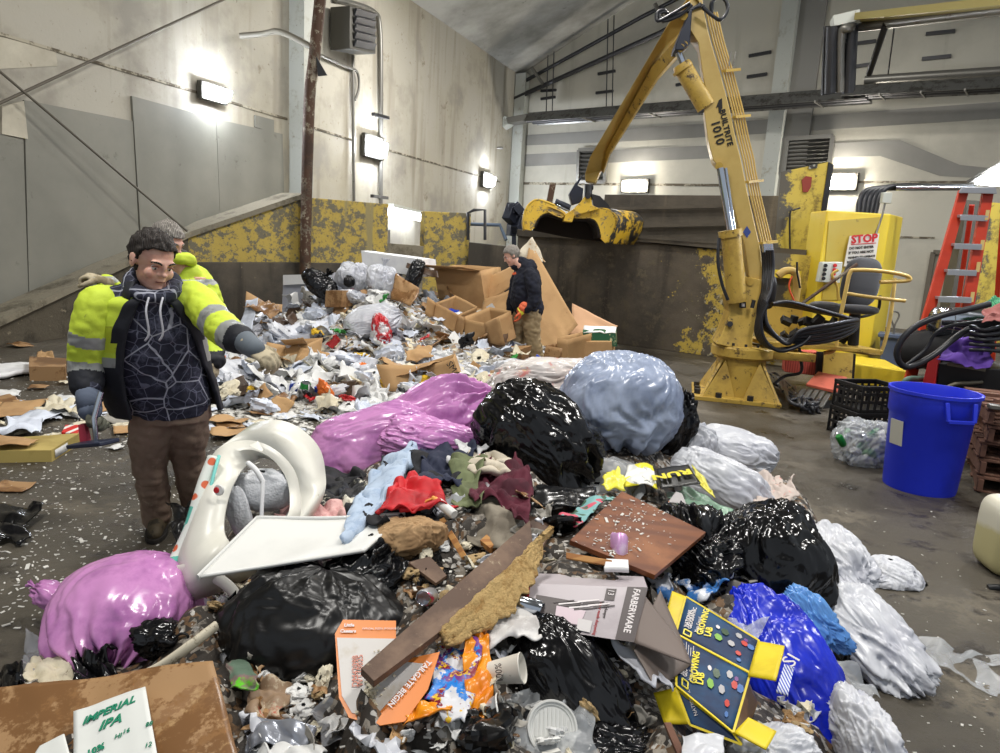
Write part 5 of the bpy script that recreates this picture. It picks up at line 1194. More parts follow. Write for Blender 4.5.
for s_, e, w_ in ((sN, eN, wN), (sF, eF, wF)): limb(mb, [s3, s_, e, w_], [.07, .055, .042, .03])
lgs = ((P(531, 316, Y3 - .08), P(533, 340, Y3 - .1), P(538, 364, Y3 - .08)), (P(523, 316, Y3 + .08), P(517, 340, Y3 + .05), P(520, 364, Y3 + .1)))
for l in lgs: limb(mb, l, [.08, .055, .04])
body = organic(mb, 'body', M_skin, root, .009, 2)
head_parts(body, hc3, hf3, (-.25, 0, 1), 1.12, M_hairg, M_skind, low=-.045, noise_amp=.008, seed=14)
M_navy = mat('navy_hoodie_cloth', (16, 19, 32), .9, layers=[('noise', 6, .5, .7, (30, 34, 52))])
mb = MB(); limb(mb, [s3 + V((.01, 0, .04)), P(527, 283, Y3), P(526, 298, Y3), P(530, 309, Y3)], [(.14, .15), (.23, .205), (.24, .22), (.205, .20)], 28, ref=fw3)
limb(mb, [s3, sN, eN, P(526, 309, Y3 - .3)], [.10, .105, .085, .062], 20); limb(mb, [s3, sF, eF, P(510, 311, Y3 + .12)], [.10, .10, .085, .062], 20)
hz3 = hc3 + V((.13, .02, -.13)); limb(mb, [hz3 + V((-.08, 0, .00)), hz3 + V((.02, 0, .05)), hz3 + V((.09, 0, -.03))], [.07, .085, .07], 20)
organic(mb, 'hoodie', M_navy, root, .010, 2, folds(.02, 7, 51))
mb = MB(); mb.bar(P(512.5, 274, Y3 - .26), P(516, 273, Y3 - .27), .012, .03); mb.build('orange_emblem', mat('orange_print', (214, 92, 50), .7), root)
M_kh = mat('khaki_trousers', (150, 132, 100), .85, layers=[('noise', 4, .45, .65, (128, 110, 82))], bump=[('rough', 12, .003)])
mb = MB(); limb(mb, [P(530, 306, Y3), P(529, 316, Y3)], [(.15, .13), (.15, .14)], 24, ref=fw3)
for l in lgs: limb(mb, [l[0], l[1], l[2] + V((0, 0, .0))], [.145, .112, .10], 22)
organic(mb, 'trousers', M_kh, root, .010, 2, folds(.028, 7, 61, (1, 1, 1.3)))
boots(root, [V((l[2].x, l[2].y, .12)) for l in lgs], fw3, 1.1, mat('brown_boot', (70, 56, 42), .7))
M_og = mat('orange_glove', (206, 96, 60), .7); M_dg = mat('dark_glove', (50, 36, 34), .8)
mb = MB(); limb(mb, [P(524, 306, Y3 - .31), wN], [.06, .05], 18); cf_ = mb.build('glove_cuff', M_og, root, smooth=180)
mb = MB(); mb.tube([wN + V((.015, 0, .012)), wN + V((-.02, 0, -.012))], .06, 18); mb.build('yellow_band', mat('lime_band', (222, 220, 70), .6), cf_, smooth=60)
mb = MB(); hand_shapes(mb, wN, V((-.15, -.1, -1)), V((-1, .2, 0)), 1.15, .5); organic(mb, 'glove', M_og, root, .006, 1)
mb = MB(); hand_shapes(mb, wF, V((.05, -.1, -1)), V((-1, 0, 0)), 1.15, .5); organic(mb, 'glove', M_dg, root, .006, 1)
# ================================================================ refuse
def plastic(name, col, col2, rough=.24, b=1.0, alpha=1.0, extra=(), sc=5.0):
    return mat(name, col, rough, layers=[('noise', 3.5, .45, .62, col2)] + list(extra), bump=[('ridge', sc * .8, .009 * b), ('ridge', sc * 3, .003 * b)], alpha=alpha)
M_bpink = plastic('pink_bag_film', (200, 138, 192), (164, 104, 162), .22, .5, sc=6)
M_bblack = plastic('black_bag_film', (11, 11, 13), (18, 18, 21), .17, 1.0)
M_bmatt = plastic('matt_black_bag_film', (14, 14, 15), (22, 22, 24), .34, .6, sc=3)
M_bgrey = plastic('blue_grey_bag_film', (154, 165, 188), (130, 142, 168), .25, .8, sc=4)
M_bblue = plastic('bright_blue_bag_film', (22, 44, 196), (16, 32, 160), .25, 1.0)
M_bwhite = plastic('milky_bag_film', (206, 208, 214), (184, 186, 196), .3, .8, .93)
M_bwarm = plastic('milky_bag_with_litter', (210, 204, 200), (190, 178, 172), .3, .9, .9, extra=[('rough', 7, .58, .64, (206, 130, 122)), ('rough', 9, .62, .68, (226, 216, 150))])
M_clear = film('clear_film', (204, 208, 212), .42)
M_clear2 = film('greyish_clear_film', (168, 170, 176), .55)
M_green = film('green_tinted_film', (146, 186, 160), .7)
M_paper = mat('white_paper', (214, 214, 212), .8, layers=[('noise', 4, .5, .7, (196, 196, 198)), ('rough', 14, .64, .70, (150, 140, 124))], bump=[('ridge', 9, .006)])
M_paperb = mat('bluish_white_paper', (204, 210, 222), .8, layers=[('noise', 4, .5, .7, (184, 190, 204)), ('rough', 16, .62, .68, (150, 160, 180))], bump=[('ridge', 9, .006)])
M_paperc = mat('cream_tissue', (210, 202, 180), .85, layers=[('noise', 5, .5, .7, (190, 178, 150)), ('rough', 14, .62, .68, (140, 122, 96))], bump=[('ridge', 9, .006)])
M_papg = mat('grey_wet_paper', (150, 146, 138), .7, layers=[('noise', 5, .5, .7, (118, 112, 102))], bump=[('ridge', 9, .006)])
M_kraft = mat('brown_cardboard', (178, 142, 98), .8, layers=[('noise', 2.5, .48, .66, (160, 124, 84)), ('rough', 8, .64, .70, (128, 96, 64))], bump=[('stripex', 40, .0005)])
M_kraftd = mat('wet_brown_cardboard', (156, 122, 84), .55, layers=[('rough', 2.6, .50, .53, (118, 84, 52), .3), ('rough', 7, .56, .6, (134, 98, 62)), ('rough', 6, .62, .68, (168, 136, 96))])
M_kraftx = mat('dark_wet_cardboard', (78, 58, 42), .5, layers=[('noise', 3, .48, .6, (58, 42, 30))])
M_foamw = mat('white_foam', (226, 226, 226), .6, layers=[('noise', 3, .5, .7, (208, 208, 212)), ('rough', 12, .68, .72, (168, 160, 146))])
M_white = mat('white_gloss_plastic', (216, 216, 212), .35, layers=[('noise', 2, .5, .7, (204, 204, 200)), ('rough', 9, .68, .73, (170, 160, 140))])
M_refuse = mat('mixed_wet_refuse', (52, 46, 40), .6, layers=[('cell', 34, .72, .73, (150, 142, 130)), ('cell', 43, .78, .79, (110, 84, 58)), ('cell', 61, .88, .89, (190, 186, 180)), ('rough', 6, .5, .6, (48, 42, 36))], bump=[('ridge', 8, .03), ('rough', 20, .01)])
M_refw = mat('mixed_pale_refuse', (150, 146, 140), .75, layers=[('cell', 14, .62, .63, (206, 208, 214)), ('cell', 19, .78, .79, (150, 118, 80)), ('cell', 27, .82, .83, (70, 64, 58)), ('cell', 12, .9, .91, (214, 204, 176)), ('rough', 4, .52, .6, (150, 146, 140))], bump=[('ridge', 5, .05), ('rough', 16, .01)])

def bagmesh(c, r, nd=(0, 0, 1), seed=1, crease=.05, lump=.10, neck=.10, tail=0.0, flat=None, n=190, m=80, ex=2.3, nk=13, pull=.0):
    """filled bag: half axes r (two across, one along the neck direction nd), gathered towards the neck"""
    c = V(c); nd = V(nd).normalized(); x = nd.orthogonal().normalized()
    x = (V((1, 0, 0)) - nd * nd.x); x = x.normalized() if x.length > .2 else (V((0, 1, 0)) - nd * nd.y).normalized()
    y = nd.cross(x); mb = MB(); vs = []
    s = lambda v, e: math.copysign(abs(v) ** (2 / e), v)
    rr = min(r); rings = [(math.pi * (1 - i / m), 0, 0) for i in range(m)]
    for th, _, _ in rings:
        for j in range(n):
            ph = 2 * math.pi * j / n
            d = V((math.sin(th) * math.cos(ph), math.sin(th) * math.sin(ph), math.cos(th)))
            q = V((s(d.x, ex) * r[0], s(d.y, ex) * r[1], s(d.z, ex) * r[2]))
            w_ = math.exp(-(th / .95) ** 2) if neck > 0 else 0
            wv = V((nz(d, 1.7, seed + 11), nz(d, 1.7, seed + 12), nz(d, 1.7, seed + 13))) * .45; e = d + wv; st = V((e.x, e.y, e.z * .28))
            k = 1 + lump * 1.7 * nz(d, 1.25, seed) + crease * (.8 * rdg(e, 1.6, seed + 2) + .85 * rdg(st, 3.6, seed + 5) + .55 * rdg(st, 8, seed + 7) + (.3 * rdg(st, 17, seed + 9) if n > 60 else 0))
            g = math.sin(nk * ph + 5 * nz(d, 1.5, seed + 8)); k += neck * w_ * (g * .9 * min(1, th * 2.2)) - neck * w_ * .6
            q = q * k
            if pull and d.z > 0: q.z += pull * r[2] * d.z ** 6
            vs.append(q)
    last = m
    if tail > 0:
        z0 = vs[-1].z + 0; k0 = .12 * rr
        for t_, rad in ((.03, 1.0), (.25, .85), (.5, 1.25), (.75, 1.8), (1.0, 2.3)):
            for j in range(n):
                ph = 2 * math.pi * j / n; ru = 1 + .35 * t_ * math.sin(7 * ph + seed) + .15 * math.sin(17 * ph)
                vs.append(V((math.cos(ph) * k0 * rad * ru, math.sin(ph) * k0 * rad * ru * .8, z0 + t_ * tail * (1 + .15 * math.sin(5 * ph)))))
            last += 1
    W_ = [c + x * q.x + y * q.y + nd * q.z for q in vs]
    if flat is not None: W_ = [V((p.x, p.y, flat + (.004 if p.z < flat else p.z - flat))) if p.z < flat else p for p in W_]
    return mb.add(W_, [(i * n + j, i * n + (j + 1) % n, (i + 1) * n + (j + 1) % n, (i + 1) * n + j) for i in range(last - 1) for j in range(n)] + [tuple(reversed(range(n)))])
SUPF = []; SUPB = []
def bag(lab, px, py, Y, r, nd, m, seed, cat='bag', name='refuse_bag', group=None, sup=SUPF, **k):
    c = P(px, py, Y); mb = bagmesh(c, r, nd, seed, **k)
    o = mb.build(name, m, org=c - V((0, 0, 0)), smooth=180, weld=False); tag(o, lab, cat, group)
    if sup is not None:
        h = sum(abs(V((0, 0, 1)).dot(a)) * b for a, b in ((V(nd).normalized(), r[2]),)) + min(r) * .5
        for dx, dy in ((0, 0), (.5, 0), (-.5, 0), (0, .5), (0, -.5)):
            sup.append((c.x + dx * max(r[0], r[2]) * .9, c.y + dy * min(r[1], .3), max(.0, c.z - min(r) * .72)))
    return o
def sheet(lab, name, cat, cs, m, amp=.02, sc=5, seed=1, nx=14, ny=12, ridge=.3, solid=.005, sup=None, group=None, smooth=50, parent=None):
    a, b, c, d = [P(*q) if abs(q[0]) + abs(q[1]) > 14 else V(q) for q in cs]
    o = (a + b + c + d) / 4
    mb = MB(); mb.grid(nx, ny, quadfn(a, b, c, d, amp, sc, seed, ridge))
    ob = mb.build(name, m, parent, org=None if parent else o, smooth=smooth, solid=solid)
    if not parent: tag(ob, lab, cat, group)
    if sup is not None:
        for q in (a, b, c, d, o): sup.append((q.x, q.y, max(0, q.z - .05)))
    return ob
def boxm(a, b, d, h):
    """box from a front-left-bottom corner with edge vectors"""
    a, b, d, h = V(a), V(b), V(d), V(h); return [a, a + b, a + b + d, a + d, a + h, a + b + h, a + b + d + h, a + d + h]
def carton(lab, cs, m, cat='box', name='cardboard_box', flaps=(), seed=1, group=None, sup=None, open_top=True, bend=.01):
    """box from front-left, front-right, depth vector and height (px,py,Y points)"""
    a, b, h = P(*cs[0]), P(*cs[1]), P(*cs[2]) - P(*cs[0]); d = V(cs[3]); e = b - a
    t = thing(name, lab, cat, a, group); q = boxm(a, e, d, h)
    mb = MB(); fs = [(0, 1, 2, 3), (0, 1, 5, 4), (1, 2, 6, 5), (2, 3, 7, 6), (3, 0, 4, 7)] + ([] if open_top else [(4, 5, 6, 7)])
    for f in fs:
        A, B, C_, D_ = [q[i] for i in f]; mb.grid(6, 6, quadfn(A, B, C_, D_, 0, 1, 1))
    mb.disp(lambda p: p + V((nz(p, 3, seed), nz(p, 3, seed + 1), nz(p, 3, seed + 2))) * bend)
    mb.build('body', m, t, smooth=30, solid=.006)
    for (i, j), vec in flaps:
        A, B = q[i], q[j]; w_ = V(vec); mb = MB(); mb.grid(5, 4, quadfn(A, B, B + w_, A + w_, bend, 4, seed + i)); mb.build('flap', m, t, smooth=40, solid=.006)
    if sup is not None: sup.append((a.x + d.x / 2, a.y + d.y / 2, max(0, a.z)))
    return t, q

# ---------------------------------------------------------------- rear heap: single things that read in the photo
B = SUPB
for px, py, Y in ((300, 372, 8.0), (350, 335, 9.3), (385, 300, 10.5), (300, 328, 10), (262, 330, 10.5), (240, 352, 9.5), (430, 318, 10.3), (470, 348, 9.3), (420, 375, 8.2), (450, 392, 7.5), (385, 275, 11.3), (335, 298, 11), (500, 362, 8.8), (560, 362, 9.4), (600, 358, 10.0), (450, 300, 11.3), (245, 315, 12.0), (340, 395, 7.3), (390, 400, 7.3), (270, 400, 7.4), (560, 388, 8.0), (520, 384, 8.2)):
    p = P(px, py, Y); B.append((p.x, p.y, max(0, p.z)))
for px, py in ((200, 425), (250, 432), (300, 437), (350, 440), (400, 440), (450, 450), (520, 452), (600, 420), (640, 385), (660, 370), (150, 400), (90, 380), (200, 375), (130, 350), (215, 340), (170, 322), (640, 362), (30, 400), (60, 440), (120, 430)):
    p = G(px, py); B.append((p.x, p.y, -.03))
for x in (-6, -4.5, -3, -1.5, 0, 1.5, 3): B.append((x, 13.6 + (x + 5) * .35 if x < 0 else 13.2 - x * .3, .25 if -4.5 <= x <= 0 else 0))
def idw(sup, x, y, p=3.2):
    s = w_ = 0
    for a, b, z in sup:
        d = ((x - a) ** 2 + (y - b) ** 2) ** .5 + 1e-4; k = d ** -p; s += z * k; w_ += k
    return s / w_
def polyd(poly, x, y):
    inside = False; d = 1e9; n = len(poly)
    for i in range(n):
        (x1, y1), (x2, y2) = poly[i], poly[(i + 1) % n]
        if (y1 > y) != (y2 > y) and x < (x2 - x1) * (y - y1) / (y2 - y1) + x1: inside = not inside
        L = (x2 - x1) ** 2 + (y2 - y1) ** 2; t = max(0, min(1, ((x - x1) * (x2 - x1) + (y - y1) * (y2 - y1)) / L)); d = min(d, math.hypot(x - x1 - t * (x2 - x1), y - y1 - t * (y2 - y1)))
    return d if inside else -d
PB_ = [tuple(G(*q))[:2] for q in ((205, 420), (260, 436), (350, 440), (430, 432), (500, 420), (600, 398), (640, 378), (636, 362))] + [(1.9, 12.9), (-.8, 14.6), (-3.4, 13.6), (-5.0, 12.6)] + [tuple(G(*q))[:2] for q in ((212, 352), (195, 385))]
PF_ = [tuple(G(*q))[:2] for q in ((-30, 690), (60, 660), (150, 610), (195, 565), (255, 505), (330, 478), (450, 448), (600, 440), (690, 448), (765, 474), (800, 505), (850, 565), (872, 640), (880, 720), (885, 800))] + [(1.1, 1.3), (-1.75, 1.3)]
def hb(x, y): return idw(SUPB, x, y) * sstep(0, .6, polyd(PB_, x, y))

bag('small white bag with a dark patch on the rear heap', 353, 277, 10.9, (.25, .22, .22), (.3, -.3, 1), M_bwhite, 3, sup=None)
bag('small black bag on top of the pale panel box in the rear heap', 320, 284, 10.6, (.27, .18, .17), (.6, 0, .8), M_bblack, 4, tail=.1, sup=None)
bag('white knotted bag right of the patched white bag on the rear heap', 381, 279, 10.6, (.22, .18, .20), (.2, 0, 1), M_bwhite, 5, tail=.1, sup=None)
bag('long milky bag lying across the middle of the rear heap', 374, 321, 9.2, (.22, .17, .36), (1, .2, .25), M_bwhite, 6, sup=None)
bag('crushed red and white wrapper bag in the middle of the rear heap', 382, 330, 8.9, (.17, .12, .10), (.8, 0, .3), mat('red_white_wrapper', (186, 32, 42), .35, layers=[('rough', 4, .52, .56, (222, 220, 222)), ('rough', 6, .64, .68, (80, 80, 150))], bump=[('ridge', 9, .02)]), 7, sup=None, name='wrapper', crease=.12)
bag('black bag pressed under the foam slab on the rear heap', 412, 282, 10.7, (.35, .18, .12), (1, 0, -.35), M_bblack, 8, sup=None)
bag('black rag knob on the side of the patched white bag', 349, 281, 10.6, (.08, .07, .08), (0, 0, 1), M_bmatt, 9, sup=None, name='rag')
t, q = carton('long white foam slab lying on top of the rear heap', [(363, 268, 11.2), (424, 277, 10.9), (361, 251, 11.2), (.15, .5, .0)], M_foamw, 'foam slab', 'foam_slab', open_top=False, seed=3)
t, q = carton('pale grey panel box standing on edge against the bunker steel', [(282, 312, 11.6), (325, 310, 11.3), (284, 276, 11.6), (.1, .45, .0)], mat('pale_grey_board', (172, 174, 184), .6), 'box', 'panel_box', open_top=False, seed=5, bend=.004)
mb = MB(); mb.hexa([P(283, 285, 11.5), P(325, 283, 11.2), P(325, 283, 11.7), P(283, 285, 12), P(283, 275, 11.5), P(326, 274, 11.2), P(326, 274, 11.7), P(283, 275, 12)]); mb.build('top_edge', M_foamw, t)
t, q = carton('large open brown cardboard box on its side at the top of the rear heap', [(440, 305, 11.2), (486, 309, 10.8), (434, 268, 11.2), (.3, .7, .05)], M_kraft, flaps=(((0, 1), (.05, -.35, -.14)), ((4, 5), (-.25, -.3, .05))), seed=8, sup=B)
carton('open brown box with raised flaps below the large box', [(433, 320, 10.0), (455, 332, 9.8), (436, 303, 10.0), (.25, .35, .1)], M_kraft, flaps=(((0, 4), (-.1, -.2, .1)), ((1, 5), (.12, -.25, .0))), seed=9)
carton('brown box with slanting flap beside the dark wet cardboard', [(468, 345, 9.6), (490, 350, 9.4), (462, 318, 9.6), (.35, .3, .15)], M_kraft, flaps=(((1, 5), (.2, -.2, .1)),), seed=10)
carton('closed brown box lying below the khaki trousers', [(485, 372, 9.2), (508, 372, 9.1), (490, 352, 9.2), (.25, .3, .05)], M_kraftd, open_top=False, seed=11)
carton('small closed carton with a white label at the front of the rear heap', [(331, 404, 7.25), (347, 407, 7.1), (331, 389, 7.25), (.30, .3, .02)], M_kraft, open_top=False, seed=12, bend=.004)
mb = MB(); mb.prism([P(x, y, 7.1) for x, y in ((332, 397), (344, 399), (344, 406), (332, 404))], (.0, .01, 0)); tag(mb.build('white_label', M_paperb, org=P(338, 401, 7.1)), 'white printed label on the small closed carton', 'label')
t, q = carton('red and white patterned box behind the large purple bag tip', [(406, 407, 6.9), (424, 409, 6.75), (407, 392, 6.9), (.26, .25, .03)], mat('red_white_box_print', (216, 214, 212), .5, layers=[('stripex', 3.2, .72, .78, (206, 28, 36)), ('stripez', 3.4, .80, .86, (206, 28, 36))]), open_top=False, seed=13, bend=.003, name='printed_box')
mb = MB(); mb.prism([q[4], q[5], q[6], q[7]], (0, 0, .006)); mb.build('lid', mat('red_orange_lid', (212, 44, 30), .45, layers=[('rough', 9, .5, .55, (232, 170, 40))]), t)
t, q = carton('brown carton with black print opened flat above the purple bag', [(436, 392, 7.6), (462, 384, 7.5), (427, 366, 7.7), (.0, .3, .0)], M_kraft, flaps=(((4, 0), (-.55, -.1, .0)),), seed=14)
text_mb('SMART', .10, P(446, 364, 7.40), P(463, 388, 7.3) - P(446, 364, 7.40), P(455, 358, 7.4) - P(446, 364, 7.4), .002).build('lettering', M_ink, t, smooth=0)
sheet('long brown cardboard flap sloping over a dark gap left of the printed carton', 'cardboard_sheet', 'cardboard', [(390, 379, 7.6), (428, 365, 7.5), (444, 360, 7.9), (404, 366, 8.2)], M_kraft, .02)
sheet('folded brown carton flap halfway down the rear heap', 'cardboard_sheet', 'cardboard', [(404, 356, 8.3), (412, 363, 8.2), (436, 352, 8.3), (424, 343, 8.6)], M_kraft, .03, ridge=.6)
sheet('tall bent brown cardboard sheet standing behind the navy hoodie', 'cardboard_sheet', 'cardboard', [(508, 352, 10.4), (538, 361, 10.3), (579, 324, 10.6), (531, 240, 11.2)], M_kraft, .05, 1.2, 4, 20, 20, ridge=.1, solid=.01, sup=None)
sheet('frayed white-coated tip of cardboard above the navy hoodie', 'cardboard_sheet', 'cardboard', [(513, 258, 11.1), (540, 262, 11.1), (546, 262, 11.15), (533, 237, 11.2)], mat('torn_white_coated_card', (196, 186, 166), .7, layers=[('rough', 5, .5, .58, (160, 128, 88)), ('rough', 12, .58, .64, (110, 84, 60))]), .03, 6, 5)
sheet('pale brown cardboard panel standing left of the navy hoodie', 'cardboard_sheet', 'cardboard', [(488, 300, 10.9), (514, 283, 10.7), (513, 265, 11.0), (486, 278, 11.2)], M_kraft, .03, 2, 6)
sheet('brown cardboard panel with a white label below the dark glove', 'cardboard_sheet', 'cardboard', [(478, 328, 10.4), (512, 330, 10.1), (514, 288, 10.6), (484, 300, 10.8)], M_kraft, .04, 2, 7)
mb = MB(); mb.prism([P(486, 307, 10.5), P(492, 303, 10.45), P(496, 309, 10.4), P(490, 313, 10.45)], (0, .006, 0)); tag(mb.build('white_label', M_paper, org=P(490, 308, 10.45)), 'white shipping label on the cardboard panel beside the dark glove', 'label')
sheet('pointed brown cardboard leaning on the dark wall right of the tall sheet', 'cardboard_sheet', 'cardboard', [(570, 334, 10.9), (600, 338, 10.8), (618, 326, 11.0), (573, 303, 11.3)], mat('pinkish_cardboard', (190, 150, 116), .8), .03, 3, 8)
sheet('dark wet cardboard slumped beside the khaki trousers', 'cardboard_sheet', 'cardboard', [(468, 352, 9.3), (508, 346, 9.2), (508, 330, 9.7), (482, 328, 9.8)], M_kraftx, .06, 3, 9)
carton('brown box standing on the floor right of the khaki trousers', [(540, 372, 9.3), (556, 376, 9.1), (546, 345, 9.3), (.3, .4, .0)], M_kraftd, seed=15, sup=B)
carton('upright brown box with a split side behind the blue grey bag', [(556, 372, 9.2), (566, 374, 9.0), (558, 338, 9.2), (.35, .4, .05)], M_kraft, seed=16)
carton('low pale brown box topped with litter behind the blue grey bag', [(578, 364, 9.3), (612, 364, 9.3), (577, 342, 9.3), (.1, .4, .03)], M_kraft, seed=17, open_top=False)
t, q = carton('green and white wrapped pack lying on the pale brown box', [(584, 346, 9.4), (617, 347, 9.4), (583, 333, 9.4), (.05, .35, .05)], mat('green_wrap_print', (34, 84, 56), .35, layers=[('rough', 5, .56, .6, (196, 190, 150)), ('noise', .01, 2, 3, (0, 0, 0))]), name='wrapped_pack', cat='pack', open_top=False, seed=18, bend=.03)
mb = MB(); mb.grid(8, 6, quadfn(q[4], q[5], q[6], q[7], .02, 6, 3)); mb.disp(lambda p: p + V((0, 0, .012))); mb.build('white_top', M_foamw, t, solid=.01)
bag('milky bag with pink and yellow litter behind the black bag', 545, 385, 5.6, (.30, .2, .46), (1, .1, .1), M_bwarm, 12, tail=0, lump=.16, crease=.08)
t, q = carton('white box like a small mattress with dark scuffs left in the rear heap', [(264, 348, 9.2), (310, 347, 9.0), (263, 336, 9.2), (.1, .6, .12)], mat('white_scuffed_cover', (210, 212, 220), .6, layers=[('rough', 5, .6, .64, (120, 118, 120))]), name='white_box', open_top=False, seed=19, bend=.02)
t, q = carton('dark blue crate edge under the white box in the rear heap', [(268, 358, 8.9), (304, 357, 8.8), (268, 350, 8.9), (.1, .4, .0)], mat('dark_blue_plastic_crate', (28, 36, 72), .4), name='blue_crate', cat='crate', seed=20, bend=.01)
sheet('blue white printed sheet leaning at the left of the rear heap', 'paper_sheet', 'paper sheet', [(236, 338, 9.8), (252, 330, 9.8), (258, 298, 10.4), (247, 300, 10.5)], M_paperb, .02, 4, 21)
sheet('pointed brown cardboard corner standing at the left of the rear heap', 'cardboard_sheet', 'cardboard', [(245, 302, 10.6), (262, 304, 10.5), (262, 300, 10.7), (246, 291, 10.8)], M_kraft, .01, 3, 22)
sheet('curled brown paper bag at the left shoulder of the rear heap', 'paper_bag', 'paper bag', [(246, 306, 10.2), (276, 318, 10), (280, 304, 10.4), (258, 300, 10.6)], M_kraftd, .08, 4, 23, ridge=.6)
sheet('brown cardboard flap above the white papers beside the pale panel box', 'cardboard_sheet', 'cardboard', [(262, 308, 10.4), (282, 312, 10.2), (283, 305, 10.6), (266, 302, 10.7)], M_kraft, .02, 3, 24)
carton('open brown box by the beige glove at the front of the rear heap', [(283, 364, 8.2), (305, 362, 8.2), (286, 346, 8.3), (.1, .3, .05)], M_kraft, flaps=(((4, 5), (0, -.2, .1)), ((0, 4), (-.2, -.1, .05))), seed=25)
carton('square brown box half buried under the small black bag', [(325, 307, 10.1), (341, 307, 10.0), (326, 291, 10.1), (.1, .3, .0)], M_kraftd, open_top=False, seed=26)
sheet('wet brown cardboard leaning with film in the upper rear heap', 'cardboard_sheet', 'cardboard', [(390, 300, 10.2), (410, 306, 10), (420, 288, 10.2), (396, 272, 10.5)], M_kraftd, .05, 3, 27)
sheet('dark brown roll of cardboard below the foam slab', 'cardboard_sheet', 'cardboard', [(406, 268, 10.8), (438, 279, 10.6), (437, 272, 10.7), (408, 263, 10.9)], M_kraftx, .04, 3, 28)
t, q = carton('torn small white carton lying on the floor before the rear heap', [(246, 421, 6.9), (264, 417, 6.9), (242, 411, 6.95), (.10, .25, .02)], M_paper, name='small_carton', open_top=False, seed=29, bend=.015)
mb = MB(); mb.hexa([P(246, 424, 6.85), P(268, 418, 6.85), P(266, 414, 7.0), P(245, 419, 7.0), P(246, 421, 6.85), P(268, 415, 6.85), P(266, 412, 7.0), P(245, 416, 7.0)]); mb.build('brown_underside', M_kraft, t)
t, q = carton('long thin box with blue top lying at the front of the rear heap', [(369, 414, 6.9), (389, 402, 7.1), (368, 411, 6.9), (-.15, .25, .04)], M_kraft, name='flat_box', open_top=False, seed=30, bend=.005)
mb = MB(); mb.prism([q[4], q[5], q[6], q[7]], (0, 0, .006)); mb.build('lid', mat('blue_print', (112, 140, 190), .5), t)
def can(lab, px, py, Y, r, h, ax, m, end=None, cat='can', name='drink_can', crush=0.0, seed=1):
    c = P(px, py, Y); t = thing(name, lab, cat, c); mb = MB()
    mb.lathe([(0, -h / 2 + .004), (r * .7, -h / 2 + .006), (r * .82, -h / 2), (r, -h / 2 + .012), (r, h / 2 - .014), (r * .82, h / 2), (r * .76, h / 2 - .004)], c, 28, ax)
    if crush: mb.disp(lambda p: p + (p - c) * crush * nz(p, 18, seed))
    mb.build('body', m, t, smooth=50)
    mb = MB(); mb.lathe([(0, h / 2 - .006), (r * .77, h / 2 - .006), (r * .80, h / 2 + .001)], c, 28, ax)
    if crush: mb.disp(lambda p: p + (p - c) * crush * nz(p, 18, seed))
    mb.build('end', end or M_hyd, t, smooth=50, solid=.001); return t
M_canp = mat('pale_tin_print', (190, 186, 182), .35, .3, layers=[('rough', 4, .55, .6, (200, 110, 90))])
can('pale round tin lying on its side by the small closed carton', 322, 393, 7.2, .10, .16, (.8, -.5, -.1), M_canp, mat('tin_end', (92, 92, 92), .4, .6), 'tin', 'round_tin')
can('green drink can by the pale round tin', 305, 389, 7.25, .055, .16, (.2, -.3, 1), mat('green_can', (30, 120, 50), .3, .3))
can('blue and white can left of the green can', 295, 388, 7.3, .055, .14, (1, .1, .1), mat('blue_can', (34, 54, 130), .3, .3, layers=[('stripex', 2, .6, .62, (220, 220, 225))]))
sheet('blue orange and yellow snack bag on the floor before the rear heap', 'snack_bag', 'snack bag', [(345, 419, 6.75), (367, 419, 6.7), (364, 401, 6.95), (343, 402, 7.0)], mat('blue_snack_print', (40, 56, 170), .3, layers=[('rough', 6, .52, .55, (226, 120, 50)), ('rough', 9, .60, .63, (240, 226, 190))]), .03, 6, 31, ridge=.5)
sheet('red snack wrapper on the floor at the left front of the rear heap', 'wrapper', 'wrapper', [(242, 400, 7.6), (256, 404, 7.5), (257, 399, 7.6), (245, 396, 7.7)], mat('red_wrapper', (178, 34, 40), .35, layers=[('rough', 9, .58, .62, (220, 210, 205))]), .03, 7, 32, ridge=.5)
sheet('orange wrapper standing in the pale litter left of the cans', 'wrapper', 'wrapper', [(255, 388, 7.8), (264, 386, 7.8), (266, 376, 7.9), (257, 375, 7.9)], mat('orange_wrapper', (230, 140, 34), .35), .03, 7, 33, ridge=.5)
sheet('small blue lid-like wrapper alone on the wet floor', 'wrapper', 'wrapper', [(279, 427, 6.45), (290, 425, 6.45), (288, 420, 6.6), (280, 421, 6.6)], mat('sky_blue_wrapper', (60, 120, 190), .3), .02, 9, 34, ridge=.5)
sheet('blue wrapper half under the flap boxes in the upper right of the rear heap', 'wrapper', 'wrapper', [(445, 318, 10), (456, 322, 10), (458, 312, 10.2), (446, 310, 10.3)], mat('royal_blue_wrapper', (34, 64, 170), .3), .05, 5, 35, ridge=.5)
sheet('blue wrapper right of the other blue one beside the raised flap', 'wrapper', 'wrapper', [(462, 318, 10), (470, 322, 10), (472, 314, 10.2), (463, 312, 10.3)], mat('royal_blue_wrapper', (34, 64, 170), .3), .05, 5, 36, ridge=.5)
sheet('small blue scrap on the floor by the khaki trousers', 'wrapper', 'wrapper', [(536, 362, 9.4), (542, 364, 9.4), (541, 356, 9.5), (537, 354, 9.5)], mat('royal_blue_wrapper', (34, 64, 170), .3), .03, 7, 37, ridge=.5)

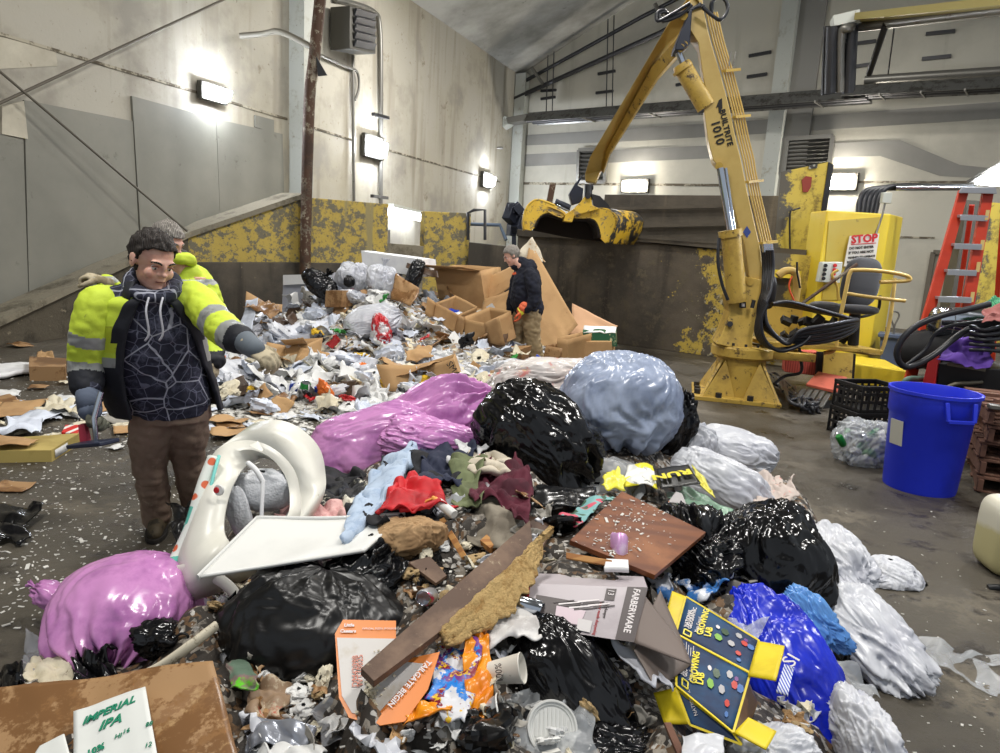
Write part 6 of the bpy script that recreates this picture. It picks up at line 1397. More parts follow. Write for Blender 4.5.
# left floor: cardboards
t, q = carton('flat yellowish carton lying on the floor at the left edge', [(-12, 462, 0), (46, 461, 0), (-12, 448, 0), (0, 0, 0)], M_kraft) if False else (None, None)
def fbox(lab, pts, h, m, cat='box', name='cardboard_box', z0=.0, seed=1, bend=.003):
    g = [G(x, y, z0) for x, y in pts]; t = thing(name, lab, cat, g[0]); mb = MB(); up = V((0, 0, h))
    for f in ((g[0], g[1], g[2], g[3]), (g[0] + up, g[1] + up, g[2] + up, g[3] + up), (g[0], g[1], g[1] + up, g[0] + up), (g[1], g[2], g[2] + up, g[1] + up), (g[2], g[3], g[3] + up, g[2] + up), (g[3], g[0], g[0] + up, g[3] + up)):
        mb.grid(5, 5, quadfn(*f, 0, 1, 1))
    mb.disp(lambda p: p + V((nz(p, 3, seed), nz(p, 3, seed + 1), nz(p, 3, seed + 2))) * bend); mb.build('body', m, t, smooth=30); return t, g
t, g = fbox('flat yellowish carton lying on the floor at the left edge', [(-14, 463), (52, 462), (80, 444), (-2, 450)], .09, mat('yellowish_cardboard', (178, 158, 92), .7, layers=[('noise', 3, .5, .65, (156, 134, 72))]))
mb = MB(); a, b = g[1], g[2]; o = V((.004, -.006, 0)); mb.add([a.lerp(b, .12) + o + V((0, 0, .015)), a.lerp(b, .55) + o + V((0, 0, .015)), a.lerp(b, .55) + o + V((0, 0, .075)), a.lerp(b, .12) + o + V((0, 0, .075))], [(0, 1, 2, 3)]); mb.build('white_label', M_paper, t, solid=.002)
fbox('red and white small box on the floor behind the yellowish carton', [(62, 442), (78, 443), (82, 434), (66, 434)], .08, mat('red_box_print', (204, 40, 34), .4, layers=[('stripex', 3, .7, .75, (230, 226, 220))]), name='printed_box')
fbox('open orange brown box on the floor below the raking wall', [(30, 381), (66, 381), (68, 372), (30, 370)], .16, M_kraftd)
def flat(lab, pts, m, seed, name='cardboard_sheet', cat='cardboard', amp=.02, z=.02, sc=5, solid=.005, ridge=.3):
    g = [G(x, y, z) for x, y in pts]; o = sum(g, V((0, 0, 0))) / 4
    mb = MB(); mb.grid(16, 12, quadfn(*g, amp, sc, seed, ridge)); mb.disp(lambda p: V((p.x, p.y, max(p.z, .008)))); return tag(mb.build(name, m, org=o, smooth=50, solid=solid), lab, cat)
flat('white foam strip lying on the floor at the left edge', [(-10, 378), (42, 369), (38, 364), (-10, 366)], M_foamw, 41, 'foam_strip', 'foam strip', .02, .05, solid=.05)
flat('brown cardboard flap standing up behind the open orange brown box', [(34, 366), (58, 364), (52, 352), (40, 350)], M_kraft, 42, z=.1, amp=.05)
flat('brown cardboard flat on the floor behind the white litter on the left', [(-10, 418), (30, 414), (48, 400), (2, 402)], M_kraft, 43, z=.05)
flat('white crumpled plastic sheet on the floor at the left edge', [(-10, 436), (40, 428), (68, 408), (10, 412)], M_paperb, 44, 'plastic_sheet', 'plastic sheet', .06, .07, ridge=.6)
flat('brown cardboard layer lying on the yellowish carton at the left edge', [(-12, 447), (30, 444), (40, 438), (-8, 434)], M_kraft, 45, z=.13)
flat('pale brown wrapper folded on the floor left of the lowered glove', [(38, 410), (78, 414), (76, 398), (44, 398)], M_paperc, 46, 'paper_sheet', 'paper sheet', .06, .06, ridge=.6)
flat('brown cardboard piece on the floor behind the lowered glove', [(84, 418), (112, 408), (120, 398), (92, 404)], M_kraft, 47, z=.05)
flat('thin brown cardboard offcut alone on the wet floor at the left', [(-10, 491), (22, 492), (36, 482), (4, 480)], M_kraftd, 48, z=.012)
flat('grey pebbled sheet on the floor beside the brown trousers', [(100, 420), (128, 424), (130, 404), (108, 404)], M_papg, 49, 'mat_piece', 'mat', .03, .03)
flat('matt black bag spread flat on the floor at the left edge', [(-14, 545), (20, 538), (42, 508), (-6, 504)], M_bblack, 50, 'refuse_bag', 'bag', .05, .05, ridge=.7)

# ---------------------------------------------------------------- front heap
F = SUPF
tb_ = bag('big pink bag on the floor at the lower left with black film in its mouth', 127, 622, 2.66, (.30, .225, .29), (.12, -.80, -.35), M_bpink, 1, flat=.02, neck=.16, lump=.05, crease=.022, nk=17, ex=2.2)
mb = bagmesh(P(160, 640, 2.39), (.075, .05, .05), (.2, -1, -.2), 3, crease=.25, lump=.3, neck=0, n=48, m=32); mb.build('black_mouth', M_bblack, tb_, smooth=180)
mb = MB(); mb.tube(catmull([P(172, 642, 2.36), P(180, 634, 2.36), P(188, 636, 2.36), P(187, 650, 2.36), P(179, 655, 2.36)], 5), .005, 6); mb.build('drawstring', M_blk, tb_, smooth=180)
mb = bagmesh(P(56, 598, 2.78), (.05, .06, .10), (-1, .1, .45), 6, crease=.1, lump=.1, neck=.25, tail=.04, n=48, m=32); mb.build('gathered_corner', M_bpink, tb_, smooth=180)
tb_ = bag('long pinkish purple bag lying across the back of the front heap', 372, 448, 4.3, (.26, .24, .40), (1, .15, .30), M_bpink, 21, lump=.08, crease=.035, neck=.08, sup=F)
mb = bagmesh(P(316, 478, 4.05), (.05, .04, .05), (-1, 0, -.5), 2, crease=.2, lump=.2, neck=0, n=40, m=24); mb.build('blue_corner', mat('dark_blue_film', (44, 58, 110), .3), tb_, smooth=180)
bag('flattened pink bag with a raised tip leaning on the black bag', 432, 422, 4.55, (.24, .14, .36), (.85, .1, .48), M_bpink, 22, lump=.14, crease=.06, neck=.18, tail=0, pull=.25, sup=F)
bag('small folded pink bag in front of the larger pink ones', 440, 442, 4.15, (.17, .12, .30), (1, 0, -.1), M_bpink, 23, lump=.2, crease=.10, neck=.1, sup=F)
bag('shiny black bag knotted towards the right in the middle of the heap', 539, 440, 3.95, (.27, .27, .36), (.75, -.25, -.55), M_bblack, 24, lump=.08, crease=.06, neck=.16, tail=.06, nk=9, sup=F)
bag('large blue grey bag on top of the front heap', 620, 404, 4.5, (.37, .34, .33), (.05, -.35, -1), M_bgrey, 25, lump=.08, crease=.045, neck=.12, nk=11, sup=F)
bag('black bag wedged behind the large blue grey bag', 664, 432, 4.75, (.17, .16, .26), (.35, -.1, 1), M_bblack, 26, lump=.15, crease=.1, neck=.2, pull=.2, sup=F)
bag('milky pillow-shaped bag at the far right of the front heap', 731, 452, 5.0, (.19, .16, .30), (1, -.3, -.12), M_bwhite, 27, lump=.06, crease=.05, neck=.06, sup=F)
bag('small milky bag between the black bag and the pillow-shaped one', 692, 452, 4.8, (.16, .15, .20), (0, 0, 1), M_bwhite, 28, lump=.08, crease=.06, sup=F)
bag('milky white bag gathered towards the right above the black bag', 722, 488, 4.1, (.17, .17, .30), (.9, -.35, -.38), M_bwhite, 29, lump=.07, crease=.06, neck=.14, sup=F)
bag('big matt black bag at the lower left of the front heap', 316, 628, 2.52, (.36, .26, .235), (.1, .2, 1), M_bmatt, 30, flat=.02, lump=.09, crease=.035, neck=.05, sup=F)
bag('shiny black bag top bulging behind the matt black bag', 372, 588, 2.72, (.18, .16, .17), (.5, .2, .8), M_bblack, 31, lump=.15, crease=.10, neck=.15, sup=F)
tb_ = bag('black bag with radiating folds at the bottom centre of the front heap', 574, 690, 2.12, (.15, .11, .25), (.62, -.50, -.60), M_bblack, 32, lump=.06, crease=.05, neck=.18, nk=11, tail=.05, sup=F)
bag('small knotted black film below the folded black bag', 612, 748, 1.95, (.09, .06, .12), (1, 0, 0), M_bblack, 33, lump=.3, crease=.2, sup=F)
tb_ = bag('large black bag with a looped tail at the right of the front heap', 768, 572, 3.15, (.28, .24, .30), (.42, -.45, -.78), M_bblack, 34, lump=.09, crease=.06, neck=.17, nk=9, sup=F)
mb = MB(); mb.tube(catmull([P(806, 610, 2.86), P(822, 622, 2.82), P(838, 640, 2.8), P(848, 656, 2.78), P(842, 664, 2.76), P(830, 652, 2.76), P(818, 634, 2.78)], 5), [(.026, .014)] * 31, 10); mb.build('looped_tail', M_bblack, tb_, smooth=180)
bag('crumpled black film between the wood panel and the large black bag', 696, 560, 3.1, (.22, .16, .13), (1, 0, -.1), M_bblack, 35, lump=.3, crease=.22, sup=F)
tb_ = bag('bright blue printed bag lying below the large black bag', 786, 672, 2.5, (.17, .10, .33), (.25, -.75, -.55), M_bblue, 36, lump=.12, crease=.08, neck=.08, sup=F)
bag('pale blue film at the top of the bright blue bag', 812, 622, 2.75, (.07, .05, .12), (.5, -.4, -.5), plastic('pale_blue_film', (96, 150, 214), (70, 120, 190)), 37, lump=.3, crease=.2, sup=None)
bag('milky film bag lying down the right edge of the front heap', 858, 632, 2.95, (.16, .13, .32), (.35, -.75, -.3), M_bwhite, 38, lump=.15, crease=.12, neck=.1, flat=.0, sup=F)
bag('whitish film bag above the milky one at the right edge', 836, 566, 3.35, (.14, .12, .20), (.3, -.8, -.3), M_bwhite, 39, lump=.2, crease=.12, sup=F)
bag('white cloth-like bag at the bottom right corner of the front heap', 868, 745, 2.1, (.18, .12, .07), (1, 0, .1), M_bwhite, 40, lump=.2, crease=.12, flat=0, sup=F)
bag('white bag below the yellow flapped carton', 775, 768, 1.92, (.14, .10, .08), (.3, -.6, .2), M_bwhite, 41, lump=.15, crease=.12, sup=F)
bag('clear bag of crushed cans beside the blue bin', 866, 446, 6.1, (.24, .20, .21), (.2, 0, 1), M_clear, 42, flat=.0, lump=.14, crease=.12, sup=None)
rg = bag('lumpy white rag bundle on the floor right of the heap', 887, 580, 3.75, (.17, .15, .11), (0, 0, 1), mat('white_rag', (206, 208, 214), .75, layers=[('rough', 8, .52, .62, (164, 166, 178))], bump=[('ridge', 12, .03), ('ridge', 26, .01)]), 43, flat=0, lump=.12, crease=.05, neck=0, sup=None, name='rag_bundle', cat='rag bundle')
for k in range(26):   # cans in the clear bag
    c = P(866 + rnd.uniform(-26, 26), 450 + rnd.uniform(-18, 16), 6.1 + rnd.uniform(-.12, .12)); a = V((rnd.uniform(-1, 1), rnd.uniform(-1, 1), rnd.uniform(-1, 1))).normalized(); c.z = max(c.z, .07)
    mb = MB(); mb.lathe([(0, -.055), (.024, -.055), (.032, -.045), (.032, .045), (.024, .058), (0, .056)], c, 16, a)
    tag(mb.build('drink_can', [M_hyd, mat('green_can', (30, 120, 50), .3, .3), M_foamw, M_hyd][k % 4], org=c, smooth=40), 'empty drink can inside the clear bag beside the blue bin', 'can', 'cans inside the clear bag')
# clear film
sheet('clear film trailing out over the floor at the right', 'plastic_film', 'film', [tuple(G(882, 640, .03)), tuple(G(1012, 700, .02)), tuple(G(1010, 655, .03)), tuple(G(890, 626, .04))], M_clear, .05, 5, 51, 40, 16, ridge=.8, solid=0)
sheet('clear crumpled film with a yellow patch right of the black bag', 'plastic_film', 'film', [(560, 498, 3.7), (632, 500, 3.6), (640, 462, 3.95), (566, 455, 4.0)], M_clear, .07, 5, 52, 34, 24, ridge=.7, solid=0, sup=F)
sheet('yellow film piece inside the clear crumpled film', 'plastic_film', 'film', [(598, 486, 3.62), (628, 488, 3.6), (622, 468, 3.8), (603, 470, 3.8)], mat('yellow_film', (232, 224, 80), .3), .04, 6, 53, ridge=.6)
sheet('green tinted film spreading under the milky gathered bag', 'plastic_film', 'film', [(672, 500, 3.6), (722, 530, 3.4), (752, 516, 3.5), (688, 486, 3.8)], M_green, .05, 5, 54, 26, 20, ridge=.6, solid=0)
sheet('green tinted strip of film over the crumpled black film', 'plastic_film', 'film', [(700, 520, 3.3), (724, 532, 3.25), (800, 512, 3.5), (760, 508, 3.5)], M_green, .03, 5, 55, 26, 12, ridge=.6, solid=0)
sheet('clear bag end hanging over the white tray and paper bag', 'plastic_film', 'film', [(352, 556, 2.85), (392, 560, 2.8), (440, 500, 3.05), (400, 502, 3.1)], M_clear2, .04, 6, 56, 26, 20, ridge=.6, solid=0)
sheet('clear film in front of the maroon cloth', 'plastic_film', 'film', [(452, 545, 2.95), (505, 560, 2.8), (520, 490, 3.2), (468, 488, 3.3)], M_clear, .06, 6, 57, 26, 20, ridge=.6, solid=0)
sheet('milky film on top of the black bag of folds beside the printed box', 'plastic_film', 'film', [(486, 645, 2.1), (540, 630, 2.15), (525, 600, 2.35), (488, 600, 2.35)], mat('milky_paper_film', (206, 204, 202), .5, layers=[('noise', 9, .5, .6, (176, 172, 170))], bump=[('ridge', 9, .01)]), .03, 8, 58, 20, 20, ridge=.6)
sheet('milky film strip running down the right side of the folded black bag', 'plastic_film', 'film', [(612, 640, 2.2), (655, 690, 1.98), (668, 684, 2.0), (640, 640, 2.25)], M_bwhite, .03, 8, 59, ridge=.6)
sheet('grey clear film below the pizza sleeve', 'plastic_film', 'film', [(330, 760, 1.85), (420, 770, 1.80), (440, 715, 2.0), (335, 690, 2.1)], M_clear2, .07, 6, 60, 30, 22, ridge=.6, solid=0, sup=F)
sheet('clear film over the white lid at the bottom of the heap', 'plastic_film', 'film', [(420, 765, 1.78), (600, 770, 1.78), (590, 700, 2.0), (500, 690, 2.05)], M_clear, .05, 6, 61, 34, 22, ridge=.6, solid=0, sup=F)
sheet('grey clear bag standing between the pink and matt black bags', 'plastic_film', 'film', [(196, 668, 2.35), (236, 664, 2.3), (228, 598, 2.6), (206, 598, 2.65)], M_clear2, .05, 7, 62, 22, 22, ridge=.6, solid=0)
sheet('clear crumpled wrap right of the growing kit carton', 'plastic_film', 'film', [(730, 640, 2.4), (760, 650, 2.4), (775, 600, 2.7), (728, 605, 2.7)], M_clear, .05, 7, 63, 22, 22, ridge=.7, solid=0)
sheet('clear film bag tail at the bottom of the right edge', 'plastic_film', 'film', [(800, 690, 2.4), (868, 728, 2.2), (880, 690, 2.5), (830, 640, 2.7)], M_clear, .06, 6, 64, 26, 22, ridge=.6, solid=0, sup=F)
sheet('wet grey film crumpled on the floor left of the pink bag', 'plastic_film', 'film', [tuple(G(20, 690, .05)), tuple(G(70, 690, .07)), tuple(G(72, 640, .1)), tuple(G(28, 640, .03))], M_clear2, .05, 7, 65, 24, 22, ridge=.6, solid=0)
sheet('white wet paper lying against the pink bag on the left', 'paper_sheet', 'paper sheet', [(22, 682, 2.28), (72, 690, 2.2), (68, 645, 2.45), (26, 660, 2.45)], M_paperc, .05, 6, 66, ridge=.5)
sheet('black film at the far left bottom beside the wet paper', 'plastic_film', 'film', [tuple(G(-10, 700, .06)), tuple(G(26, 690, .08)), tuple(G(24, 664, .08)), tuple(G(-8, 672, .03))], M_bblack, .06, 7, 67, ridge=.7)
sheet('black film crumpled under the pink bag', 'plastic_film', 'film', [(72, 684, 2.2), (130, 690, 2.15), (120, 655, 2.4), (70, 640, 2.5)], M_bblack, .07, 7, 68, 22, 22, ridge=.7, sup=F)

# white baby seat shell, tray
def ringband(pts_out, pts_in, vec, name, m, parent, k=6, solid=.012):
    a = catmull(pts_out, k, True); b = catmull(pts_in, k, True); n = len(a); mb = MB()
    mid = [p.lerp(q, .5) + V(vec) * .25 for p, q in zip(a, b)]
    mb.add(a + mid + b, [(i, (i + 1) % n, n + (i + 1) % n, n + i) for i in range(n)] + [(n + i, n + (i + 1) % n, 2 * n + (i + 1) % n, 2 * n + i) for i in range(n)])
    return mb.build(name, m, parent, smooth=60, solid=solid)
M_shell = mat('cream_white_shell', (216, 214, 204), .35, layers=[('noise', 2, .5, .7, (204, 202, 190)), ('rough', 9, .66, .72, (176, 168, 148))])
bs = thing('baby_seat_shell', 'cream white plastic baby activity seat lying on its side by the brown trousers', 'baby seat', P(235, 520, 3.1))
sy = 3.05
o_pts = [(222, 447), (250, 441), (275, 450), (294, 470), (300, 495), (298, 520), (272, 560), (222, 590), (185, 598), (174, 570), (182, 540), (196, 500), (206, 468)]
i_pts = [(252, 462), (264, 457), (280, 464), (290, 480), (294, 497), (290, 512), (272, 530), (244, 548), (228, 540), (224, 525), (228, 500), (236, 480), (244, 468)]
yo = [3.25, 3.3, 3.3, 3.25, 3.15, 3.0, 2.85, 2.75, 2.7, 2.8, 2.9, 3.0, 3.15]
a_ = [P(x, y, q) for (x, y), q in zip(o_pts, yo)]; b_ = [P(x, y, q + .05) for (x, y), q in zip(i_pts, yo)]
ringband(a_, b_, (-.05, -.22, .06), 'shell', M_shell, bs, solid=.014)
# back rim giving the seat its depth
c_ = [q + V((.06, .22, .05)) for q in a_]; aa, cc_ = catmull(a_, 6, True), catmull(c_, 6, True); n_a = len(aa)
mb = MB(); mb.add(aa + cc_, [(i, (i + 1) % n_a, n_a + (i + 1) % n_a, n_a + i) for i in range(n_a) if not (.45 * n_a < i < .72 * n_a)]); mb.build('side_wall', M_shell, bs, smooth=60, solid=.012)
mb = MB(); ctr_ = P(263, 505, 3.3); mb.tube([ctr_ + V((.15 * math.cos(t), .05 + .05 * math.sin(t), .10 * math.sin(t))) for t in [2 * math.pi * k / 40 for k in range(40)]], [(.006, .016)] * 40, 10, closed=True); mb.build('turquoise_ring', mat('turquoise_plastic', (70, 176, 190), .35), bs, smooth=180)
mb = MB(); mb.tube([P(263, 480, 3.05), P(261, 530, 2.95)], .009, 10); mb.tube(catmull([P(248, 463, 3.1), P(256, 470, 3.06), P(263, 482, 3.05)], 4), .012, 10); mb.build('strap_post', M_foamw, bs, smooth=60)
mb = bagmesh(P(262, 490, 3.22), (.13, .07, .10), (0, 0, 1), 4, crease=.07, lump=.15, neck=0, n=48, m=32); mb.build('net_seat', mat('translucent_net', (204, 206, 210), .4, bump=[('voronoi', 90, .002)]), bs, smooth=180)
mb = bagmesh(P(240, 515, 3.08), (.05, .05, .13), (-.3, 0, 1), 5, crease=.06, lump=.1, neck=0, n=40, m=28); mb.build('side_net', mat('translucent_net', (204, 206, 210), .4), bs, smooth=180)
M_fab = mat('patterned_cover_fabric', (214, 218, 212), .7, layers=[('voronoi', 15, .32, .26, (206, 96, 60)), ('cell', 15, .75, .76, (90, 176, 160))])
for off, m_, nm, wd in ((0, M_fab, 'fabric_cover', .030), (1, mat('teal_piping', (120, 200, 192), .6), 'teal_piping', .008)):
    pts = [(214, 458), (206, 478), (199, 500), (190, 530), (178, 556), (170, 570)] if off == 0 else [(219, 456), (215, 470), (209, 492), (199, 520), (184, 552), (172, 576)]
    mb = MB(); mb.tube(catmull([P(x, y, 3.12 - .07 * i) for i, (x, y) in enumerate(pts)], 5), wd, 12); mb.build(nm, m_, bs, smooth=180)
mb = MB(); mb.lathe([(0, .006), (.022, .006), (.026, 0)], P(219, 490, 2.93), 24, (-.2, -1, .15)); em = mb.build('emblem', M_white, bs, smooth=40)
mb = MB(); mb.lathe([(0, .009), (.012, .009), (.014, .004)], P(217, 490, 2.93), 20, (-.2, -1, .15)); mb.build('red_dot', M_red, em, smooth=40)
mb = MB(); mb.prism([P(248, 446, 3.16), P(262, 452, 3.14), P(256, 442, 3.2)], (0, .03, 0)); mb.build('lug', M_shell, bs, bevel=.004)
mb = MB(); mb.lathe([(.03, .0), (.03, .03), (.012, .034), (.012, 0)], P(226, 555, 2.74), 20, (-.1, -.8, .5)); mb.build('lug', M_shell, bs, smooth=40)
mb = MB(); tt = catmull([P(178, 572, 2.75), P(200, 570, 2.72), P(220, 580, 2.7), P(232, 590, 2.68), P(238, 600, 2.66)], 5); mb.tube(tt, [(.012, .03)] * len(tt), 12); mb.build('foot_rim', M_shell, bs, smooth=60)
F += [(p.x, p.y, .12) for p in (P(235, 540, 3.0), P(200, 560, 2.85), P(270, 520, 3.2))]
tr = thing('white_tray', 'large shallow white plastic tray tilted on the black bag', 'tray', P(300, 545, 2.8))
cs = [P(198, 586, 2.42), P(238, 586, 2.40), P(400, 518, 2.95), P(257, 520, 3.05)]
def trayfn(u, v):
    a, b, c, d = P(196, 585, 2.42), P(310, 556, 2.62), P(405, 516, 3.02), P(256, 519, 2.80)
    p = a.lerp(b, u).lerp(d.lerp(c, u), v); sag = math.sin(math.pi * u) * .02 + math.sin(math.pi * v) * .015; return p - V((0, 0, sag))
a_, b2, c2, d2 = [P(*q) for q in ((198, 578, 2.45), (365, 551, 2.62), (405, 515, 3.0), (257, 519, 2.82))]
mb = MB(); mb.grid(24, 16, lambda u, v: a_.lerp(b2, u).lerp(d2.lerp(c2, u), v) + V((0, -.03, -.02)) * (math.sin(math.pi * u) * math.sin(math.pi * v * .8))); mb.build('deck', M_white, tr, smooth=60, solid=.012)
mb = MB(); rim = catmull([a_, a_.lerp(d2, .5), d2], 5) + catmull([d2, d2.lerp(c2, .5) + V((0, 0, -.012)), c2], 6)[1:]
mb.tube(rim, [(.007, .016)] * len(rim), 10); mb.build('rim', M_white, tr, smooth=60)
F.append((V(a_).x, V(a_).y, .3))

# clothes and cloths
def cloth(lab, cs, m, seed, amp=.06, sc=6, nx=30, ny=26, name='clothing', cat='clothing', ridge=.65, solid=.006, sup=F, grow=None):
    if grow is None: grow = 1.28 if name in ('clothing', 'rag') else 1.0
    mx, my, mY = [sum(q[k] for q in cs) / 4 for k in range(3)]
    cs = [(mx + (x - mx) * grow, my + (y - my) * grow, mY + (yy - mY) * grow - (.05 if grow > 1 else 0)) for x, y, yy in cs]
    return sheet(lab, name, cat, cs, m, amp, sc, seed, nx, ny, ridge, solid, sup, smooth=180)
M_bcl = mat('black_cloth', (26, 26, 30), .8, layers=[('noise', 5, .5, .6, (40, 42, 50))]); M_ncl = mat('navy_cloth', (34, 40, 62), .8)
cloth('black and white printed garment beside the white tray', [(312, 520, 3.2), (365, 518, 3.1), (372, 490, 3.5), (335, 482, 3.7)], mat('black_white_print_cloth', (24, 24, 26), .6, layers=[('rough', 3.2, .54, .57, (206, 202, 186))]), 71)
cloth('pale pink fleece lying behind the white tray', [(290, 520, 3.15), (330, 520, 3.1), (345, 495, 3.5), (292, 500, 3.5)], mat('pale_pink_fleece', (214, 170, 166), .9, layers=[('noise', 20, .5, .6, (190, 140, 138))]), 72)
cloth('pale blue soft tube draped over the black clothes', [(348, 520, 3.02), (366, 520, 2.98), (412, 456, 3.8), (390, 462, 3.85)], mat('pale_blue_plush', (170, 186, 206), .85, layers=[('noise', 20, .5, .6, (150, 168, 192))]), 73, amp=.04, solid=.05, nx=12, ny=30)
cloth('black trousers heaped in the middle of the front heap', [(364, 515, 3.1), (420, 520, 3.0), (455, 470, 3.6), (395, 462, 3.8)], M_bcl, 74, amp=.08)
cloth('black fabric bag flattened left of the purple bag', [(300, 505, 3.5), (345, 500, 3.4), (350, 475, 3.75), (302, 468, 3.9)], M_bcl, 75)
cloth('red strappy garment in the middle of the front heap', [(388, 508, 3.0), (444, 504, 3.0), (432, 478, 3.35), (396, 478, 3.4)], mat('red_cloth', (192, 24, 34), .6, layers=[('noise', 4, .5, .65, (150, 14, 24))]), 76, amp=.05)
mb = MB(); mb.tube(catmull([P(400, 480, 3.3), P(392, 492, 3.12), P(388, 504, 3.0), P(376, 514, 2.95)], 5), .012, 8); mb.tube(catmull([P(440, 500, 2.98), P(420, 508, 2.92), P(400, 510, 2.92)], 5), .012, 8); tag(mb.build('strap', mat('red_cloth', 'C01822', .6), org=P(400, 490, 3.1), smooth=180), 'red straps trailing from the red garment', 'straps')
cloth('navy garment above the red one', [(415, 480, 3.4), (460, 478, 3.35), (470, 450, 3.85), (428, 452, 3.9)], M_ncl, 77)
cloth('olive green garment below the folded pink bag', [(452, 500, 3.15), (478, 500, 3.1), (488, 464, 3.6), (452, 468, 3.6)], mat('olive_cloth', (104, 112, 78), .8, layers=[('noise', 5, .5, .6, (84, 90, 60))]), 78)
cloth('cream sock-like cloth beside the shiny black bag', [(466, 470, 3.5), (500, 470, 3.45), (503, 455, 3.65), (472, 452, 3.75)], mat('cream_cloth', (196, 186, 168), .85), 79, amp=.05, solid=.03)
cloth('white and orange garment under the folded pink bag', [(456, 462, 3.7), (476, 464, 3.6), (484, 446, 3.9), (462, 448, 3.9)], mat('white_orange_cloth', (206, 206, 208), .8, layers=[('rough', 5, .58, .62, (214, 92, 50)), ('rough', 7, .6, .64, (50, 54, 70))]), 80)
cloth('maroon velvet cloth below the shiny black bag', [(474, 500, 3.1), (530, 508, 3.0), (520, 468, 3.5), (488, 466, 3.6)], mat('maroon_velvet', (84, 24, 42), .85, layers=[('noise', 6, .5, .6, (62, 14, 30))]), 81)
cloth('grey felt bag half covered by clear film', [(474, 540, 2.95), (512, 545, 2.85), (524, 498, 3.15), (484, 492, 3.25)], mat('grey_felt', (134, 126, 112), .9, layers=[('noise', 5, .5, .6, (110, 102, 90))]), 82, ridge=.2)
bag('brown paper bag with contents by the white tray edge', 408, 540, 2.84, (.15, .10, .085), (-.2, .2, 1), mat('crumpled_kraft_bag', (168, 136, 98), .8, layers=[('noise', 5, .5, .6, (140, 110, 76))], bump=[('ridge', 8, .015)]), 83, name='paper_bag', cat='paper bag', lump=.16, crease=.07, neck=.05)
cloth('dark charcoal cloth behind the brown trousers bag', [(168, 540, 3.2), (196, 548, 3.1), (204, 500, 3.5), (172, 506, 3.55)], M_bmatt, 84, name='refuse_bag', cat='bag')
cloth('silver foil pieces behind the baby seat', [(284, 470, 4.1), (320, 476, 4.0), (326, 455, 4.4), (296, 452, 4.5)], mat('silver_foil', (170, 174, 180), .25, .8, bump=[('ridge', 9, .03)]), 85, name='foil', cat='foil', amp=.05)
cloth('black rag behind the silver foil', [(296, 462, 4.4), (330, 466, 4.3), (336, 446, 4.7), (300, 450, 4.7)], M_bcl, 86, name='rag', cat='rag')
cloth('black dark-rimmed tray end by the shiny black bag', [(530, 510, 3.2), (600, 505, 3.2), (600, 488, 3.4), (534, 486, 3.4)], mat('black_tray', (18, 18, 20), .25), 87, name='black_tray', cat='tray', ridge=.1, amp=.03)
cloth('patterned teal pink paper roll at the edge of the wood panel', [(556, 522, 3.0), (575, 526, 2.95), (616, 496, 3.3), (596, 494, 3.35)], mat('teal_pink_print', (120, 170, 170), .5, layers=[('cell', 22, .6, .61, (200, 80, 100)), ('cell', 30, .7, .71, (60, 90, 70))]), 88, name='printed_roll', cat='paper roll', amp=.03)

# boards
M_ply = mat('varnished_plywood', (116, 66, 34), .45, layers=[('stripey', 3, .3, .9, (98, 52, 26)), ('noise', 3, .5, .62, (140, 88, 52)), ('rough', 8, .62, .68, (84, 44, 22))])
M_plyd = mat('dirty_fibre_board_face', (84, 62, 48), .6, layers=[('noise', 4, .48, .62, (112, 88, 70)), ('rough', 12, .6, .66, (150, 132, 108))])
M_saw = mat('broken_chipboard_edge', (216, 182, 122), .9, layers=[('rough', 22, .5, .62, (186, 146, 88))], bump=[('rough', 40, .03)])
def board(lab, cs, th, m, me=None, name='wood_board', seed=1, edge=None, sup=F):
    a, b, c, d = [P(*q) for q in cs]; n = (b - a).cross(d - a).normalized(); n = -n if n.z < 0 else n
    t = thing(name, lab, 'board', (a + c) / 2)
    mb = MB(); q = [a, b, c, d]; mb.hexa([p - n * th for p in q] + q); mb.build('panel', m, t, smooth=0, bevel=.002)
    if edge:
        for (i, j) in edge:
            A, B_ = q[i], q[j]; mb = MB(); K = 40; L = (B_ - A); out = (A + B_) / 2 - (a + c) / 2; out = (out - L.normalized() * out.dot(L.normalized())).normalized()
            mb.grid(K, 6, lambda u, v: A + L * u + out * (.004 + (.030 + .02 * nz((u * 9, v * 3, 0), 1, seed)) * math.sin(math.pi * v) ** .6 + .012 * nz((u * 40, v * 6, 1), 1, seed)) - n * th * (v * 1.25 - .12) )
            mb.build('broken_edge', me, t, smooth=180)
    for q in (a, b, c, d, (a + c) / 2):
        if sup is not None: sup.append((q.x, q.y, max(0, q.z - th - .04)))
    return t
board('broad varnished brown wood panel sprinkled with crumbs', [(570, 540, 2.72), (655, 575, 2.55), (706, 532, 3.0), (622, 491, 3.35)], .022, M_ply, name='plywood_sheet')
bt = board('long dark board with a broken yellow chipboard edge across the heap', [(361, 668, 1.88), (374, 681, 1.84), (535, 560, 2.52), (530, 520, 2.74)], .028, M_plyd, M_saw)
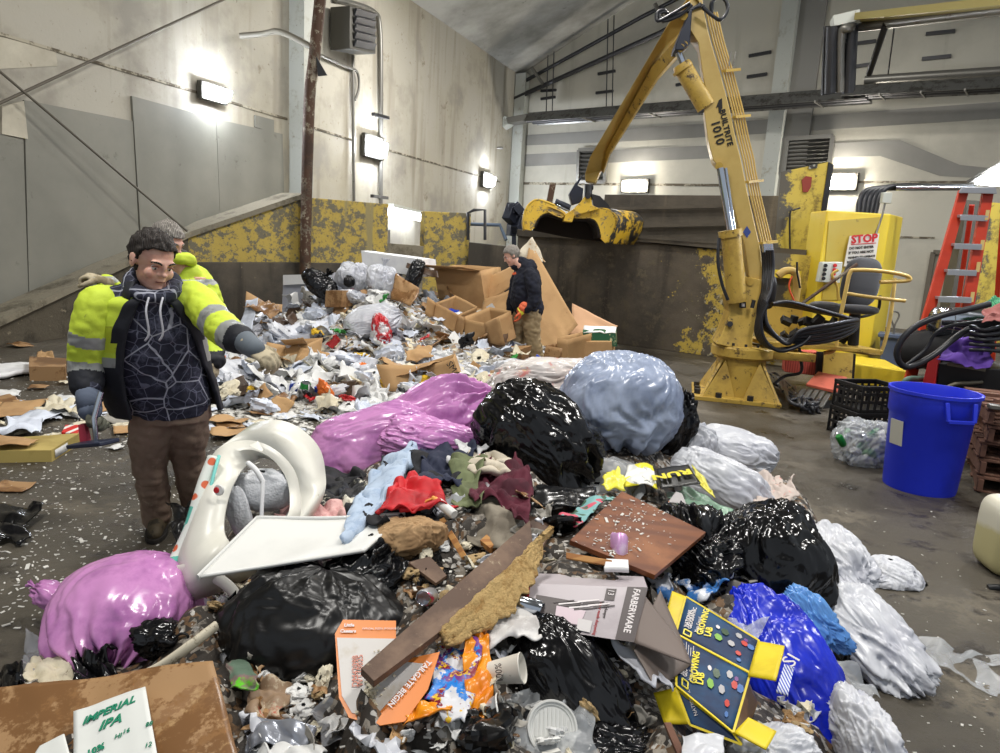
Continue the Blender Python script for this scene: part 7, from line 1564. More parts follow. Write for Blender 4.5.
# wide fibrous side of the long board
mb = MB(); A, B_ = P(440, 632, 2.07), P(552, 526, 2.64)
def edgefn(u, v):
    p = A.lerp(B_, u); w_ = .105 * math.sin(math.pi * min(1, u * 1.1 + .04)) ** .7 * (1 + .25 * nz((u * 9, 0, 0), 1) + .2 * nz((u * 30, 0, 3), 1)); r = V((.72, -.60, -.34)).normalized()
    return p + r * (w_ * v) + V((0, 0, .008 * nz((u * 14, v * 5, 2), 1) + .010 * abs(nz((u * 50, v * 12, 2), 1)) - .03 * v))
mb.grid(110, 22, edgefn); mb.build('broken_edge', M_saw, bt, smooth=180, solid=.02)
board('short plain wooden block under the clear film', [(480, 540, 2.85), (490, 548, 2.78), (521, 523, 3.0), (508, 515, 3.05)], .03, mat('raw_pine', (176, 128, 72), .7, layers=[('stripey', 6, .4, .7, (150, 100, 52))]), name='wood_block')
board('narrow brown lath leaning by the paper bag', [(438, 520, 2.95), (444, 517, 2.95), (466, 555, 2.72), (461, 558, 2.72)], .02, mat('raw_pine', 'B08048', .7), name='wood_lath')
board('flat brown hardboard piece above the red and silver can', [(408, 562, 2.66), (436, 583, 2.55), (447, 575, 2.6), (430, 556, 2.72)], .015, M_plyd, name='hardboard_piece')
board('thin brown lath lying over the printed box', [(566, 552, 2.6), (566, 558, 2.58), (612, 566, 2.52), (612, 560, 2.54)], .012, mat('raw_pine', 'B08048', .7), name='wood_lath')
board('two brown sticks at the bottom of the heap below the printed box', [(664, 722, 1.9), (671, 722, 1.9), (688, 760, 1.8), (680, 760, 1.8)], .015, M_plk, name='wood_lath')
board('rough brown board behind the long board end', [(518, 546, 2.8), (540, 552, 2.75), (556, 520, 3.0), (530, 516, 3.05)], .02, M_plyd, name='wood_board')
cw = MB(); cwp = catmull([P(147, 674, 2.15), P(165, 664, 2.18), P(195, 642, 2.25), P(216, 626, 2.35)], 6); cw.tube(cwp, [(.012, .02)] * len(cwp), 10); tag(cw.build('white_stick', mat('dirty_white_plastic', (188, 180, 160), .6, layers=[('rough', 14, .55, .62, (120, 110, 90))]), org=P(180, 655, 2.2), smooth=60), 'dirty white curved stick below the big pink bag', 'stick')

# printed packages ---------------------------------------------------------
def face_text(s, size, o, ux, uy, m, parent, bold=.0, shear=0, name='lettering', lift=.003):
    ux, uy = V(ux), V(uy); n = ux.cross(uy).normalized()
    return text_mb(s, size, V(o) + n * lift, ux, uy, .0006, bold=bold, shear=shear).build(name, m, parent, smooth=0)
# knife block box
kb = thing('printed_box', 'grey knife set box with white vertical lettering and pictures of knives', 'box', P(580, 610, 2.3))
fa, fb_, fc, fd = P(523, 583, 2.42), P(520, 625, 2.22), P(634, 643, 2.12), P(648, 588, 2.35)   # front face TL, BL, BR, TR
ta, tc_ = P(530, 573, 2.56), P(640, 576, 2.55)
rb, rc_ = P(640, 588, 2.45), P(690, 650, 2.3)
M_kbox = mat('grey_printed_box', (176, 168, 172), .4, layers=[('noise', 3, .5, .6, (160, 152, 156))])
mb = MB(); mb.hexa([fb_, fc, fc + V((.03, .25, -.02)), fb_ + V((0, .22, 0)), fa, fd, tc_ + V((.02, .02, -.01)), ta]); mb.build('body', M_kbox, kb, smooth=0, bevel=.003)
ux = (fd - fa); uy = (fa - fb_)
def on_face(u, v): return fb_.lerp(fc, u).lerp(fa.lerp(fd, u), v)
fn_ = (fc - fb_).cross(fa - fb_).normalized(); fn_ = fn_ if fn_.y < 0 else -fn_
def fpoly(pts, m, name, par, l=.002, of=on_face, nn=fn_):
    mb = MB(); mb.prism([of(*q) + nn * l for q in pts], nn * .0008); return mb.build(name, m, par, smooth=0)
M_dkp = mat('dark_grey_print', (74, 66, 66), .4); M_wp = mat('white_print', (214, 208, 208), .4); M_redp = mat('red_print', (168, 34, 42), .4)
fpoly([(.84, .0), (1, .0), (1, 1), (.84, 1)], M_dkp, 'lettering_band', kb)
face_text('FARBERWARE', .0335, on_face(.895, .97), on_face(.90, .0) - on_face(.90, 1), on_face(1, .5) - on_face(.8, .5), M_wp, kb, bold=.0006)
fpoly([(0, .0), (.06, 0), (.06, 1), (0, 1)], M_redp, 'red_band', kb)
fpoly([(.10, .25), (.46, .12), (.5, .62), (.12, .72)], M_dkp, 'picture_panel', kb)
for k in range(9):
    u = .27 + (k % 5) * .045 + (k // 5) * .20; v = .55 + .05 * (k // 5) - (k % 5) * .03
    fpoly([(u, v), (u + .17, v + .08), (u + .17, v + .105), (u, v + .035)], M_wp if k % 2 else M_dkp, 'knife_picture', kb, .004)
fpoly([(.30, .2), (.52, .15), (.55, .45), (.3, .5)], mat('pinkish_grey_print', (196, 178, 186), .4), 'block_picture', kb, .0035)
face_text('13', .030, on_face(.70, .92), on_face(.70, .5) - on_face(.70, .92), on_face(.8, .7) - on_face(.6, .7), M_wp, fpoly([(.68, .70), (.76, .70), (.76, .94), (.68, .94)], M_dkp, 'count_badge', kb, .003), lift=.005)
for k, s_ in enumerate(('edgekeeper', 'never needs sharpening')): face_text(s_, .016, on_face(.70 - .05 * k, .66), on_face(.70, .2) - on_face(.70, .66), on_face(.8, .7) - on_face(.6, .7), [M_dkp, M_redp][k], kb)
fpoly([(.50, .06), (.62, .04), (.62, .26), (.50, .28)], mat('light_label_print', (190, 186, 186), .4), 'small_label', kb, .005)
F += [(q.x, q.y, .25) for q in (fb_, fc, ta, tc_)]
sheet('', 'side_flap', '', [(640, 590, 2.35), (634, 643, 2.12), (690, 664, 2.0), (682, 642, 2.15)], mat('brown_grey_card', (110, 98, 92), .6), .006, 3, 3, parent=kb)
sheet('brown grey cardboard flap between the knife box and growing kit carton', 'cardboard_sheet', 'cardboard', [(634, 650, 2.12), (655, 690, 1.98), (690, 664, 2.15), (660, 590, 2.45)], mat('brown_grey_card', (110, 98, 92), .6, layers=[('noise', 4, .5, .6, (92, 80, 74))]), .01, 3, 91)
# growing kit carton: two printed panels, a small lower flap and yellow tabs
gk = thing('printed_carton', 'opened blue and yellow crystal growing kit carton with yellow flaps', 'carton', P(710, 670, 2.2))
M_yel = mat('yellow_card', (224, 200, 28), .45, layers=[('noise', 4, .5, .65, (204, 180, 20))])
M_gkb = mat('dark_blue_print', (12, 40, 78), .6, layers=[('noise', 3, .45, .62, (10, 70, 112)), ('noise', 2, .60, .7, (44, 32, 50))])
def panel(cs, name='panel', m=M_gkb, border=True):
    a, b, c, d = [P(*q) for q in cs]   # bottom-left, bottom-right, top-right, top-left in reading position
    mb = MB(); mb.grid(8, 8, quadfn(a, b, c, d, .003, 4, 1)); p = mb.build(name, m, gk, smooth=60, solid=.003)
    n = (b - a).cross(d - a).normalized()
    if n.dot(V((0, 0, CAM_H)) - a) < 0: n = -n
    if border:
        mb = MB()
        for A, B_ in ((a, b), (b, c), (c, d), (d, a)): mb.bar(A + n * .002, B_ + n * .002, .007, .003, up=n)
        mb.build('yellow_border', M_yel, p, smooth=0)
    of = lambda u, v: a.lerp(b, u).lerp(d.lerp(c, u), v); return p, of, n
# reading direction runs down the image, so u runs down and v to the right-up
p1, of1, n1 = panel([(676, 634, 2.33), (750, 673, 2.08), (759, 641, 2.28), (686, 597, 2.52)])
p2, of2, n2 = panel([(676, 686, 2.04), (733, 733, 1.88), (750, 674, 2.07), (677, 635, 2.32)])
p3, of3, n3 = panel([(690, 725, 1.95), (742, 745, 1.86), (733, 733, 1.89), (675, 688, 2.05)])
M_yt = mat('yellow_lettering', (232, 216, 60), .4); M_gn = mat('green_print', (120, 170, 60), .4)
for of, n_, par, sc_ in ((of1, n1, p1, 1.0), (of2, n2, p2, 1.0)):
    def T(s, size, u, v, m, bold=.0, of=of, n_=n_, par=par):
        o = of(u, v); ux = of(u, min(1, v + .1)) - o; uy = of(max(0, u - .1), v) - o
        if ux.cross(uy).dot(n_) < 0: uy = -uy
        face_text(s, size, o, ux, uy, m, par, bold=bold, lift=.004)
    k = 1.0 if of is of1 else 1.0
    T('NATIONAL', .020, .13, .28, M_wp, .0004); T('GEOGRAPHIC', .020, .18, .28, M_wp, .0004)
    T('Mega Crystal', .017, .27, .28, M_wp); T('GROWING', .032, .34, .28, M_yt, .001); T('LAB', .032, .44, .34, M_yt, .001)
    mb = MB(); q = [(.10, .08), (.20, .08), (.20, .20), (.10, .20)]
    for i in range(4): mb.bar(of(*q[i]) + n_ * .004, of(*q[(i + 1) % 4]) + n_ * .004, .005, .003, up=n_)
    mb.build('logo_frame', M_yt, par, smooth=0)
    def hexp(u, v, r, m, nm): fpoly([(u + r * math.cos(t), v + r * 1.6 * math.sin(t)) for t in [math.pi * k / 3 for k in range(6)]], m, nm, par, .004, of, n_)
    hexp(.54, .45, .055, M_gn, 'hexagon_picture'); hexp(.60, .68, .055, mat('dark_green_print', (40, 70, 40), .4), 'hexagon_picture'); hexp(.50, .70, .03, M_wp, 'hexagon_picture')
    rp = random.Random(5)
    for k in range(7):
        u, v = rp.uniform(.7, .95), rp.uniform(.15, .85); hexp(u, v, rp.uniform(.025, .05), [mat('crystal_red', (190, 60, 50), .4), mat('crystal_blue', (70, 110, 170), .4), mat('crystal_grey', (170, 168, 170), .4), mat('crystal_purple', (110, 60, 130), .4)][k % 4], 'crystal_picture')
    if of is of2:
        for k in range(9): fpoly([(.1 + .03 * 0 + .2, .0), (.3, .0), (.3, 0), (.1, 0)], M_wp, 'x', par) if False else None
        for k in range(7): fpoly([(.03 + .022 * k * 1.6, .70), (.037 + .022 * k * 1.6, .70), (.037 + .022 * k * 1.6, .93 - .03 * (k % 3)), (.03 + .022 * k * 1.6, .93 - .03 * (k % 3))], M_wp, 'small_print', par, .004, of, n_)
face_text('NATIONAL', .016, of3(.30, .5), of3(.34, 1) - of3(.30, .5), of3(.2, .5) - of3(.3, .5), M_wp, p3, lift=.004)
for cs in ([(664, 622, 2.42), (676, 634, 2.34), (686, 597, 2.53), (672, 591, 2.56)], [(748, 676, 2.06), (776, 681, 1.98), (784, 646, 2.2), (758, 641, 2.27)], [(653, 692, 2.08), (677, 687, 2.04), (690, 724, 1.95), (664, 723, 1.98)], [(734, 733, 1.88), (766, 750, 1.8), (776, 732, 1.88), (748, 717, 1.92)]):
    sheet('', 'yellow_flap', '', cs, M_yel, .006, 4, 2, parent=gk, nx=8, ny=8)
sheet('', 'inner_brown_side', '', [(745, 676, 2.08), (734, 732, 1.9), (748, 725, 2.0), (757, 702, 2.08)], M_kraftd, .004, 4, 2, parent=gk)
F += [(q.x, q.y, .22) for q in (P(680, 640, 2.3), P(750, 680, 2.1), P(700, 720, 1.95))]
# lettering on the blue bag
text_mb('SI', .075, P(792, 668, 2.32), P(806, 654, 2.36) - P(792, 668, 2.32), P(786, 660, 2.36) - P(792, 668, 2.32), .001).build('lettering', M_wp, None, org=P(792, 668, 2.32), smooth=0)
tag(bpy.data.objects['lettering.' + sorted([o.name.split('.')[1] for o in bpy.data.objects if o.name.startswith('lettering.') and not o.parent])[-1]] if any(o.name.startswith('lettering.') and not o.parent for o in bpy.data.objects) else bpy.data.objects['lettering'], 'white letters printed on the bright blue bag', 'lettering')
sheet('white printed patch with bars on the bright blue bag', 'printed_patch', 'printed patch', [(776, 692, 2.24), (788, 696, 2.22), (794, 668, 2.36), (784, 664, 2.38)], mat('white_barcode_print', (216, 220, 232), .4, layers=[('stripex', 30, .55, .6, (60, 80, 190))]), .004, 4, 4)
# pizza sleeve
pz = thing('pizza_sleeve', 'white pizza carton piece with orange border and spilled crumbs', 'carton', P(400, 680, 1.95))
M_or = mat('carton_orange', (222, 130, 56), .4); M_sl = mat('white_carton_inside', (204, 200, 196), .5, layers=[('noise', 5, .55, .65, (186, 176, 160))])
pa_ = [(334, 634, 2.12), (343, 620, 2.18), (395, 621, 2.17), (398, 650, 2.05), (395, 672, 1.96), (430, 656, 2.02), (374, 724, 1.82), (348, 717, 1.84), (339, 698, 1.9)]
ol = [P(x, y, q) for x, y, q in pa_]
pn_ = V((0, -.45, .9)).normalized(); cen = P(372, 670, 1.97)
def flatp(x, y, l=0.0): return on_plane(x, y, cen, pn_, l)
def pol(pts, m, nm, par, l, th=.002): mb = MB(); mb.prism([flatp(x, y, l) for x, y in pts], pn_ * th); return mb.build(nm, m, par, smooth=0)
outl = [(335, 634), (343, 620), (396, 621), (396, 640), (404, 660), (440, 652), (374, 725), (349, 718), (339, 698)]
pol(outl, M_or, 'orange_back', pz, 0)
pol([(337, 638), (396, 639), (404, 662), (424, 664), (374, 718), (352, 713), (342, 696)], M_sl, 'inside_face', pz, .003)
face_text('OFFICIAL PIZZA SPONSOR OF', .0095, flatp(362, 630, .004), flatp(395, 630, 0) - flatp(356, 630, 0), flatp(356, 622, 0) - flatp(356, 630, 0), M_wp, pz)
face_text('Little', .016, flatp(344, 627, .004), flatp(395, 627, 0) - flatp(344, 627, 0), flatp(356, 622, 0) - flatp(356, 630, 0), M_wp, pz, bold=.0006)
face_text('Caesars', .016, flatp(340, 633, .004), flatp(395, 633, 0) - flatp(344, 633, 0), flatp(356, 622, 0) - flatp(356, 630, 0), M_wp, pz, bold=.0006)
for k, s_ in enumerate(('DM42098', 'WT10025')): face_text(s_, .026, flatp(358 + 5 * k, 687, .006), flatp(358, 660, 0) - flatp(358, 687, 0), flatp(350, 687, 0) - flatp(358, 687, 0), mat('faded_red_print', (208, 128, 108), .5), pz)
fl_ = pol([(374, 722), (440, 652), (428, 690), (405, 722), (380, 726)], M_or, 'side_flap', pz, .012, .004)
face_text('TAILGATE BEGIN', .024, flatp(428, 660, .02), flatp(392, 700, 0) - flatp(428, 660, 0), flatp(436, 666, 0) - flatp(428, 660, 0), M_wp, fl_, bold=.0006)
mb = MB()
for k in range(150):
    t_ = rnd.random(); p = flatp(364 + 20 * t_ + rnd.gauss(0, 5), 708 - 50 * t_ + rnd.gauss(0, 6), .010); s_ = rnd.uniform(.004, .011); mb.box(p, (s_, s_ * .8, s_ * .6), (rnd.random() * 3, rnd.random(), rnd.random()))
tag(mb.build('food_crumbs', M_paperc, org=flatp(380, 690, .01)), 'greasy pale crumbs spilled on the pizza carton piece', 'crumbs', None, 'stuff')
F += [(q.x, q.y, q.z - .08) for q in (flatp(350, 640), flatp(380, 700), flatp(420, 670))]
# snack bag
M_snk = mat('snack_bag_print', (206, 206, 210), .4, layers=[('noise', 9, .49, .505, (20, 120, 206)), ('noise', 15, .54, .55, (110, 50, 130)), ('noise', 21, .57, .58, (220, 180, 40)), ('noise', 25, .58, .59, (126, 24, 46))], bump=[('ridge', 8, .01)])
M_org = mat('orange_snack_film', (232, 144, 24), .3, layers=[('noise', 5, .5, .6, (214, 120, 14))], bump=[('ridge', 8, .01)])
cloth('crumpled orange purple and blue snack bag on the pizza sleeve', [(414, 704, 1.88), (478, 712, 1.84), (486, 640, 2.12), (448, 630, 2.18)], M_snk, 95, amp=.025, name='snack_bag', cat='snack bag', sc=8)
cloth('orange lining of the torn snack bag on its right side', [(470, 722, 1.82), (494, 698, 1.9), (482, 632, 2.16), (468, 634, 2.14)], M_org, 96, amp=.03, name='snack_bag_lining', cat='snack bag', sc=8)
cloth('orange lower edge of the torn snack bag', [(404, 726, 1.80), (450, 712, 1.83), (444, 702, 1.87), (412, 704, 1.88)], M_org, 97, amp=.02, name='snack_bag_lining', cat='snack bag', sc=8)
# cups, tub, lid
cp = thing('paper_cup', 'white printed paper cup lying on its side right of the snack bag', 'cup', P(508, 672, 2.0))
ax = (P(528, 668, 2.0) - P(490, 674, 2.02)).normalized()
mb = MB(); mb.lathe([(0, 0), (.033, 0), (.034, .004), (.046, .105), (.048, .107), (.046, .110), (.043, .106), (.032, .010), (0, .008)], P(490, 673, 2.02), 36, ax); mb.build('body', mat('printed_paper_cup', (214, 210, 200), .5, layers=[('rough', 22, .61, .63, (96, 84, 70), None, None)]), cp, smooth=50)
text_mb('100%', .03, P(503, 682, 1.965), V((-.15, .0, 1)), V((-1, 0, -.15)), .0006).build('lettering', M_dkp, cp, smooth=0)
tb2 = thing('plastic_tub', 'round white plastic tub with a ribbed lid at the bottom of the heap', 'tub', P(552, 728, 1.9))
la = V((.15, -.75, .64)); mb = MB(); mb.lathe([(0, 0), (.062, 0), (.064, .004), (.070, .004), (.073, .010), (.078, .010), (.080, .002), (.080, -.012), (.074, -.012), (.066, -.09), (0, -.09)], P(552, 728, 1.9), 48, la); mb.build('body', M_white, tb2, smooth=40)
mb = MB()
for k in range(-4, 5):
    r_ = la.cross(V((1, 0, 0))).normalized(); u_ = la.cross(r_); h_ = (.058 ** 2 - (k * .013) ** 2) ** .5; c0 = P(552, 728, 1.9) + u_ * k * .013 + la.normalized() * .001; mb.bar(c0 - r_ * h_, c0 + r_ * h_, .003, .003, up=la)
mb.build('ribs', M_white, tb2)
cc2 = thing('clear_cup', 'clear plastic cup with orange film beside the round lid', 'cup', P(490, 725, 1.9))
ax = (P(512, 712, 1.88) - P(462, 728, 1.88)).normalized()
mb = MB(); mb.lathe([(0, 0), (.040, 0), (.056, .14), (.060, .142), (.056, .146)], P(458, 728, 1.88), 40, ax); mb.build('body', M_clear, cc2, smooth=50)
mb = MB(); rr_ = P(458, 728, 1.88) + ax * .143; u1 = ax.orthogonal().normalized(); u2 = ax.cross(u1); mb.tube([rr_ + u1 * (.058 * math.cos(t)) + u2 * (.058 * math.sin(t)) for t in [2 * math.pi * k / 40 for k in range(40)]], .003, 8, closed=True); mb.build('rim', M_white, cc2, smooth=180)
cc2b = sheet('orange film inside the clear cup', 'orange_film', 'film', [(452, 726, 1.9), (500, 736, 1.88), (502, 722, 1.92), (455, 715, 1.95)], mat('coral_film', (222, 130, 100), .4), .02, 9, 98)
can('crushed silver can with green and pink print beside the long board', 427, 597, 2.42, .032, .10, (-.2, -.9, .35), mat('silver_print_can', (190, 192, 196), .3, .7, layers=[('rough', 5, .55, .58, (200, 50, 90)), ('rough', 6, .6, .63, (110, 170, 60))]), crush=.12)
can('silver can lying on the film left of the knife box', 526, 605, 2.3, .030, .12, (.9, -.35, -.05), M_hyd, crush=.05)
can('crushed lilac can on the varnished wood panel', 619, 546, 2.72, .036, .10, (-.1, -.5, -.8), mat('lilac_can', (206, 158, 206), .35, .3, layers=[('rough', 6, .52, .6, (226, 200, 226))]), crush=.35, seed=6)
pb_ = thing('pump_bottle', 'small white bottle with an orange pump top on the clear film', 'bottle', P(445, 508, 2.95))
ax = (P(461, 520, 2.88) - P(432, 497, 3.05)).normalized(); o_ = P(437, 501, 3.0)
mb = MB(); mb.lathe([(0, -.002), (.012, 0), (.020, .012), (.021, .02), (.021, .13), (.018, .135), (0, .135)], o_, 28, ax); mb.build('body', M_white, pb_, smooth=40)
mb = MB(); mb.lathe([(0, -.035), (.010, -.034), (.011, -.018), (.014, -.016), (.014, 0), (0, 0)], o_, 20, ax); u1 = V((0, -.3, 1)); mb.tube([o_ - ax * .028, o_ - ax * .030 + V((-.03, -.01, -.012)), o_ - ax * .03 + V((-.036, -.012, -.024))], .006, 8); mb.build('pump', mat('orange_cap', (226, 160, 80), .4), pb_, smooth=50)
# black and yellow RUN print
rn = sheet('black printed film with big yellow letters near the milky bags', 'printed_film', 'film', [(660, 489, 3.62), (700, 483, 3.58), (688, 464, 3.85), (656, 470, 3.85)], mat('black_print_film', (26, 26, 24), .35), .008, 4, 101, 14, 12, ridge=.2)
a, b, d = P(661, 486, 3.62), P(697, 481, 3.60), P(657, 471, 3.85)
rnn = (b - a).cross(d - a).normalized(); rnn = rnn if rnn.z > 0 else -rnn
rpl = lambda x, y: on_plane(x, y, a, rnn, .02)
text_mb('RUN', .105, rpl(690, 469), rpl(661, 474) - rpl(690, 469), rpl(696, 482) - rpl(690, 469), .001, bold=.004).build('lettering', M_yt, rn, smooth=0)
sheet('yellow and white striped film left of the yellow letters', 'printed_film', 'film', [(625, 484, 3.65), (658, 488, 3.62), (654, 464, 3.9), (626, 464, 3.92)], mat('yellow_white_stripe_film', (222, 222, 216), .4, layers=[('stripez', 5, .5, .55, (232, 222, 50)), ('rough', 3, .6, .63, (40, 40, 36))]), .03, 6, 102, ridge=.5)
sheet('yellow streaked film right of the yellow letters', 'printed_film', 'film', [(700, 486, 3.6), (714, 496, 3.5), (706, 480, 3.7), (692, 464, 3.85)], mat('yellow_streak_film', (222, 214, 90), .4, alpha=.85), .03, 7, 103, ridge=.5)
sheet('grey printed card with orange edge on the green film', 'printed_card', 'card', [(668, 502, 3.4), (686, 504, 3.35), (682, 494, 3.5), (676, 492, 3.55)], mat('grey_card_orange_edge', (170, 166, 166), .5, layers=[('stripex', 2, .8, .82, (226, 120, 50))]), .003, 4, 104)
sheet('small white foam block on the knife box', 'foam_block', 'foam block', [(604, 570, 2.5), (629, 570, 2.48), (628, 562, 2.55), (606, 561, 2.56)], M_foamw, .003, 6, 105, solid=.02)
# wide cardboard bottom left
sheet('large brown cardboard sheet at the bottom left corner', 'cardboard_sheet', 'cardboard', [(-20, 770, 1.85), (244, 775, 1.72), (212, 662, 2.12), (-20, 690, 2.12)], M_kraftd, .02, 2.5, 111, 30, 22, ridge=.1, solid=.008, sup=F)
cpn = (P(244, 775, 1.72) - P(-20, 770, 1.85)).cross(P(212, 662, 2.12) - P(-20, 770, 1.85)).normalized(); cpn = cpn if cpn.z > 0 else -cpn
def cpl(x, y, l=.03): return tuple(on_plane(x, y, P(100, 725, 1.93), cpn, l))
ip = sheet('white torn carton face with green lettering on the brown cardboard', 'carton_print', 'carton', [cpl(74, 765), cpl(160, 772), cpl(144, 688), cpl(74, 712)], mat('white_torn_print', (214, 216, 212), .5, layers=[('rough', 4, .62, .66, (180, 170, 158))]), .006, 4, 112, 16, 14)
M_ipa = mat('green_lettering', (22, 128, 96), .5)
ipp = lambda x, y: V(cpl(x, y, .037))
text_mb('IMPERIAL', .038, ipp(82, 725), ipp(134, 702) - ipp(82, 725), ipp(80, 715) - ipp(82, 725), .001, shear=.3, bold=.001).build('lettering', M_ipa, ip, smooth=0)
text_mb('IPA', .046, ipp(98, 731), ipp(134, 716) - ipp(98, 731), ipp(80, 715) - ipp(82, 725), .001, shear=.3, bold=.0012).build('lettering', M_ipa, ip, smooth=0)
for x, y, s_ in ((114, 739, 'HI'), (122, 734, '16'), (145, 727, '88'), (144, 748, '12')): text_mb(s_, .022, ipp(x, y), ipp(x + 10, y - 3) - ipp(x, y), ipp(80, 715) - ipp(82, 725), .001).build('small_print', M_ipa, ip, smooth=0)
text_mb('10%', .030, ipp(86, 757), ipp(100, 750) - ipp(86, 757), ipp(80, 715) - ipp(82, 725), .001, bold=.001).build('lettering', M_ipa, ip, smooth=0)
sheet('second white torn carton face at the bottom edge of the brown cardboard', 'carton_print', 'carton', [cpl(28, 764), cpl(74, 764), cpl(66, 734), cpl(40, 746)], mat('white_torn_print', (214, 216, 212), .5), .006, 4, 113)
sheet('', 'x', '', [(1, 1, 1.2)] * 4, M_paper) if False else None
cloth('green-lidded clear pack between the cardboard and matt black bag', [(232, 694, 2.1), (256, 684, 2.1), (250, 662, 2.25), (224, 664, 2.25)], mat('green_mixed_pack', (96, 116, 100), .35, layers=[('noise', .01, 2, 3, (0, 0, 0)), ('rough', 6, .5, .6, (150, 100, 110)), ('rough', 3, .56, .6, (96, 190, 44))]), 114, amp=.03, name='plastic_pack', cat='pack')
cloth('silver grey crumpled pack at the bottom left of the heap', [(245, 742, 1.9), (300, 752, 1.84), (310, 722, 1.96), (250, 712, 2.0)], mat('silver_pack', (150, 154, 164), .25, .5, bump=[('ridge', 8, .02)]), 115, amp=.05, name='foil_pack', cat='pack')
cloth('crumpled brown wrapper with red print beside the matt black bag', [(240, 722, 2.0), (285, 722, 2.0), (284, 682, 2.2), (246, 690, 2.15)], mat('brown_wrapper_print', (140, 116, 92), .6, layers=[('rough', 5, .58, .62, (180, 70, 50)), ('rough', 8, .55, .6, (180, 164, 140))], bump=[('ridge', 8, .02)]), 116, amp=.06, name='wrapper', cat='wrapper')
cloth('white crumpled paper plate at the bottom edge left of centre', [(272, 768, 1.78), (325, 768, 1.76), (318, 744, 1.86), (278, 746, 1.88)], M_paper, 117, amp=.03, name='paper_plate', cat='plate')
cloth('white paper tissue at the bottom edge beside the cardboard', [(238, 768, 1.82), (272, 768, 1.80), (262, 742, 1.9), (248, 744, 1.92)], M_paper, 118, amp=.04, name='tissue', cat='tissue')
cloth('white and blue wrapper above the growing kit carton', [(688, 600, 2.7), (730, 588, 2.7), (724, 568, 2.95), (672, 572, 2.95)], mat('white_blue_wrapper', (206, 210, 218), .3, layers=[('rough', 4, .52, .55, (60, 120, 190)), ('rough', 6, .6, .63, (50, 46, 50))], bump=[('ridge', 8, .02)]), 119, amp=.05, name='wrapper', cat='wrapper')
cloth('blue and white crushed carton behind the knife box', [(655, 600, 2.62), (672, 606, 2.58), (668, 570, 2.8), (648, 575, 2.8)], mat('white_blue_carton', (190, 194, 204), .4, layers=[('rough', 4, .5, .54, (60, 110, 170))]), 120, amp=.04, name='crushed_carton', cat='carton')
cloth('pale pinkish mixed wrapper on the right rim of the heap', [(748, 520, 3.6), (792, 528, 3.5), (792, 478, 4.2), (760, 478, 4.3)], mat('pale_mixed_wrapper', (190, 176, 168), .6, layers=[('rough', 8, .55, .6, (210, 130, 120)), ('rough', 10, .58, .62, (110, 96, 84))], bump=[('ridge', 8, .02)]), 121, amp=.07, name='wrapper', cat='wrapper')
cloth('grey brown wet carton in front of the black film', [(708, 590, 2.85), (748, 600, 2.8), (752, 576, 3.0), (720, 570, 3.05)], M_papg, 122, amp=.04, name='crushed_carton', cat='carton')
cloth('white plastic sheet under the yellow flap at the bottom', [(676, 770, 1.72), (730, 772, 1.72), (722, 740, 1.86), (684, 734, 1.88)], M_bwhite, 123, amp=.02, name='plastic_sheet', cat='plastic sheet')

# ---------------------------------------------------------------- heaps under them, and the loose scraps
for px, py in ((10, 640), (30, 590), (60, 545), (130, 530), (160, 500), (215, 440), (290, 440), (360, 425), (690, 395), (740, 410), (790, 455), (830, 500), (880, 545), (905, 600), (905, 660), (925, 720), (940, 750)):
    p = G(px, py); F.append((p.x, p.y, -.06))
for px, py, Y in ((430, 580, 2.6), (500, 560, 2.8), (450, 610, 2.35), (540, 560, 2.8), (360, 720, 1.9), (460, 745, 1.82), (600, 740, 1.85), (690, 745, 1.85), (470, 660, 2.1), (700, 590, 2.85), (810, 740, 2.0), (300, 740, 1.85), (250, 720, 1.95), (430, 520, 2.95), (540, 520, 3.1)):
    p = P(px, py, Y); F.append((p.x, p.y, max(0, p.z - .05)))
def hf(x, y): return idw(SUPF, x, y) * sstep(0, .3, polyd(PF_, x, y))
def mound(name, h, x0, x1, y0, y1, nx, ny, m, lab, amp, sc):
    mb = MB()
    def fn(u, v):
        x = x0 + (x1 - x0) * u; y = y0 + (y1 - y0) * v; z = h(x, y)
        e = min(u, 1 - u, v, 1 - v) * 12; z = z * min(1, e)
        if z > .02: z += amp * (nz((x, y, 0), sc, 3) + .7 * abs(nz((x, y, 0), sc * 2.3, 5)) + .4 * nz((x, y, 0), sc * 5, 7)) * min(1, z * 5)
        return V((x, y, z if z > .012 else -.02))
    mb.grid(nx, ny, fn); return tag(mb.build(name, m, org=((x0 + x1) / 2, (y0 + y1) / 2, 0), smooth=60), lab, 'refuse', None, 'stuff')
mound('rear_refuse', hb, -6.2, 3.2, 5.6, 13.2, 110, 110, M_refw, 'pale compacted mixed refuse forming the rear heap', .10, 2.4)
mound('front_refuse', hf, -2.0, 2.4, 1.35, 6.2, 110, 120, M_refuse, 'dark wet mixed refuse packed between the bags of the front heap', .03, 6)

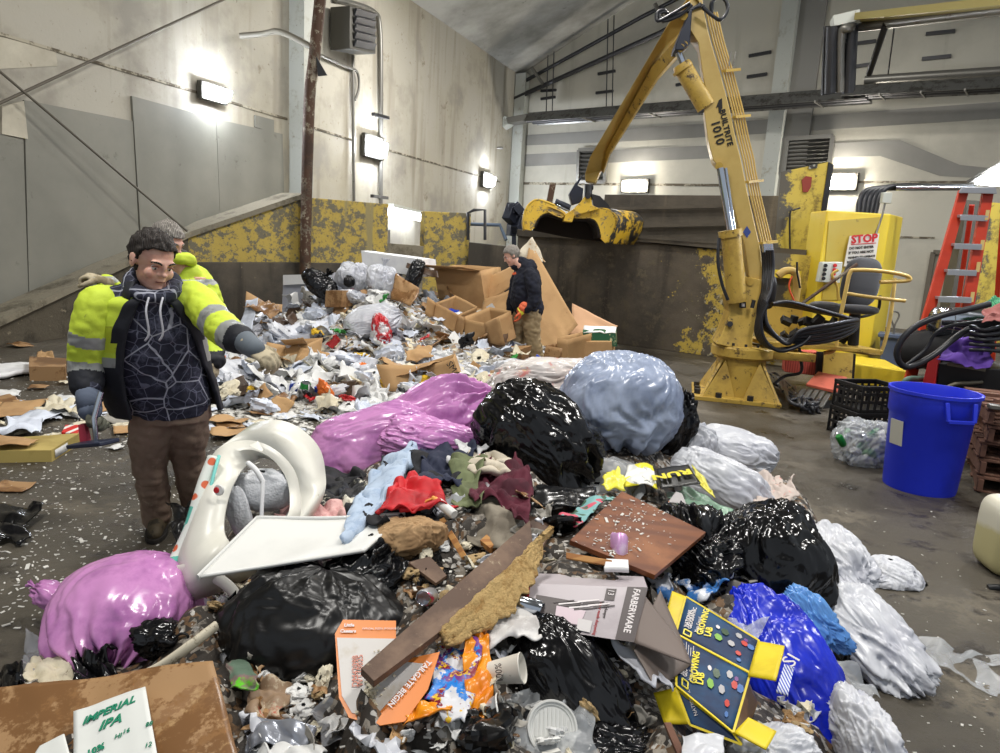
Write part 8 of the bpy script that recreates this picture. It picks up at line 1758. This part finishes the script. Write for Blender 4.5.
def proto_sheet(name, m, s, amp, seed, ridge=.7, nx=9, ny=8, sc=None, solid=.003, asp=1.0):
    h = s / 2; mb = MB(); sc = sc or 2.2 / s
    mb.grid(nx, ny, quadfn((-h, -h * asp, 0), (h, -h * asp, 0), (h, h * asp, 0), (-h, h * asp, 0), amp, sc, seed, ridge)); return mb.build(name, m, org=(0, 0, 0), smooth=28, solid=solid)
def proto_ball(name, m, r, seed, crease=.32):
    mb = bagmesh((0, 0, 0), (r, r * .85, r * .5), (0, 0, 1), seed, crease=crease, lump=.4, neck=0, n=24, m=16); return mb.build(name, m, org=(0, 0, 0), smooth=26, weld=False)
def scatter(protos, n, spots, h, size, grp, lab, cat, seed, lift=.02, tilt=.5):
    r = random.Random(seed); first = set()
    for k in range(n):
        p = spots(r); 
        if p is None: continue
        o = protos[r.randrange(len(protos))]
        if o.name not in first: first.add(o.name); c = o
        else: c = o.copy(); C.objects.link(c)
        z = max(0, h(p[0], p[1])) if h else 0
        s = r.uniform(*size); c.location = (p[0], p[1], z + lift * s + (.0 if h else .01)); c.rotation_euler = (r.gauss(0, tilt), r.gauss(0, tilt), r.uniform(0, 6.28)); c.scale = (s, s, s * r.uniform(.6, 1.1))
        tag(c, lab, cat, grp)
def unused(protos):
    for o in protos:
        if 'label' not in o: bpy.data.objects.remove(o)
def rear_spot(r):
    for _ in range(60):
        px = r.uniform(205, 515); py = r.uniform(262, 432); Y = r.uniform(6.6, 11.6); p = P(px, py, Y)
        if abs(hb(p.x, p.y) - p.z) < .14 and p.z > -.02: return (p.x, p.y)
    return None
PW = [proto_sheet('paper_scrap', M_paper, .36, .10, 1), proto_sheet('paper_scrap', M_paperb, .40, .11, 2), proto_sheet('paper_scrap', M_paper, .30, .10, 3), proto_sheet('paper_scrap', M_paperb, .34, .08, 4, asp=.7), proto_ball('paper_scrap', M_paper, .12, 5), proto_ball('paper_scrap', M_paperb, .14, 6), proto_sheet('paper_scrap', M_bwhite, .42, .12, 7), proto_ball('paper_scrap', M_bwhite, .16, 8)]
scatter(PW, 250, rear_spot, hb, (.55, 1.15), 'white scraps of the rear heap', 'crumpled white or bluish paper or film scrap on the rear heap', 'scrap', 11, .08, .45)
PC = [proto_sheet('tissue_scrap', M_paperc, .30, .09, 11), proto_ball('tissue_scrap', M_paperc, .11, 12), proto_sheet('tissue_scrap', M_papg, .26, .08, 13), proto_sheet('tissue_scrap', M_paperc, .34, .06, 14, asp=.6)]
scatter(PC, 70, rear_spot, hb, (.5, 1.1), 'dull scraps of the rear heap', 'crumpled cream or grey tissue scrap on the rear heap', 'scrap', 12, .1, .45)
PK = [proto_sheet('cardboard_scrap', M_kraft, .34, .04, 21, .3), proto_sheet('cardboard_scrap', M_kraftd, .30, .05, 22, .4), proto_sheet('cardboard_scrap', M_kraft, .40, .05, 23, .4, asp=.5), proto_sheet('cardboard_scrap', M_kraftx, .30, .05, 24, .4)]
scatter(PK, 60, rear_spot, hb, (.5, 1.1), 'brown scraps of the rear heap', 'torn brown cardboard scrap on the rear heap', 'scrap', 13, .12, .55)
cols = [((190, 40, 44), 'red'), ((40, 70, 170), 'blue'), ((50, 140, 60), 'green'), ((220, 180, 50), 'yellow'), ((24, 24, 28), 'black'), ((226, 120, 50), 'orange'), ((200, 110, 140), 'pink')]
for i, (c_, nm) in enumerate(cols):
    pr_ = [proto_sheet('wrapper_scrap', mat(nm + '_wrapper_scrap', c_, .35), .20, .06, 30 + i), proto_ball('wrapper_scrap', mat(nm + '_wrapper_scrap', c_, .35), .07, 50 + i)]
    scatter(pr_, 10 if nm == 'black' else 6, rear_spot, hb, (.5, 1.0), nm + ' wrappers of the rear heap', 'small crumpled %s wrapper on the rear heap' % nm, 'wrapper', 40 + i, .15, .6); unused(pr_)
def left_floor(r):
    p = G(r.uniform(-5, 330), r.gauss(402, 22)); return (p.x, p.y) if 4.6 < p.y < 11 else None
PF = [proto_sheet('flattened_paper', M_paper, .26, .03, 61), proto_sheet('flattened_paper', M_paperb, .34, .04, 62, asp=.6), proto_sheet('flattened_paper', M_paperc, .22, .03, 63)]
scatter(PF, 90, left_floor, None, (.3, .8), 'flat scraps on the left floor', 'flattened pale paper scrap lying on the wet floor before the rear heap', 'scrap', 71, .03, .08)
PFk = [proto_sheet('cardboard_scrap', M_kraft, .30, .02, 64, .3), proto_sheet('cardboard_scrap', M_kraftd, .26, .02, 65, .3)]
scatter(PFk, 22, left_floor, None, (.5, 1.1), 'brown scraps on the left floor', 'flattened brown cardboard scrap lying on the wet floor before the rear heap', 'scrap', 72, .03, .06)
def front_spot(r):
    for _ in range(40):
        px = r.uniform(215, 800); py = r.uniform(500, 752); Y = r.uniform(1.75, 3.4); p = P(px, py, Y)
        if any(a < px < b and c < py < d for a, b, c, d in ((190, 410, 505, 592), (330, 442, 612, 735), (505, 655, 560, 650), (560, 712, 485, 580), (372, 440, 508, 565), (650, 785, 585, 752), (60, 250, 650, 760))): continue
        if abs(hf(p.x, p.y) - p.z) < .04: return (p.x, p.y)
    return None
PS = [proto_sheet('litter_scrap', M_paper, .11, .03, 81), proto_sheet('litter_scrap', M_paperc, .09, .03, 82), proto_ball('litter_scrap', M_paperc, .03, 83), proto_ball('litter_scrap', M_paper, .035, 84), proto_sheet('litter_scrap', M_bwhite, .13, .04, 85), proto_sheet('litter_scrap', M_papg, .10, .03, 86)]
scatter(PS, 285, front_spot, hf, (.35, 1.0), 'pale scraps in the front heap', 'small crumpled pale paper scrap stuck between the bags of the front heap', 'scrap', 91, .03, .5)
PT = [proto_sheet('cardboard_scrap', M_kraftd, .10, .02, 87), proto_sheet('cardboard_scrap', M_kraft, .08, .02, 88), proto_ball('cardboard_scrap', mat('tan_food_lump', (176, 150, 108), .8, bump=[('rough', 30, .01)]), .028, 89)]
scatter(PT, 70, front_spot, hf, (.5, 1.3), 'brown scraps in the front heap', 'small torn brown scrap stuck between the bags of the front heap', 'scrap', 92, .03, .5)
PB = [proto_ball('film_scrap', M_bblack, .06, 90), proto_sheet('film_scrap', M_bblack, .16, .06, 91)]
scatter(PB, 40, front_spot, hf, (.6, 1.4), 'black film scraps in the front heap', 'crumpled black film scrap stuck between the bags of the front heap', 'scrap', 93, .02, .5)
for l_ in (PW, PC, PK, PF, PFk, PS, PT, PB): unused(l_)
# crumbs: nobody could count them
def crumbs(name, lab, n, spot, size, m, seed):
    r = random.Random(seed); mb = MB(); c0 = None
    for _ in range(n):
        p = spot(r)
        if p is None: continue
        p = V(p); c0 = c0 or p; s = r.uniform(*size) * (1 if r.random() < .9 else 2); a = r.uniform(0, 3.14); l = r.uniform(1, 3.2)
        mb.box(p + V((0, 0, s * .2)), (s * l, s, s * .35), (r.uniform(-.3, .3), r.uniform(-.3, .3), a))
    return tag(mb.build(name, m, org=(c0.x, c0.y, c0.z), smooth=0, weld=False), lab, 'crumbs', None, 'stuff')
M_fleck = mat('white_fleck', (206, 204, 198), .8)
def sp_floor(r):
    p = G(r.uniform(0, 330), 345 + 285 * r.random() ** 1.3); return (p.x, p.y, 0) if 2.2 < p.y < 8.6 else None
crumbs('paper_flecks', 'white flecks scattered over the wet floor on the left', 3000, sp_floor, (.003, .009), M_fleck, 1)
def sp_floorR(r):
    p = G(r.uniform(640, 1000), r.uniform(400, 753)); return (p.x, p.y, 0) if (r.random() < .5 or p.x < 2.2) else None
crumbs('paper_flecks', 'white flecks scattered over the wet floor on the right', 420, sp_floorR, (.002, .006), M_fleck, 2)
def sp_heap(r):
    q = front_spot(r); return (q[0], q[1], hf(*q) + .02) if q else None
crumbs('foam_crumbs', 'white foam crumbs sprinkled through the front heap', 900, sp_heap, (.004, .011), M_fleck, 3)
def sp_bf(r):
    p = G(r.gauss(290, 50), r.gauss(404, 12)); return (p.x, p.y, max(0, hb(p.x, p.y)))
crumbs('foam_crumbs', 'dense white crumbs along the foot of the rear heap', 1800, sp_bf, (.01, .035), M_fleck, 4)
wp = [P(*q) for q in ((570, 540, 2.72), (655, 575, 2.55), (706, 532, 3.0), (622, 491, 3.35))]
def sp_panel(r):
    u, v = min(1, max(0, r.gauss(.35, .2))), r.random(); p = wp[0].lerp(wp[1], u).lerp(wp[3].lerp(wp[2], u), v); return p + V((0, 0, .002))
crumbs('foam_crumbs', 'white foam crumbs lying on the varnished wood panel', 190, sp_panel, (.002, .007), M_fleck, 5)
